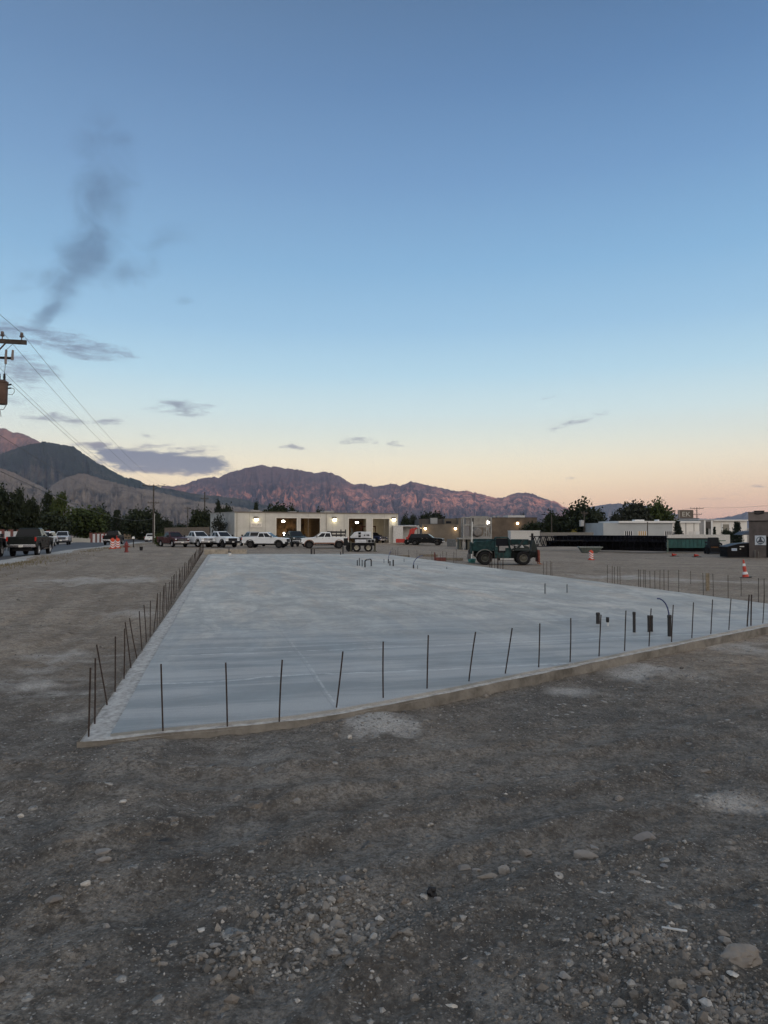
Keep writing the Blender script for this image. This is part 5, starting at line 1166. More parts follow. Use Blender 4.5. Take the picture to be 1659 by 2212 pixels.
# pale gantry (batch plant) behind the telehandler
gt = empty('batch_plant', site(1031, 104), R(2), 'pale steel gantry with panels and a rounded tank behind the telehandler', 'plant')
pale = M('pale_galvanised', (.26,.265,.262), .6, .2, var=.15, scale=2); palep = M('pale_panel', (.25,.24,.22), .75, var=.12, scale=1.5); greyt = M('grey_tank', (.15,.145,.14), .7, var=.15, scale=2)
zz = lambda py: Zp(py,104)-gt.location.z
xx_ = lambda px: X(px,104)-gt.location.x
mb = MB()
for px in (1001, 1018, 1051, 1061):
    for yy in (0, 2.0): mb.bb(xx_(px)-.09, xx_(px)+.09, yy-.09, yy+.09, 0, zz(1117 if px > 1010 else 1120))
for py in (1134, 1160, 1118):
    for yy in (0, 2.0): mb.bb(xx_(1001), xx_(1061), yy-.07, yy+.07, zz(py)-.09, zz(py)+.09)
mb.bar((xx_(1051),-.05,zz(1136)),(xx_(1061),-.05,zz(1162)),.12); mb.bar((xx_(1058),-.05,zz(1138)),(xx_(1040),-.05,zz(1160)),.10); mb.build('frame', pale, gt)
mb = MB(); mb.bb(xx_(1023), xx_(1048), -.10, 1.9, zz(1133), zz(1118)); mb.build('bin_panel', palep, gt, bevel=.03)
mb = MB(); mb.bb(xx_(1006), xx_(1021), .1, 1.9, zz(1134), zz(1119)); mb.build('side_panel', M('grey_bin_panel', (.20,.195,.19), .75, var=.12), gt)
mb = MB(); mb.bb(xx_(1022), xx_(1050), -.12, .2, zz(1139), zz(1136)); mb.build('hopper_lip', pale, gt)
mb = MB(); rr = (zz(1139)-zz(1160))/2; cz_ = (zz(1139)+zz(1160))/2; cx_ = (xx_(1015)+xx_(1046))/2
mb.lathe([(.001,-1.1),(rr*.7,-1.05),(rr*.95,-.85),(rr,-.6),(rr,1.2),(rr*.8,1.4),(.001,1.5)], (cx_, .6, cz_), 'Y', 26); mb.build('tank', greyt, gt, smooth=True)
mb = MB(); mb.bb(xx_(1002), xx_(1014), .0, 1.8, zz(1158), zz(1136)); mb.build('control_box', M('dull_grey_box', (.17,.17,.18), .7, var=.1), gt)
mb = MB(); mb.bb(xx_(990), xx_(1062), -.2, 2.2, zz(1165), zz(1162)); mb.build('deck', pale, gt)
for px in (994, 1012, 1040, 1058):
    mb = MB(); mb.bb(xx_(px)-.15, xx_(px)+.15, 0, 2, 0, zz(1165)); mb.build('leg', olive, gt)
mb = MB(); mb.bb(xx_(1016), xx_(1056), .4, .5, zz(1117), zz(1114.5)); mb.build('top_rail', pale, gt)
# ------------------------------------------------------------------ trees and plants
def leaf_mat(name, c1, c2, tr=.25):
    m = bpy.data.materials.new(name); m.use_nodes = True; T = NT(m.node_tree); b = T.n['Principled BSDF']
    g = T.new('ShaderNodeNewGeometry'); oi = T.new('ShaderNodeObjectInfo')
    cl = T.noise(T.new('ShaderNodeTexCoord').outputs['Object'], 2.3, 3)
    f = T.m('ADD', T.m('MULTIPLY', g.outputs['Random Per Island'], .55), T.mr(cl, .35, .65, 0, .45))
    c = T.mix(f, c1, c2); c = T.mix(T.m('MULTIPLY', oi.outputs['Random'], .3), c, tuple(v*.6 for v in c1))
    T.put(b.inputs['Base Color'], c); b.inputs['Roughness'].default_value = .7; b.inputs['Specular IOR Level'].default_value = .2
    return m
lf_dark = leaf_mat('dark_leaves', (.010,.016,.007), (.028,.038,.016)); lf_mid = leaf_mat('green_leaves', (.022,.038,.010), (.066,.086,.022)); lf_con = leaf_mat('conifer_needles', (.006,.012,.008), (.018,.028,.015)); lf_yel = leaf_mat('yellow_leaves', (.13,.11,.02), (.28,.23,.05)); lf_grey = leaf_mat('grey_green_leaves', (.014,.018,.012), (.036,.042,.027))
bark = M('bark', (.055,.043,.034), .9, var=.25, scale=6, bump=.5)
def crown_mesh(kind, seed, nb=70, per=46, leaf=.10):
    rng = np.random.default_rng(seed); C = []
    while len(C) < nb:
        p = rng.uniform(-1, 1, 3)
        if kind == 'round':
            k = np.linalg.norm(p)
            if k > 1 or k < .25: continue
            w = 1+.30*float(fbm(np.array([p[0]*2+seed]), np.array([p[1]*2+p[2]]), 2, seed)[0])*2
            p = p*w*.82; p[2] = p[2]*.95
        elif kind == 'cone':
            h = p[2]*.5+.5; r0 = (1-h)**.85
            if math.hypot(p[0], p[1]) > 1: continue
            p = np.array([p[0]*r0*.9, p[1]*r0*.9, h*2-1])
        elif kind == 'poplar':
            h = p[2]*.5+.5; r0 = math.sin(math.pi*min(1, h*.86+.12))**.7
            if math.hypot(p[0], p[1]) > 1: continue
            p = np.array([p[0]*r0*.85, p[1]*r0*.85, h*2-1])
        C.append(p)
    C = np.array(C); n = nb*per
    sp = {'round': .20, 'cone': .13, 'poplar': .16}[kind]
    ctr = np.repeat(C, per, 0)+rng.normal(0, sp, (n, 3))*np.array([1, 1, .8])
    if kind == 'cone': ctr[:, 2] = np.minimum(ctr[:, 2], 1.0)
    a = rng.normal(size=(n, 3)); a /= np.linalg.norm(a, axis=1)[:, None]; b_ = np.cross(a, rng.normal(size=(n, 3))); b_ /= np.linalg.norm(b_, axis=1)[:, None]
    s = rng.uniform(.6, 1.3, (n, 1))*leaf
    V = np.stack([ctr-a*s-b_*s*.5, ctr+a*s*.1-b_*s*.75, ctr+a*s+b_*s*.4, ctr-a*s*.2+b_*s*.7], 1).reshape(-1, 3)
    F = np.arange(len(V)).reshape(-1, 4); return V, F
_crown = {}
def get_crown(kind, seed, mat, dens=1.0):
    k = (kind, seed, mat.name, dens)
    if k not in _crown:
        V, F = crown_mesh(kind, seed, int((90 if kind == 'round' else 80)*dens), 44, .085 if kind == 'round' else .075)
        o = np_mesh('crown', V, F, mat, smooth=False); _crown[k] = o.data; bpy.data.objects.remove(o)
    return _crown[k]
def trunk_mesh(h, r_, cz, rad, seed):
    random.seed(seed); mb = MB(); mb.tube([(0,0,-.3),(r_*.3,0,h*.3),(-r_*.3,r_*.2,h*.6),(0,0,h)], [r_*1.4, r_, r_*.7, r_*.25], 8)
    for k in range(6):
        a = k*2.4+random.random(); z0 = h*(.35+.09*k); L = rad*(.55+.3*random.random())
        mb.tube([(0,0,z0),(math.cos(a)*L*.5,math.sin(a)*L*.5,z0+L*.35),(math.cos(a)*L,math.sin(a)*L,z0+L*.6)], [r_*.5, r_*.3, r_*.1], 6)
    return mb
tn = [0]
def tree(px0, px1, pyt, d, kind, mat, label, group=None, base=None, zlow=None, dens=1.0, name=None, cat='tree'):
    """crown spanning columns px0..px1 with its top at row pyt, standing d metres away"""
    tn[0] += 1; pxm = (px0+px1)/2; p = site(pxm, d); wdt = (px1-px0)/FPX*d/2; top = Zp(pyt, d)-p.z
    lo_ = top*.12 if zlow is None else zlow
    t = empty(name or {'round': 'broadleaf_tree', 'cone': 'conifer_tree', 'poplar': 'poplar_tree'}[kind], p, random.random()*6, label, cat, group)
    o = bpy.data.objects.new('crown', get_crown(kind, 1+tn[0] % 4, mat, dens)); col.objects.link(o); o.parent = t
    o.location = (0, 0, (top+lo_)/2); o.scale = (wdt/.92, wdt/.92, (top-lo_)/2/.95); o.rotation_euler = (0, 0, tn[0]*1.3)
    trunk_mesh(top*.72, max(.08, top*.022), 0, wdt, tn[0]).build('trunk', bark, t, smooth=True); return t
G = 'trees lining the far side of the street'
tree(-40, 34, 1050, 118, 'round', lf_dark, 'tall dark tree at the far left edge, behind the parked black pickup', G)
tree(24, 58, 1066, 122, 'poplar', lf_dark, 'narrow dark tree beside the tallest left tree', G)
tree(48, 84, 1078, 126, 'round', lf_dark, 'dark rounded tree above the pale gabled house', G)
tree(86, 122, 1074, 162, 'poplar', lf_dark, 'tall narrow tree, left one of the pair behind the silver pickup', G)
tree(110, 150, 1071, 160, 'poplar', lf_mid, 'tall narrow tree, right one of the pair behind the silver pickup', G)
tree(78, 150, 1108, 150, 'round', lf_dark, 'low dark tree under the pair of narrow trees', G, zlow=.3)
tree(142, 226, 1097, 172, 'round', lf_mid, 'bright green rounded tree, the greenest by the street', G, zlow=.4)
tree(196, 238, 1097, 185, 'round', lf_dark, 'dark tree just right of the greenest tree', G)
tree(236, 268, 1104, 190, 'cone', lf_dark, 'pointed dark tree in mid street view', G)
tree(258, 300, 1112, 210, 'round', lf_dark, 'small dark tree low beyond the pointed tree', G, zlow=.3)
tree(276, 332, 1099, 185, 'round', lf_dark, 'broad dark tree just left of the wooden pole', G, zlow=.4)
tree(322, 352, 1107, 185, 'round', lf_dark, 'dark tree just right of the wooden pole', G, zlow=.4)
tree(348, 372, 1120, 200, 'round', lf_dark, 'small rounded tree between the two street poles', G, zlow=.3)
tree(366, 412, 1132, 260, 'round', lf_dark, 'low far tree above the white pickups', G, zlow=.2)
tree(412, 455, 1100, 128, 'round', lf_dark, 'dense dark tree left of the workshop wall', zlow=.3)
tree(462, 480, 1090, 150, 'poplar', lf_dark, 'narrow ragged treetop above the left end of the workshop', 'treetops above the workshop roof')
tree(474, 504, 1091, 155, 'round', lf_dark, 'rounded treetop above the left end of the workshop', 'treetops above the workshop roof')
tree(545, 562, 1092, 165, 'poplar', lf_dark, 'small pointed treetop over the workshop sign', 'treetops above the workshop roof')
tree(572, 628, 1090.5, 165, 'round', lf_dark, 'widest treetop above the workshop roof', 'treetops above the workshop roof')
tree(604, 650, 1097, 170, 'round', lf_dark, 'lower treetop right of the widest one over the workshop', 'treetops above the workshop roof')
tree(680, 703, 1098, 170, 'round', lf_dark, 'small treetop above the middle of the workshop roof', 'treetops above the workshop roof')
tree(458, 488, 1110, 112, 'round', lf_grey, 'thin sparse tree standing against the grey side wall of the workshop', dens=.22)
tree(335, 354, 1152, 95, 'round', lf_mid, 'bright green bush beside the maroon pickup', name='bush', cat='bush', zlow=.02)
G = 'trees beyond the yard on the right'
tree(866, 886, 1113, 215, 'round', lf_dark, 'dark little tree right of the workshop end', G)
tree(885, 902, 1111, 225, 'round', lf_grey, 'grey green tree above the low dark shed', G)
tree(905, 935, 1107, 230, 'round', lf_dark, 'rounded tree above the grey warehouse block', G)
tree(920, 962, 1107, 228, 'round', lf_grey, 'wide low tree above the warehouse roof', G)
tree(1122, 1138, 1112, 250, 'round', lf_dark, 'small dark treetop beside the pale roof unit', G)
tree(1130, 1180, 1126, 172, 'round', lf_dark, 'low spreading dark tree at the warehouse right corner', G, zlow=.3)
tree(1174, 1204, 1104, 172, 'round', lf_dark, 'dark tree left of the biggest dark tree', G, zlow=.4)
tree(1196, 1228, 1112, 176, 'round', lf_dark, 'lower dark tree touching the biggest dark tree', G, zlow=.4)
tree(1212, 1298, 1087, 168, 'round', lf_dark, 'biggest darkest tree, behind the middle of the girders', G, zlow=.4)
tree(1262, 1308, 1102, 172, 'round', lf_dark, 'right shoulder of the darkest tree clump, by the office corner', G, zlow=.4)
tree(1316, 1345, 1107, 178, 'round', lf_grey, 'thin greyish tree above the office left end', G)
tree(1340, 1402, 1086, 185, 'round', lf_grey, 'large open grey green tree behind the office', G)
tree(1385, 1452, 1085, 188, 'round', lf_mid, 'large green tree behind the office chimney vent', G)
tree(1229, 1246, 1146, 150, 'round', lf_yel, 'small yellow shrub before the darkest tree', name='bush', cat='bush', zlow=.05)
tree(1449, 1478, 1128, 130, 'cone', lf_con, 'pointed conifer before the pale office wall', 'small conifers before the pale buildings', zlow=.1)
tree(1522, 1532, 1143, 130, 'cone', lf_con, 'narrow dark conifer beside the dark wall panel', 'small conifers before the pale buildings', zlow=.1)
tree(1537, 1549, 1140, 130, 'cone', lf_con, 'slim conifer on the white block, right of the narrow one', 'small conifers before the pale buildings', zlow=.1)
tree(1558, 1580, 1143, 130, 'round', lf_con, 'round dark bush before the white block window', name='bush', cat='bush', zlow=.1)
tree(1577, 1607, 1130, 130, 'cone', lf_con, 'widest conifer, left of the brown building', 'small conifers before the pale buildings', zlow=.1)

# ------------------------------------------------------------------ street fence, house
fw = M('fence_panel_white', (.60,.60,.60), .8, var=.06); br_ = M('red_brick_pillar', (.17,.065,.055), .9, var=.2, scale=8); lowm = M('low_cream_wall', (.45,.42,.36), .85, var=.08)
def fence_run(px0, d0, px1, d1, n, h, lab, pillar=True, pm=fw, hs=None):
    a = Vector((X(px0,d0), d0, zroad(X(px0,d0),d0))); b_ = Vector((X(px1,d1), d1, zroad(X(px1,d1),d1)))
    t = empty('wall_fence', a, 0, lab, 'fence', 'property fences along the street'); v = b_-a
    for k in range(n):
        p, q = v*(k/n), v*((k+1)/n); e = (q-p).normalized()
        mb = MB(); hh = h if hs is None else hs[k % len(hs)]
        nn = Vector((-e.y, e.x, 0)).normalized()*.06; mb.hexa([p-nn, q-nn, q+nn, p+nn], [p-nn+Vector((0,0,hh)), q-nn+Vector((0,0,hh)), q+nn+Vector((0,0,hh)), p+nn+Vector((0,0,hh))]); mb.build('panel', pm, t)
        if pillar:
            mb = MB(); mb.bb(p.x-.25, p.x+.25, p.y-.25, p.y+.25, p.z-.1, p.z+h+.25); mb.build('pillar', br_, t)
    if pillar:
        mb = MB(); mb.bb(v.x-.25, v.x+.25, v.y-.25, v.y+.25, v.z-.1, v.z+h+.25); mb.build('pillar', br_, t)
fence_run(-60, 92, 105, 118, 9, 2.0, 'long white panel wall with brick pillars, behind the charcoal pickup')
fence_run(157, 134, 195, 146, 5, .95, 'low cream wall between two stretches of white panels', False, lowm)
fence_run(197, 147, 233, 157, 4, 1.9, 'short stretch of white panels between red brick pillars', True)
fence_run(268, 205, 350, 225, 8, 1.6, 'weathered tan wooden fence at the far end of the street', False, M('tan_fence_wood', (.17,.125,.085), .9, var=.2))
fence_run(356, 112, 452, 108, 6, 2.6, 'long brown grey fence behind the row of parked pickups', False, M('brown_grey_fence', (.13,.11,.09), .9, var=.15))
hs_ = empty('house', (X(56,128), 128, -1.0), R(25), 'pale gabled house half hidden by dark trees behind the white wall', 'house')
mb = MB(); mb.bb(-2.6,2.6,0,5,0,2.6); mb.prism([(-2.6,2.6),(2.6,2.6),(0,3.6)], 0, 5); mb.build('wall', M('house_wall', (.42,.38,.33), .9, var=.06), hs_)
mb = MB(); mb.hexa([(-2.9,-.3,2.55),(-2.75,-.3,2.45),(-2.75,5.3,2.45),(-2.9,5.3,2.55)], [(0,-.3,3.78),(.0,-.3,3.62),(.0,5.3,3.62),(0,5.3,3.78)]); mb.hexa([(2.9,-.3,2.55),(2.75,-.3,2.45),(2.75,5.3,2.45),(2.9,5.3,2.55)], [(0,-.3,3.78),(.0,-.3,3.62),(.0,5.3,3.62),(0,5.3,3.78)]); mb.build('roof', M('house_roof', (.16,.13,.11), .9, var=.1), hs_)

# ------------------------------------------------------------------ poles and wires
wood = M('pole_wood', (.070,.060,.052), .9, var=.2, scale=4, bump=.4); insm = M('brown_insulator', (.10,.075,.07), .35, var=.1); wirem = M('wire', (.05,.05,.055), .6, var=0)
def pole(px, pyt, d, lab, arms=(), group='wooden utility poles', rz=None, gal=None):
    p = site(px, d); top = Zp(pyt, d)-p.z
    t = empty('utility_pole', p, SANG if rz is None else rz, lab, 'pole', group)
    mb = MB(); mb.tube([(0,0,-.5),(0,0,top*.5),(0,0,top)], [.17,.14,.11], 10); mb.build('pole', wood, t, smooth=True)
    for z, hl in arms:
        mb = MB(); mb.bb(-hl, hl, -.20, -.09, top-z-.07, top-z+.07); mb.bar((-hl*.55,-.15,top-z-.05),(0,-.12,top-z-.75),.04); mb.bar((hl*.55,-.15,top-z-.05),(0,-.12,top-z-.75),.04); ca = mb.build('crossarm', wood, t)
        for q in (-hl+.12, -hl*.4, hl*.4, hl-.12):
            mb = MB(); mb.lathe([(.001,0),(.03,0),(.03,.08),(.07,.09),(.075,.16),(.05,.17),(.06,.22),(.001,.26)], (q, -.14, top-z+.07), n=10); mb.build('insulator', insm, ca)
    if gal:
        mb = MB(); mb.cyl((.2,-.12,0),(.2,-.12,gal),.06); mb.build('riser_pipe', M('grey_conduit', (.40,.40,.38), .6), t)
    return t, top
near_t, near_top = pole(-22, 690, 31, 'near utility pole at the left edge with crossarm and brown transformer', (), rz=SANG)
NT_Z = Zp(735.5, 31)-near_t.location.z
mb = MB(); mb.bb(-1.4, 1.42, -.22, -.10, NT_Z-.09, NT_Z+.09); mb.bar((-.75,-.2,NT_Z-.05),(0,-.15,NT_Z-.8),.05); mb.bar((.62,-.2,NT_Z-.05),(0,-.15,NT_Z-.8),.05); nca = mb.build('crossarm', wood, near_t)
def insulator(parent, loc, s=1.0):
    mb = MB(); mb.lathe([(.001,0),(.022*s,0),(.022*s,.10*s),(.075*s,.12*s),(.085*s,.17*s),(.05*s,.19*s),(.065*s,.24*s),(.05*s,.30*s),(.001,.32*s)], loc, n=12); mb.build('insulator', insm, parent, smooth=True)
for q in (-1.25, .45, 1.22): insulator(nca, (q, -.16, NT_Z+.09), 1.1)
insulator(near_t, (0, 0, near_top), 1.3)
# cut-out bracket
zb2 = Zp(772, 31)-near_t.location.z
mb = MB(); mb.bb(-.05, .92, -.22, -.16, zb2-.05, zb2+.05); cbk = mb.build('cutout_bracket', dkst, near_t)
for q in (.28, .62, .88):
    mb = MB(); mb.cyl((q,-.26,zb2-.02),(q+.03,-.30,zb2+.34),.055,.045,10); mb.cyl((q,-.26,zb2-.28 if q == .62 else zb2-.10),(q,-.26,zb2),.05,.05,10); mb.build('cutout', M('grey_porcelain', (.20,.17,.16), .4), cbk, smooth=True)
# transformer can
tz = Zp(848, 31)-near_t.location.z
mb = MB(); mb.lathe([(.001,-.50),(.26,-.50),(.27,-.47),(.285,.40),(.31,.42),(.31,.46),(.20,.54),(.001,.56)], (.42, -.2, tz), n=28); tcan = mb.build('transformer', M('brown_transformer', (.085,.048,.033), .55, var=.15, scale=3), near_t, smooth=True)
for q in (.36, .56):
    mb = MB(); mb.lathe([(.03,.48),(.055,.56),(.045,.62),(.06,.68),(.045,.74),(.05,.80),(.02,.84),(.001,.85)], (q, -.2, tz), n=10); mb.build('bushing', blackp, tcan, smooth=True)
mb = MB(); mb.cyl((.70,-.2,tz+.34),(.84,-.2,tz+.38),.035); mb.cyl((.70,-.2,tz+.20),(.84,-.2,tz+.22),.03); mb.build('terminal', blackp, tcan)
mb = MB(); mb.tube([(.82,-.2,tz+.22),(.95,-.22,tz+.20),(.98,-.25,tz+.05),(.88,-.22,tz-.08),(.72,-.2,tz-.05)], .012, 6); mb.tube([(.1,-.2,tz-.62),(.3,-.25,tz-.78),(.55,-.22,tz-.72),(.66,-.2,tz-.5)], .014, 6); mb.tube([(.34,-.22,tz-.58),(.42,-.25,tz-.8),(.46,-.25,tz-1.05)], .014, 6)
mb.tube([(.36,-.2,tz+.84),(.30,-.24,tz+1.2),(.28,-.26,zb2-.1)], .012, 6); mb.tube([(.56,-.2,tz+.84),(.60,-.24,tz+1.2),(.62,-.26,zb2-.28)], .012, 6); mb.tube([(.64,-.28,zb2+.34),(.70,-.2,NT_Z-.3),(1.05,-.16,NT_Z+.1)], .010, 6); mb.build('jumper_wire', wirem, tcan)
far1, ft1 = pole(331.5, 1046.5, 128, 'wooden pole with a wide crossarm beside the broad dark tree', ((.25,1.9),(3.3,1.0)), gal=5.2)
far2, ft2 = pole(442, 1063, 150, 'tall bare wooden pole left of the workshop', ((1.4,.8),))
far3, ft3 = pole(405.5, 1095, 230, 'far thin wooden pole above the white pickups', ((.4,1.1),))
far4, ft4 = pole(1505.5, 1096, 205, 'wooden pole with crossarm above the roofs on the right', ((.3,1.8),(2.0,1.3)), rz=R(-12))
far5, ft5 = pole(1262, 1104, 160, 'pole carrying a pale transformer before the darkest tree', ((.5,.9),))
mb = MB(); mb.lathe([(.001,0),(.5,0),(.52,1.3),(.001,1.4)], (-.8,-.3,ft5-3.4), n=16); mb.build('transformer', M('pale_transformer', (.34,.35,.36), .5), far5, smooth=True)
def wire(p0, p1, sag, lab, r_=.008, group='overhead wires'):
    p0, p1 = Vector(p0), Vector(p1); n = 28; pts = []
    for k in range(n+1):
        t = k/n; p = p0.lerp(p1, t); p.z -= 4*sag*t*(1-t); pts.append(p)
    mb = MB(); mb.tube(pts, r_, 6); o = mb.build('overhead_wire', wirem, smooth=True); tag(o, lab, 'wire', group); return o
cs, sn = math.cos(SANG), math.sin(SANG)
def ploc(t, x, y, z): return t.location+Vector((x*cs-y*sn, x*sn+y*cs, z))
a1 = ploc(near_t, 1.22, -.16, NT_Z+.40); a2 = ploc(near_t, .45, -.16, NT_Z+.40); a3 = ploc(near_t, -1.15, -.16, NT_Z+.40)
b1 = ploc(far1, 1.78, -.14, ft1-.25+.33); b2 = ploc(far1, .76, -.14, ft1-.25+.33); b3 = ploc(far1, -1.78, -.14, ft1-.25+.33)
wire(a1, b1, 1.1, 'highest overhead wire, running from the crossarm tip to the far crossarm')
wire(a2, b2, 1.3, 'second overhead wire down from the near pole', .008)
wire(a3, b3, 1.3, 'third overhead wire from the hidden crossarm half', .008)
wire(ploc(near_t, .84, -.2, tz+.38), ploc(far1, .9, -.14, ft1-3.3+.3), 1.0, 'thin wire leaving the brown transformer', .008)
wire(ploc(near_t, 0, .1, tz-1.6), ploc(far1, 0, 0, ft1-4.6), 1.0, 'lower overhead wire crossing the left mountain', .010)
wire(ploc(near_t, 0, .1, tz-3.2), ploc(far1, 0, 0, ft1-6.0), 1.2, 'thick lowest cable crossing the left mountain', .017)
back_ = near_t.location-UD*42+Vector((0,0,near_top+.2))
wire(a1, back_+Vector((.4,0,0)), .5, 'overhead wire leading back from the near crossarm out of the photo')
wire(b1, ploc(far2, .7, -.14, ft2-1.4+.33), .3, 'far overhead wire between the wooden poles left of the workshop', .02)
q4 = far4.location+Vector((1.6,-.3,ft4-.1)); wire(q4, (X(1760,150), 150, Zp(1080,150)), .6, 'overhead wire rising to the right above the brown building', .02)
wire(far4.location+Vector((-1.6,-.2,ft4-.1)), (X(1400,230), 230, Zp(1110,230)), .4, 'overhead wire left of the right hand pole', .02)
# yard lamps and slender posts on the right
def lamp_post(px, pyt, d, lab, side=-1):
    p = site(px, d); top = Zp(pyt, d)-p.z; t = empty('street_lamp', p, 0, lab, 'street lamp', 'unlit lamp posts on the right')
    mb = MB(); mb.tube([(0,0,0),(0,0,top)], [.11,.08], 8); mb.bar((0,0,top-.1),(side*.9,0,top),.09); mb.build('post', dkst, t)
    mb = MB(); mb.bb(side*.7-.45, side*.7+.45, -.2, .2, top-.02, top+.16); mb.build('lamp_head', dkst, t, bevel=.04)
lamp_post(1343.5, 1103.5, 175, 'unlit lamp post before the open grey green tree'); lamp_post(1303, 1107, 185, 'unlit lamp post right of the darkest tree'); lamp_post(1180, 1111.5, 180, 'unlit lamp post left of the dark trees')
for px, pyt, d, lab in ((1191.5,1111,150,'slender pole before the dark tree left of the big one'),(1398.5,1127,140,'thin dark pole before the pale grey office')):
    p = site(px, d); mb = MB(); mb.tube([(0,0,0),(0,0,Zp(pyt,d)-p.z)], [.13,.09], 8); o = mb.build('slender_pole', wood, smooth=True); o.location = p; tag(o, lab, 'pole')
p = site(1018, 72); mb = MB(); mb.tube([(0,0,0),(.12,0,Zp(1127,72)-p.z)], [.06,.055], 10); o = mb.build('white_post', M('white_pvc', (.55,.57,.56), .5, var=.08), smooth=True); o.location = p; tag(o, 'tall thin white post leaning slightly before the pale gantry', 'post')
p = site(975, 112); mb = MB(); mb.bb(-.65,.65,-.4,.4,.0,1.15); mb.bb(.1,.6,-.42,-.40,.5,1.05); o = mb.build('control_cabinet', M('blue_grey_cabinet', (.11,.12,.13), .6, var=.2), bevel=.03); o.location = p; tag(o, 'low blue grey cabinet left of the pale gantry', 'cabinet')
p = site(1019, 62); mb = MB(); mb.lathe([(.001,.0),(.26,.0),(.32,.16),(.36,.30),(.36,.34),(.30,.34),(.001,.30)], n=20); o = mb.build('teal_tub', M('teal_plastic', (.06,.24,.23), .5, var=.1), smooth=True); o.location = p; tag(o, 'small teal tub on the dirt left of the telehandler', 'tub')
# white kiosk behind the truss
p = site(1134, 135); ks = empty('white_kiosk', p, 0, 'small white hut with a dark door behind the lattice truss', 'hut'); 
mb = MB(); mb.bb(X(1103,135)-p.x, X(1166,135)-p.x, 0, 3, 0, Zp(1147.5,135)-p.z); mb.build('wall', M('hut_white', (.50,.50,.49), .7, var=.08), ks); mb = MB(); mb.bb(X(1102.5,135)-p.x, X(1167,135)-p.x, -.1, 3.1, Zp(1147.5,135)-p.z, Zp(1147.5,135)-p.z+.1); mb.build('roof', fasc, ks); mb = MB(); mb.bb(X(1147,135)-p.x, X(1152,135)-p.x, -.03, 0.0, .3, Zp(1152,135)-p.z); mb.build('door', blackp, ks)
fence_run(1166, 132, 1282, 134, 8, 0, '', False) if False else None
p = site(1225, 133); mb = MB(); mb.bb(X(1167,133)-p.x, X(1282,133)-p.x, 0, .2, 0, Zp(1150,133)-p.z); o = mb.build('block_wall', M('grey_block_wall', (.17,.165,.155), .9, var=.12)); o.location = p; tag(o, 'plain grey block wall behind the girders, before the dark trees', 'wall')

# ------------------------------------------------------------------ barrels, cone, hydrant, mailbox, oddments
orangep = M('barrel_orange', (.50,.055,.018), .5, var=.08); whr = M('reflective_white', (.62,.63,.65), .4, var=.05)
def barrel(px, d, lab, lean=0, sc=1.0):
    p = site(px, d); t = empty('striped_barricade', p, random.random(), lab, 'barricade', 'orange and white striped barricades'); t.rotation_euler = (lean*.5, lean, 0); t.scale = (sc,)*3
    mb = MB(); mb.lathe([(.001,.0),(.36,.0),(.36,.09),(.28,.11),(.001,.11)], n=20); mb.build('rubber_base', M('orange_rubber', (.40,.045,.02), .8), t, smooth=True)
    mb = MB(); prof = [(.001,.10),(.235,.10),(.235,.95),(.19,1.0),(.10,1.02),(.10,1.10),(.001,1.10)]; mb.lathe(prof, n=24); mb.build('barrel', orangep, t, smooth=True)
    for z in (.18, .42, .66):
        mb = MB(); vs = []; n = 24
        for k in range(n):
            a0, a1 = 2*math.pi*k/n, 2*math.pi*(k+1)/n; f = lambda a: .10*math.sin(a*2+.6)
            mb.add([(.241*math.cos(a0),.241*math.sin(a0),z+f(a0)),(.241*math.cos(a1),.241*math.sin(a1),z+f(a1)),(.241*math.cos(a1),.241*math.sin(a1),z+.13+f(a1)),(.241*math.cos(a0),.241*math.sin(a0),z+.13+f(a0))], [(0,1,2,3)])
        mb.build('stripe', whr, t)
barrel(243.5, 69, 'left one of two orange white striped barrels beside the street', sc=.94); barrel(254.5, 71, 'right one of two orange white striped barrels beside the street', sc=.94); barrel(1276.5, 76, 'striped barrel standing before the grey green skip', sc=.95)
p = site(1609.5, 40); t = empty('traffic_cone', p, 0, 'tall leaning pair of stacked orange cones with white collars on a dark base', 'traffic cone'); t.rotation_euler = (0, R(-7), 0); t.scale = (.8,.8,1)
co = M('cone_orange', (.40,.030,.013), .5, var=.08)
mb = MB(); mb.lathe([(.22,.05),(.045,.62),(.04,.64),(.001,.64)], n=18); mb.build('lower_cone', co, t, smooth=True)
mb = MB(); mb.lathe([(.12,.50),(.13,.47),(.045,1.0),(.04,1.02),(.001,1.02)], n=18); mb.build('upper_cone', co, t, smooth=True)
for z0, z1 in ((.20,.34),(.66,.80)):
    mb = MB(); rad = (lambda z: .22-(z-.05)/.57*.175) if z0 < .4 else (lambda z: .13-(z-.47)/.53*.085)
    mb.lathe([(rad(z0)+.004,z0),(rad(z1)+.004,z1)], n=18); mb.build('collar', whr, t, smooth=True)
mb = MB(); mb.box((0,0,.025),(.62,.55,.05)); mb.build('base', blackp, t, bevel=.01)
for px, d, lab in ((1456,84,'dull orange cone knocked flat on the yard near the black girders'),(1504,82,'fallen red cone on a dark base before the teal bin')):
    p = site(px, d); t = empty('traffic_cone', p, 0, lab, 'traffic cone'); mb = MB(); mb.box((0,0,.03),(.9,.5,.06)); mb.build('base', blackp, t); mb = MB(); mb.lathe([(.17,-.25),(.04,.28),(.001,.28)], (0,0,.20), 'X', n=14); mb.build('cone_body', co, t, smooth=True)
p = site(273.5, 57); t = empty('fire_hydrant', p, R(20), 'red fire hydrant standing on dry dirt by the street', 'hydrant'); hr = M('hydrant_red', (.17,.022,.020), .6, var=.15)
mb = MB(); mb.lathe([(.001,0),(.19,0),(.19,.06),(.12,.08),(.12,.55),(.16,.57),(.16,.62),(.13,.72),(.06,.80),(.001,.82)], n=18); mb.build('barrel', hr, t, smooth=True)
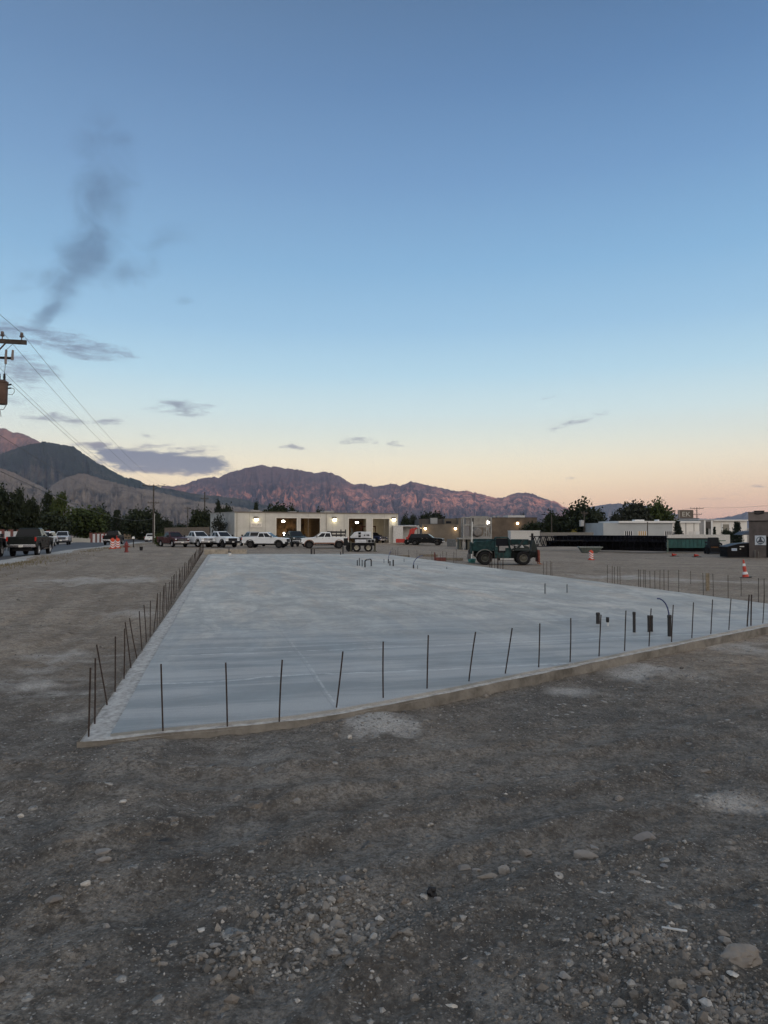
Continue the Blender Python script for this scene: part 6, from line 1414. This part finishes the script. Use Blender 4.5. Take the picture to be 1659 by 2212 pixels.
mb = MB(); mb.cyl((0,0,.80),(0,0,.90),.04,.035,6); mb.build('bonnet_nut', hr, t)
for v in ((1,0),(-1,0),(0,-1)):
    mb = MB(); mb.cyl((v[0]*.1,v[1]*.1,.45),(v[0]*.24,v[1]*.24,.45),.065 if v[1] == 0 else .085); mb.build('outlet_cap', hr, t, smooth=True)
p = site(288.5, 82); t = empty('mailbox', p, roadh-math.pi/2, 'white roadside mailbox on a dark post by the street', 'mailbox')
mb = MB(); mb.prism([(-.13,1.0),(.13,1.0),(.13,1.14)]+arc(0,1.14,.13,0,180,8)+[(-.13,1.14)], -.27, .27); mb.build('box', M('mailbox_white', (.68,.68,.68), .5, var=.04), t); mb = MB(); mb.bb(-.05,.05,-.05,.05,-.2,1.0); mb.build('post', dkst, t)
p = site(305.5, 66); mb = MB(); mb.lathe([(.001,.0),(.13,.0),(.16,.34),(.13,.34),(.11,.04),(.001,.04)], n=16); o = mb.build('black_bucket', blackp, smooth=True); o.location = p; tag(o, 'small black bucket on the dirt near the mailbox', 'bucket')
# low concrete wall and site oddments behind the slab
d = 58; z0 = gz(X(486,d), d); mb = MB(); mb.bb(X(441,d), X(532,d), d, d+.25, z0-.2, Zp(1186.5,d)); o = mb.build('low_footing_wall', M('footing_concrete', (.33,.30,.25), .9, var=.15, scale=3)); tag(o, 'low tan concrete footing wall just beyond the far left corner of the slab', 'footing')
for px0, px1, d, lab in ((850,885,66,'short plank form lying on dirt beyond the slab'),(905,945,70,'long pale board on the ground below the black truck'),(945,1000,64,'muddy concrete footing left of the telehandler')):
    p = site((px0+px1)/2, d); w = (px1-px0)/FPX*d; mb = MB(); mb.box((0,0,.10),(w,.35,.22)); o = mb.build('form_board', M('muddy_form', (.17,.145,.115), .9, var=.2), bevel=.01); o.location = p; tag(o, lab, 'form board')
p = site(950, 62); mb = MB(); mb.box((0,0,.16),(1.0,.5,.3)); mb.box((-.45,0,.5),(.1,.1,.5)); o = mb.build('red_toolbox', M('dull_red_box', (.13,.03,.025), .6, var=.2), bevel=.03); o.location = p; tag(o, 'low dull red box beyond the far edge of the slab', 'box')

# ------------------------------------------------------------------ rebar
rb_m = M('rusty_rebar', (.042,.029,.024), .85, .2, var=.25, scale=30)
def rebar(base, top, lab, grp, r_=.0085):
    base, top = Vector(base), Vector(top); v = top-base; mb = MB(); n = 10; pts = [Vector((0,0,-.12))+v*0]+[v*(k/n) for k in range(n+1)]
    bend = Vector((random.uniform(-1,1), random.uniform(-1,1), 0))*.006
    pts = [p+bend*math.sin(math.pi*i/len(pts)) for i, p in enumerate(pts)]
    mb.tube(pts, r_, 6); o = mb.build('rebar_stake', rb_m, smooth=True); o.location = base; tag(o, lab, 'rebar', grp); return o
ORD = ['first','second','third','fourth','fifth','sixth','seventh','eighth','ninth','tenth','eleventh','twelfth','thirteenth','fourteenth','fifteenth','sixteenth','seventeenth','eighteenth']
FR = [(355,1572,350,1433),(493,1563,489,1430),(605,1552,611,1424),(727,1528,741,1406),(828,1507,828,1385),(922,1487,925,1371),(1012,1471.5,1027,1364),(1090,1455,1105.5,1356),(1162,1441.5,1165,1346),(1229.4,1430,1231.5,1334.6),(1292,1417.8,1297,1327),(1347,1406.5,1350.7,1318.4),(1399.6,1396.4,1405,1313.9),(1448.5,1387,1453,1306),(1492,1378.7,1496.5,1300.7),(1533,1369.8,1537.7,1294.6),(1572,1361,1577.5,1292.5)]
for i, (bx_, by_, tx, ty) in enumerate(FR):
    b_ = slabpt(bx_, by_, -.01); tp = Vector((X(tx,b_.y), b_.y, Zp(ty,b_.y)))
    rebar(b_, tp, ('leaning ' if abs(tx-bx_) > 9 else 'upright ')+ORD[i]+' rebar stake from the left along the front edge of the slab', 'rebar stakes along the front edge')
for i, (bx_, by_, tx, ty) in enumerate([(1611.4,1353.6,1616.6,1284),(1619.6,1352,1621.8,1284),(1645,1347,1649,1283)]):
    b_ = slabpt(bx_, by_, -.01); rebar(b_, (X(tx,b_.y), b_.y, Zp(ty,b_.y)), ('left of a close pair of thicker rebar stakes near the right edge of the photo','right of a close pair of thicker rebar stakes near the right edge of the photo','last rebar stake of the front edge, at the right edge of the photo')[i], 'rebar stakes along the front edge', .0125 if i < 2 else .0085)
LE = [(195.8,1586,198.3,1441),(208.7,1558,208.5,1420.5),(234.4,1517.5,211,1391.6),(251.6,1489,251.2,1374),(270.5,1461.5,271,1357),(285,1439,272,1343),(297.8,1418.5,281.7,1334.5),(309,1402,302.5,1319.6),(317.8,1386,312,1306),(326.2,1374.4,326.5,1297),(334,1362.6,341.3,1288.6),(341,1350.8,341.5,1281),(347,1341,347.5,1279),(351.6,1330,355,1266),(355,1321.8,355.5,1264)]
for i, (bx_, by_, tx, ty) in enumerate(LE):
    b_ = slabpt(bx_, by_, -.02); lean_ = tx-bx_
    rebar(b_, (X(tx,b_.y), b_.y, Zp(ty,b_.y)), ORD[i]+' rebar stake from the front along the left edge, '+('leaning left' if lean_ < -4 else ('leaning right' if lean_ > 3 else 'upright')), 'rebar stakes along the left edge')
random.seed(21); dcur = 17.3; p0_ = slabpt(355,1321.8,-.02)
lvec = (slabpt(442,1186)-slabpt(195,1586)).normalized()
while dcur < 62:
    s_ = (dcur-p0_.y)/lvec.y; b_ = p0_+lvec*s_; b_.z = -.02
    rebar(b_, b_+Vector((random.uniform(-.05,.06), random.uniform(-.03,.03), random.uniform(.52,.64))), 'rusty rebar stake in the crowded far part of the left edge row', 'crowded far rebar stakes of the left edge')
    dcur += random.choice((.6,.62,.66,.5,.75))
GRP = [(1173.6,1212.5),(1180.5,1212),(1189,1212),(1192,1213.5),(1310.8,1220.5),(1321.5,1222),(1326,1224),(1333.8,1223),(1338.8,1224),(1378.6,1230),(1382.5,1230.5),(1389.5,1230.5),(1393,1231),(1403,1233),(1414,1232.5),(1424.5,1231),(1433,1230),(1442,1231.5),(1464.5,1231),(1517.5,1237.5),(1538.8,1239),(1571,1242),(1636.5,1248.5),(1649,1249.5)]
def edge_at(px):
    k = (px-CXP)/FPX; a = pr; v = rdir; s_ = (a.y*k-a.x)/(v.x-v.y*k); return a+v*s_
rgt = Vector((-rdir.y, rdir.x, 0)); rgt = rgt if rgt.x > 0 else -rgt
for i, (px, pyt) in enumerate(GRP):
    e = edge_at(px); d = e.y*(1.0 if i % 3 else 1.012)+.12; b_ = Vector((X(px,d), d, -.12)); tx = px+random.uniform(-.6,.6)
    seg = 'group of four right of the telehandler' if i < 4 else ('cluster of five before the skip' if i < 9 else ('crowded middle stretch of the right edge row' if i < 18 else 'spaced last stretch of the right edge row'))
    rebar(b_, (X(tx,d), d, Zp(pyt,d)), 'dark rebar stake in the '+seg, 'rebar stakes, '+seg, .008)
for i, (px, pyt, d) in enumerate([(1490.7,1233,31),(1599,1247,24.5),(1465,1237,30)]):
    b_ = Vector((X(px,d), d, gz(X(px,d),d))); rebar(b_, (X(px,d), d, Zp(pyt,d)), ('thin lone stake on the dirt right of the crowded rebar','thin lone stake on the dirt below the stacked cones','thin lone stake beside the crowded rebar')[i], 'lone stakes on the right dirt', .009)
random.seed(33)
for i in range(26):     # thin stakes beyond the far right edge
    px = random.choice((860,880,905,930,945,962,985,1060,1066,1078,1083,846))+random.uniform(-6,6); d = edge_at(px).y+random.uniform(.3,2.2); b_ = Vector((X(px,d), d, gz(X(px,d),d)))
    rebar(b_, b_+Vector((random.uniform(-.04,.04),0,random.uniform(.75,1.15))), 'thin rusty stake beyond the far right edge of the slab', 'stakes beyond the far right edge', .010)
d = 28.5; p = Vector((X(1527,d), d, gz(X(1527,d),d))); mb = MB(); mb.bb(-.07,.07,-.02,.02,-.2,Zp(1238,d)-p.z); o = mb.build('wooden_stake', M('grey_lath_wood', (.20,.17,.125), .9, var=.2, scale=12)); o.location = p; tag(o, 'flat wooden stake among the rebar on the right', 'stake')

# ------------------------------------------------------------------ pipes standing out of the slab
pblk = M('black_abs_pipe', (.014,.014,.016), .45, var=.1); pgry = M('grey_conduit_pipe', (.16,.19,.21), .5, var=.1); pblu = M('blue_hose', (.018,.030,.11), .45, var=.1); pwh = M('white_pvc_pipe', (.5,.52,.53), .5, var=.05)
def pipe(px, pyb, pyt, wpx, lab, mat=pblk, cap=True, grp='pipes standing out of the slab'):
    b_ = slabpt(px, pyb, 0); h = Zp(pyt,b_.y); r_ = wpx/2/FPX*b_.y; r_ = max(r_, .016)
    t = empty('stub_pipe', b_, 0, lab, 'pipe', grp)
    mb = MB(); mb.lathe([(r_,-.05),(r_,h),(r_*.84,h),(r_*.84,h-.06),(.001,h-.06)], n=18); mb.build('pipe', mat, t, smooth=True)
    if cap: mb = MB(); mb.lathe([(r_*1.02,h-.05),(r_*1.12,h-.045),(r_*1.12,h-.005),(r_*1.02,h+.002)], n=18); mb.build('collar', mat, t, smooth=True)
    return t, h
pipe(1290.3,1346.6,1323,8.2,'short black pipe, leftmost of the near group on the slab')
t, h = pipe(1311,1351.5,1338,3.8,'small black capped stub with a white base beside the leftmost near pipe', pwh, False)
mb = MB(); mb.lathe([(.001,h+.05),(.031,h+.05),(.031,h-.03),(.022,h-.05)], n=16); mb.build('cap', pblk, t, smooth=True)
pipe(1368.2,1365,1321.5,6.2,'tall slim black pipe in the middle of the near group')
pipe(1399.6,1364,1329,5.6,'left pipe of the touching black pair on the slab'); pipe(1405.8,1363.5,1329,5.6,'right pipe of the touching black pair on the slab')
t, h = pipe(1444.2,1373.5,1328,8.4,'thickest black pipe with a blue hose curling out of its top')
dd = t.location.y
def hosept(px, py): return Vector((X(px,dd)-t.location.x, 0, Zp(py,dd)))
mb = MB(); mb.tube([hosept(1444,1340), hosept(1443,1325), hosept(1440.5,1313), hosept(1436,1303), hosept(1430,1296.5), hosept(1424,1293), hosept(1418,1292.5)], .012, 8); mb.build('hose', pblu, t, smooth=True)
pipe(1176.8,1282,1260,3.8,'left one of two grey stub pipes in the right middle of the slab', pgry, False); pipe(1224.2,1280,1262,3.2,'right one of two grey stub pipes in the right middle of the slab', pgry, False)
pipe(772,1221.6,1210,2.3,'first black stub left of the bent pipe',pblk,False); pipe(776.4,1222,1205.3,1.8,'tallest thin black stub left of the bent pipe',pblk,False); pipe(782.3,1223.4,1209,1.9,'black stub touching the bent pipe',pblk,False)
b1_ = slabpt(788.4,1225.3); b2_ = slabpt(802,1223); mb = MB(); hh = Zp(1209.5,b1_.y); pb = b2_-b1_
mb.tube([(0,0,-.05),(0,0,hh-.07),(.02,0,hh-.02),(.07,0,hh)], .034, 10); mb.tube([(.07,0,hh),(pb.x-.07,pb.y,hh),(pb.x-.02,pb.y,hh-.02),(pb.x,pb.y,hh-.07),(pb.x,pb.y,-.05)], .032, 10); o = mb.build('bent_pipe', pblk, smooth=True); o.location = b1_; tag(o, 'black pipe bent into an upside-down U on the far slab', 'pipe')
pipe(829.5,1216,1207.3,1.6,'grey stub right of the bent pipe', pgry, False)
t, h = pipe(839,1217,1208,2.4,'black stub with a thin hose reaching back to the slab edge', pblk, False); dd = t.location.y; mb = MB(); mb.tube([(0,0,h-.05),(.02,.1,h+.15),(.07,.25,h+.33),(.15,.5,h+.42)], .014, 6); mb.build('hose', pblu, t, smooth=True)
pipe(842.4,1221.6,1212,2.5,'low black stub left of the thick far stub', pblk, False); pipe(849.5,1222.6,1209,3.2,'thickest far black stub on the slab', pblk, False); pipe(872.8,1214,1206.3,1.6,'thin grey stub near the far right edge', pgry, False)
t, h = pipe(893.2,1227.7,1219.8,3.0,'black stub with a blue hose arching right towards the slab edge', pblk, False); mb = MB(); mb.tube([(0,0,h-.05),(.02,.05,h+.12),(.12,.2,h+.26),(.28,.5,h+.36),(.48,.9,h+.40)], .018, 6); mb.build('hose', pblu, t, smooth=True)
pipe(902,1229,1221,1.9,'grey stub beside the arching hose', pgry, False); pipe(964.8,1229,1224.3,2,'tiny grey stub alone right of the arching hose', pgry, False)
for px, pyb, pyt, w_, lab in ((673,1197,1185.5,4.0,'left dark post at the far slab edge, below the white pickups'),(679,1197,1186,2.6,'right dark post at the far slab edge, below the white pickups'),(736,1198,1192,2.2,'short dark post at the far edge, left of the white machine'),(741,1196.5,1179,3.0,'tall dark post at the far edge beside the white machine')): pipe(px, pyb, pyt, w_, lab, pblk, False, 'posts at the far edge of the slab')
t, h = pipe(496.5,1200,1194,7,'pale stub with a dark spike near the far left corner of the slab', pwh, False, 'posts at the far edge of the slab'); mb = MB(); mb.cyl((-.05,0,h),(-.05,0,h+.38),.03); mb.bb(-.10,.10,-.03,.03,h,h+.08); mb.build('spike', pblk, t)

# ------------------------------------------------------------------ rocks and gravel
rockm = bpy.data.materials.new('field_stone'); rockm.use_nodes = True; T = NT(rockm.node_tree); b = T.n['Principled BSDF']
oi = T.new('ShaderNodeObjectInfo'); tcn = T.new('ShaderNodeTexCoord').outputs['Object']
T.put(b.inputs['Base Color'], T.mix(T.mr(T.noise(tcn, 9, 6, .65), .3, .7, 0, .7), T.ramp(oi.outputs['Random'], [(0,(.125,.123,.12)),(.35,(.18,.165,.148)),(.7,(.215,.213,.21)),(1,(.15,.147,.15))]), (.095,.085,.078)))
b.inputs['Roughness'].default_value = .88
bn = T.new('ShaderNodeBump'); bn.inputs['Strength'].default_value = .5; bn.inputs['Distance'].default_value = .01; T.put(bn.inputs['Height'], T.noise(tcn, 28, 5, .65)); T.l.new(bn.outputs[0], b.inputs['Normal'])
palerock = M('pale_stone', (.38,.37,.35), .85, var=.15, scale=12, bump=.3)
def rock_mesh(seed, w, dpt, h, sub=4, facets=8):
    bm = bmesh.new(); bmesh.ops.create_icosphere(bm, subdivisions=sub, radius=1)
    o_ = Vector((seed*3.1, seed*1.7, seed*.9))
    for v in bm.verts:
        p = v.co.normalized(); k = 1+.40*mnoise.noise(p*1.1+o_)+.20*mnoise.noise(p*2.4+o_)+.07*mnoise.noise(p*6+o_)+(.03*mnoise.noise(p*15+o_) if sub > 2 else 0)
        q = p*k
        for pl in range(facets):      # flattened facets
            nrm = Vector((math.sin(seed+pl*2.1), math.cos(seed*1.3+pl*1.7), math.sin(seed*.7+pl)*.8)).normalized(); dd_ = q.dot(nrm)
            if dd_ > (.70 if sub > 2 else .60): q -= nrm*(dd_-(.70 if sub > 2 else .60))*.9
        v.co = Vector((q.x*w, q.y*dpt, q.z*h))
    me = bpy.data.meshes.new('rock'); bm.to_mesh(me); bm.free(); me.polygons.foreach_set('use_smooth', [True]*len(me.polygons))
    if sub > 2:
        try: me.set_sharp_from_angle(angle=R(28))
        except Exception: pass
    return me
RK = [(1592,2068,88,44,'largest flat grey slab of rock in the lower right corner'),(1575,2094,26,11,'thin white oblong stone just below the largest rock',1),(1258,1846,58,24,'long wedge-shaped pale rock right of the foreground middle'),(1131,1840,34,22,'cracked grey rock left of the long wedge-shaped rock'),(1087,1878,36,26,'rounded tan rock at the right of the small rock row'),(1051,1888,44,11,'flat brown rock sunk below the small rock row'),(1001,1870,34,9,'thin flat rock at the left of the small rock row'),(1028,1872,22,8,'thin flat rock in the middle of the small rock row'),(1392,1808,56,26,'half buried rounded rock right of the wedge-shaped rock'),(1335,1724,26,17,'lone light angular rock above the wedge-shaped rock'),(1520,1665,36,12,'long low pale rock in the upper right dirt'),(1028,1671,16,8,'small grey rock alone in the middle dirt'),
(1278,1828,34,13,'brown rock just behind the long wedge-shaped rock'),(1114,1857,26,9,'flat stone between the cracked grey rock and the rounded tan rock'),(1365,1880,28,9,'flat brown stone below the half buried rock'),(1393,1899,18,9,'small pale round stone below the half buried rock',1),(1445,1910,18,8,'small bluish stone beside the wheel tracks'),(1432,1866,24,8,'low grey stone above the wheel tracks'),
(50,1758,20,9,'pale elongated stone at the left edge of the dirt',1),(191,1903,24,14,'pale grey stone in the left foreground',1),(121,1938,36,22,'lumpy grey rock in the left foreground'),(231,1851,32,13,'grey green rock in the left middle dirt'),(226,1836,40,7,'flat slab of rock just above the grey green rock'),(270,1728,18,9,'small light stone in the left middle dirt',1),(365,1647,15,8,'brown stone below the front edge of the slab'),(439,2000,22,9,'white flat stone left of the gravel patch',1),(468,2033,32,11,'long grey stone at the left of the gravel patch'),(441,2054,30,14,'flat brown grey stone at the lower left of the gravel patch'),(750,1898,36,22,'domed tan stone above the gravel patch'),(717,1903,22,13,'tan stone left of the domed stone'),(560,1901,26,13,'grey stone in the upper gravel patch'),(728,1990,32,18,'big tan cobble in the gravel patch'),(750,1979,28,13,'reddish cobble right of the big tan cobble'),(484,1957,26,15,'reddish grey stone left of the gravel patch'),(660,2087,20,16,'pale cobble at the bottom of the gravel patch',1),(681,2047,24,9,'bluish stone at the right of the gravel patch'),(6,2109,26,22,'round grey stone cut by the left edge of the photo'),(357,2072,24,11,'dark reddish stone low in the left foreground'),(104,2099,24,8,'pale flat stone low at the left'),(236,1994,16,14,'tan pebble standing on edge in the left foreground'),
(1302,1984,16,16,'pale round cobble on the right gravel patch'),(1352,2024,32,14,'big oval cobble in the right gravel patch'),(876,2091,17,14,'round tan stone alone at the bottom middle'),(974,2160,26,10,'small pale block-like stone at the bottom middle',1),(1216,2100,28,18,'dull reddish rock at the lower right'),(1237,2131,26,13,'bluish grey rock at the lower right'),(1308,2197,20,18,'round tan cobble at the bottom edge'),(1552,2178,30,20,'tan angular rock at the bottom right'),(1491,2142,20,16,'grey cobble left of the bottom right rocks'),(1553,2010,30,17,'brown rock above the largest flat rock'),(944,1936,20,13,'bluish stone beside the crumpled black scrap'),(1258,2158,20,14,'small grey stone at the lower right, left of the gravel'),(1430,2168,24,16,'grey stone near the bottom right corner gravel'),(755,1590,12,8,'pale stone beside the dusty heap at the slab edge',1),(725,1585,14,9,'tan stone left of the dusty heap at the slab edge')]
for i, rk in enumerate(RK):
    px, pyb, w, h, lab = rk[:5]; pt = slabpt(px, pyb, -.15); z = gz(pt.x, pt.y); pt = slabpt(px, pyb, z); s = pt.y/FPX; ww, hh = w*s/2, h*s
    lowk = math.sin(math.atan2(CAMH+.15, pt.y))        # how much of the top we look down on
    dpt = ww*(.62+.25*math.sin(i*2.3)); rh = max(.25*ww, (hh-2*dpt*lowk*.8)*.75)
    o = bpy.data.objects.new('rock', rock_mesh(i*1.37+.5 if i else 4.2, ww, dpt, rh*(1 if i else 1.5), 4, 8 if i else 2)); col.objects.link(o); o.data.materials.append(palerock if len(rk) > 5 else rockm)
    o.location = (pt.x, pt.y+dpt*.5, z+rh*.12); o.rotation_euler = (0, 0, .35*math.sin(i*5.1)); tag(o, lab, 'rock', 'loose rocks on the dirt')
# debris
pt = slabpt(1448,2009,-.16); mb = MB(); mb.bar((-.055,0.02,.01),(.055,-.03,.018),.016,.008); o = mb.build('white_stick', M('white_scrap', (.42,.42,.41), .6, var=.1), bevel=.003); o.location = (pt.x, pt.y, gz(pt.x,pt.y)); tag(o, 'broken white stick lying on the right gravel patch', 'stick')
pt = slabpt(934,1920,-.16); bm = bmesh.new(); bmesh.ops.create_icosphere(bm, subdivisions=3, radius=.028)
for v in bm.verts: v.co *= 1+.8*mnoise.noise(v.co*50)
me = bpy.data.meshes.new('black_scrap'); bm.to_mesh(me); bm.free(); me.materials.append(blackp); o = bpy.data.objects.new('black_scrap', me); col.objects.link(o); o.location = (pt.x, pt.y, gz(pt.x,pt.y)+.012); tag(o, 'crumpled black scrap on the dirt right of the gravel patch', 'scrap')
# gravel as one mesh: patches read off the photograph plus a thin scatter
rng = np.random.default_rng(5)
pm_ = bpy.data.materials.new('gravel_stones'); pm_.use_nodes = True; T = NT(pm_.node_tree); b = T.n['Principled BSDF']; g = T.new('ShaderNodeNewGeometry'); tcn = T.new('ShaderNodeTexCoord').outputs['Object']
cst = T.ramp(g.outputs['Random Per Island'], [(0,(.062,.060,.058)),(.25,(.118,.115,.111)),(.45,(.125,.108,.093)),(.62,(.165,.163,.160)),(.8,(.185,.170,.150)),(.93,(.25,.245,.235)),(1,(.40,.39,.375))])
T.put(b.inputs['Base Color'], T.mix(T.mr(T.noise(tcn, 60, 4, .6), .3, .7, 0, .5), cst, (.07,.064,.058))); b.inputs['Roughness'].default_value = .85
tmpl = []
for k in range(7):
    me = rock_mesh(k*2.3+.7, 1, .8, .62, 1); tv = np.array([v.co[:] for v in me.vertices]); tf = np.array([p.vertices[:] for p in me.polygons]); tmpl.append((tv, tf)); bpy.data.meshes.remove(me)
PATCH = [(700,1985,120,42,430,.034),(590,2050,130,34,330,.030),(620,1905,150,22,160,.024),(840,1930,90,24,130,.022),(740,1945,90,22,160,.026),(1390,2025,75,30,330,.030),(1340,2040,60,28,170,.028),(1560,2155,120,42,420,.032),(1480,2190,110,26,200,.030),(1250,2120,110,40,130,.026),(560,1890,60,16,80,.022),(1000,1960,160,40,120,.016),(250,1660,160,30,150,.018),(120,1660,120,30,90,.02),(760,1585,60,14,60,.02),(1050,1520,200,18,90,.018),(900,1555,80,12,60,.02),(1350,1450,200,16,90,.02),(120,1920,110,40,90,.022),(180,2040,150,60,110,.02),(1500,1700,150,30,120,.02),(1250,1850,120,30,70,.02)]
VV = []; FF = []; nb = 0
def put(xs, ys, szs):
    global nb
    zs = ground_z(xs, ys)
    for x, y, z, s in zip(xs, ys, zs, szs):
        tv, tf = tmpl[rng.integers(7)]; a = rng.uniform(0, 6.28); c_, s_ = math.cos(a), math.sin(a); sc3 = s*rng.uniform(.55, 1.35, 3)
        v = tv*sc3; v = np.stack([v[:,0]*c_-v[:,1]*s_, v[:,0]*s_+v[:,1]*c_, v[:,2]], 1)+(x, y, z+s*rng.uniform(-.15,.22))
        VV.append(v); FF.append(tf+nb); nb += len(tv)
for (px, py, sx_, sy_, n, s) in PATCH:
    n = int(n*1.7); qx = rng.normal(px, sx_*.75, n); qy = rng.normal(py, sy_*.75, n); qy = np.clip(qy, 1480, 2300); d = FPX*(CAMH+.15)/(qy-HZ); x = (qx-CXP)/FPX*d
    ok = ~inpoly(x, d, SLAB); put(x[ok], d[ok], np.minimum(s*np.exp(rng.normal(-.80, .60, n))*.80, .042)[ok])
n = 9000; dd_ = 1.9*np.exp(rng.uniform(0, 2.9, n)); xx2 = rng.uniform(-.62, .62, n)*dd_
dens = fbm(xx2*.7, dd_*.7, 3, 77); ok = ~inpoly(xx2, dd_, SLAB) & (dens > -.12); u_, v_ = road_uv(xx2, dd_); ok &= v_ > 1.2
put(xx2[ok], dd_[ok], (np.exp(rng.normal(-4.75, .50, n))*np.where(dd_ > 8, 1.5, 1.0))[ok])
gr = np_mesh('gravel', np.concatenate(VV), np.concatenate(FF), pm_, smooth=False); tag(gr, 'loose grey and tan gravel scattered over the bare dirt', 'gravel', kind='stuff')

# ------------------------------------------------------------------ dry weeds by the street
wm = leaf_mat('dry_weeds', (.10,.085,.045), (.19,.155,.085)); wv = []; wf = []; nb = 0
for k in range(5200):
    u_ = rng.uniform(-34, 75); v_ = 1.2+abs(rng.normal(0, 1.3)); p = RP(u_, v_); q = float(vnoise(np.array([u_*.35]), np.array([v_*.8]), 3)[0])
    if q < .45: continue
    z = gz(p.x, p.y); h = rng.uniform(.05, .2); a = rng.uniform(0, 3.14); w = .02; l_ = rng.normal(0, .06, 2)
    wv += [(p.x-math.cos(a)*w, p.y-math.sin(a)*w, z-.04), (p.x+math.cos(a)*w, p.y+math.sin(a)*w, z-.04), (p.x+l_[0], p.y+l_[1], z+h)]; wf.append((nb, nb+1, nb+2)); nb += 3
wd = np_mesh('weeds', np.array(wv), np.array(wf), wm, smooth=False); tag(wd, 'dry yellowish weeds in a strip along the kerb', 'weeds', kind='stuff')

# ------------------------------------------------------------------ evening haze over the valley
HZON = True
if HZON:
    hm = bpy.data.materials.new('haze'); hm.use_nodes = True; T = NT(hm.node_tree); T.n.clear(); pv = T.new('ShaderNodeVolumePrincipled'); out = T.new('ShaderNodeOutputMaterial'); T.l.new(pv.outputs[0], out.inputs['Volume'])
    pv.inputs['Color'].default_value = (.60,.70,.98,1); pv.inputs['Density'].default_value = 3.1e-5; pv.inputs['Anisotropy'].default_value = 0.0
    mb = MB(); mb.bb(-15000, 15000, -15000, 15000, -60, 2200); hz = mb.build('haze', hm); tag(hz, kind='stuff')
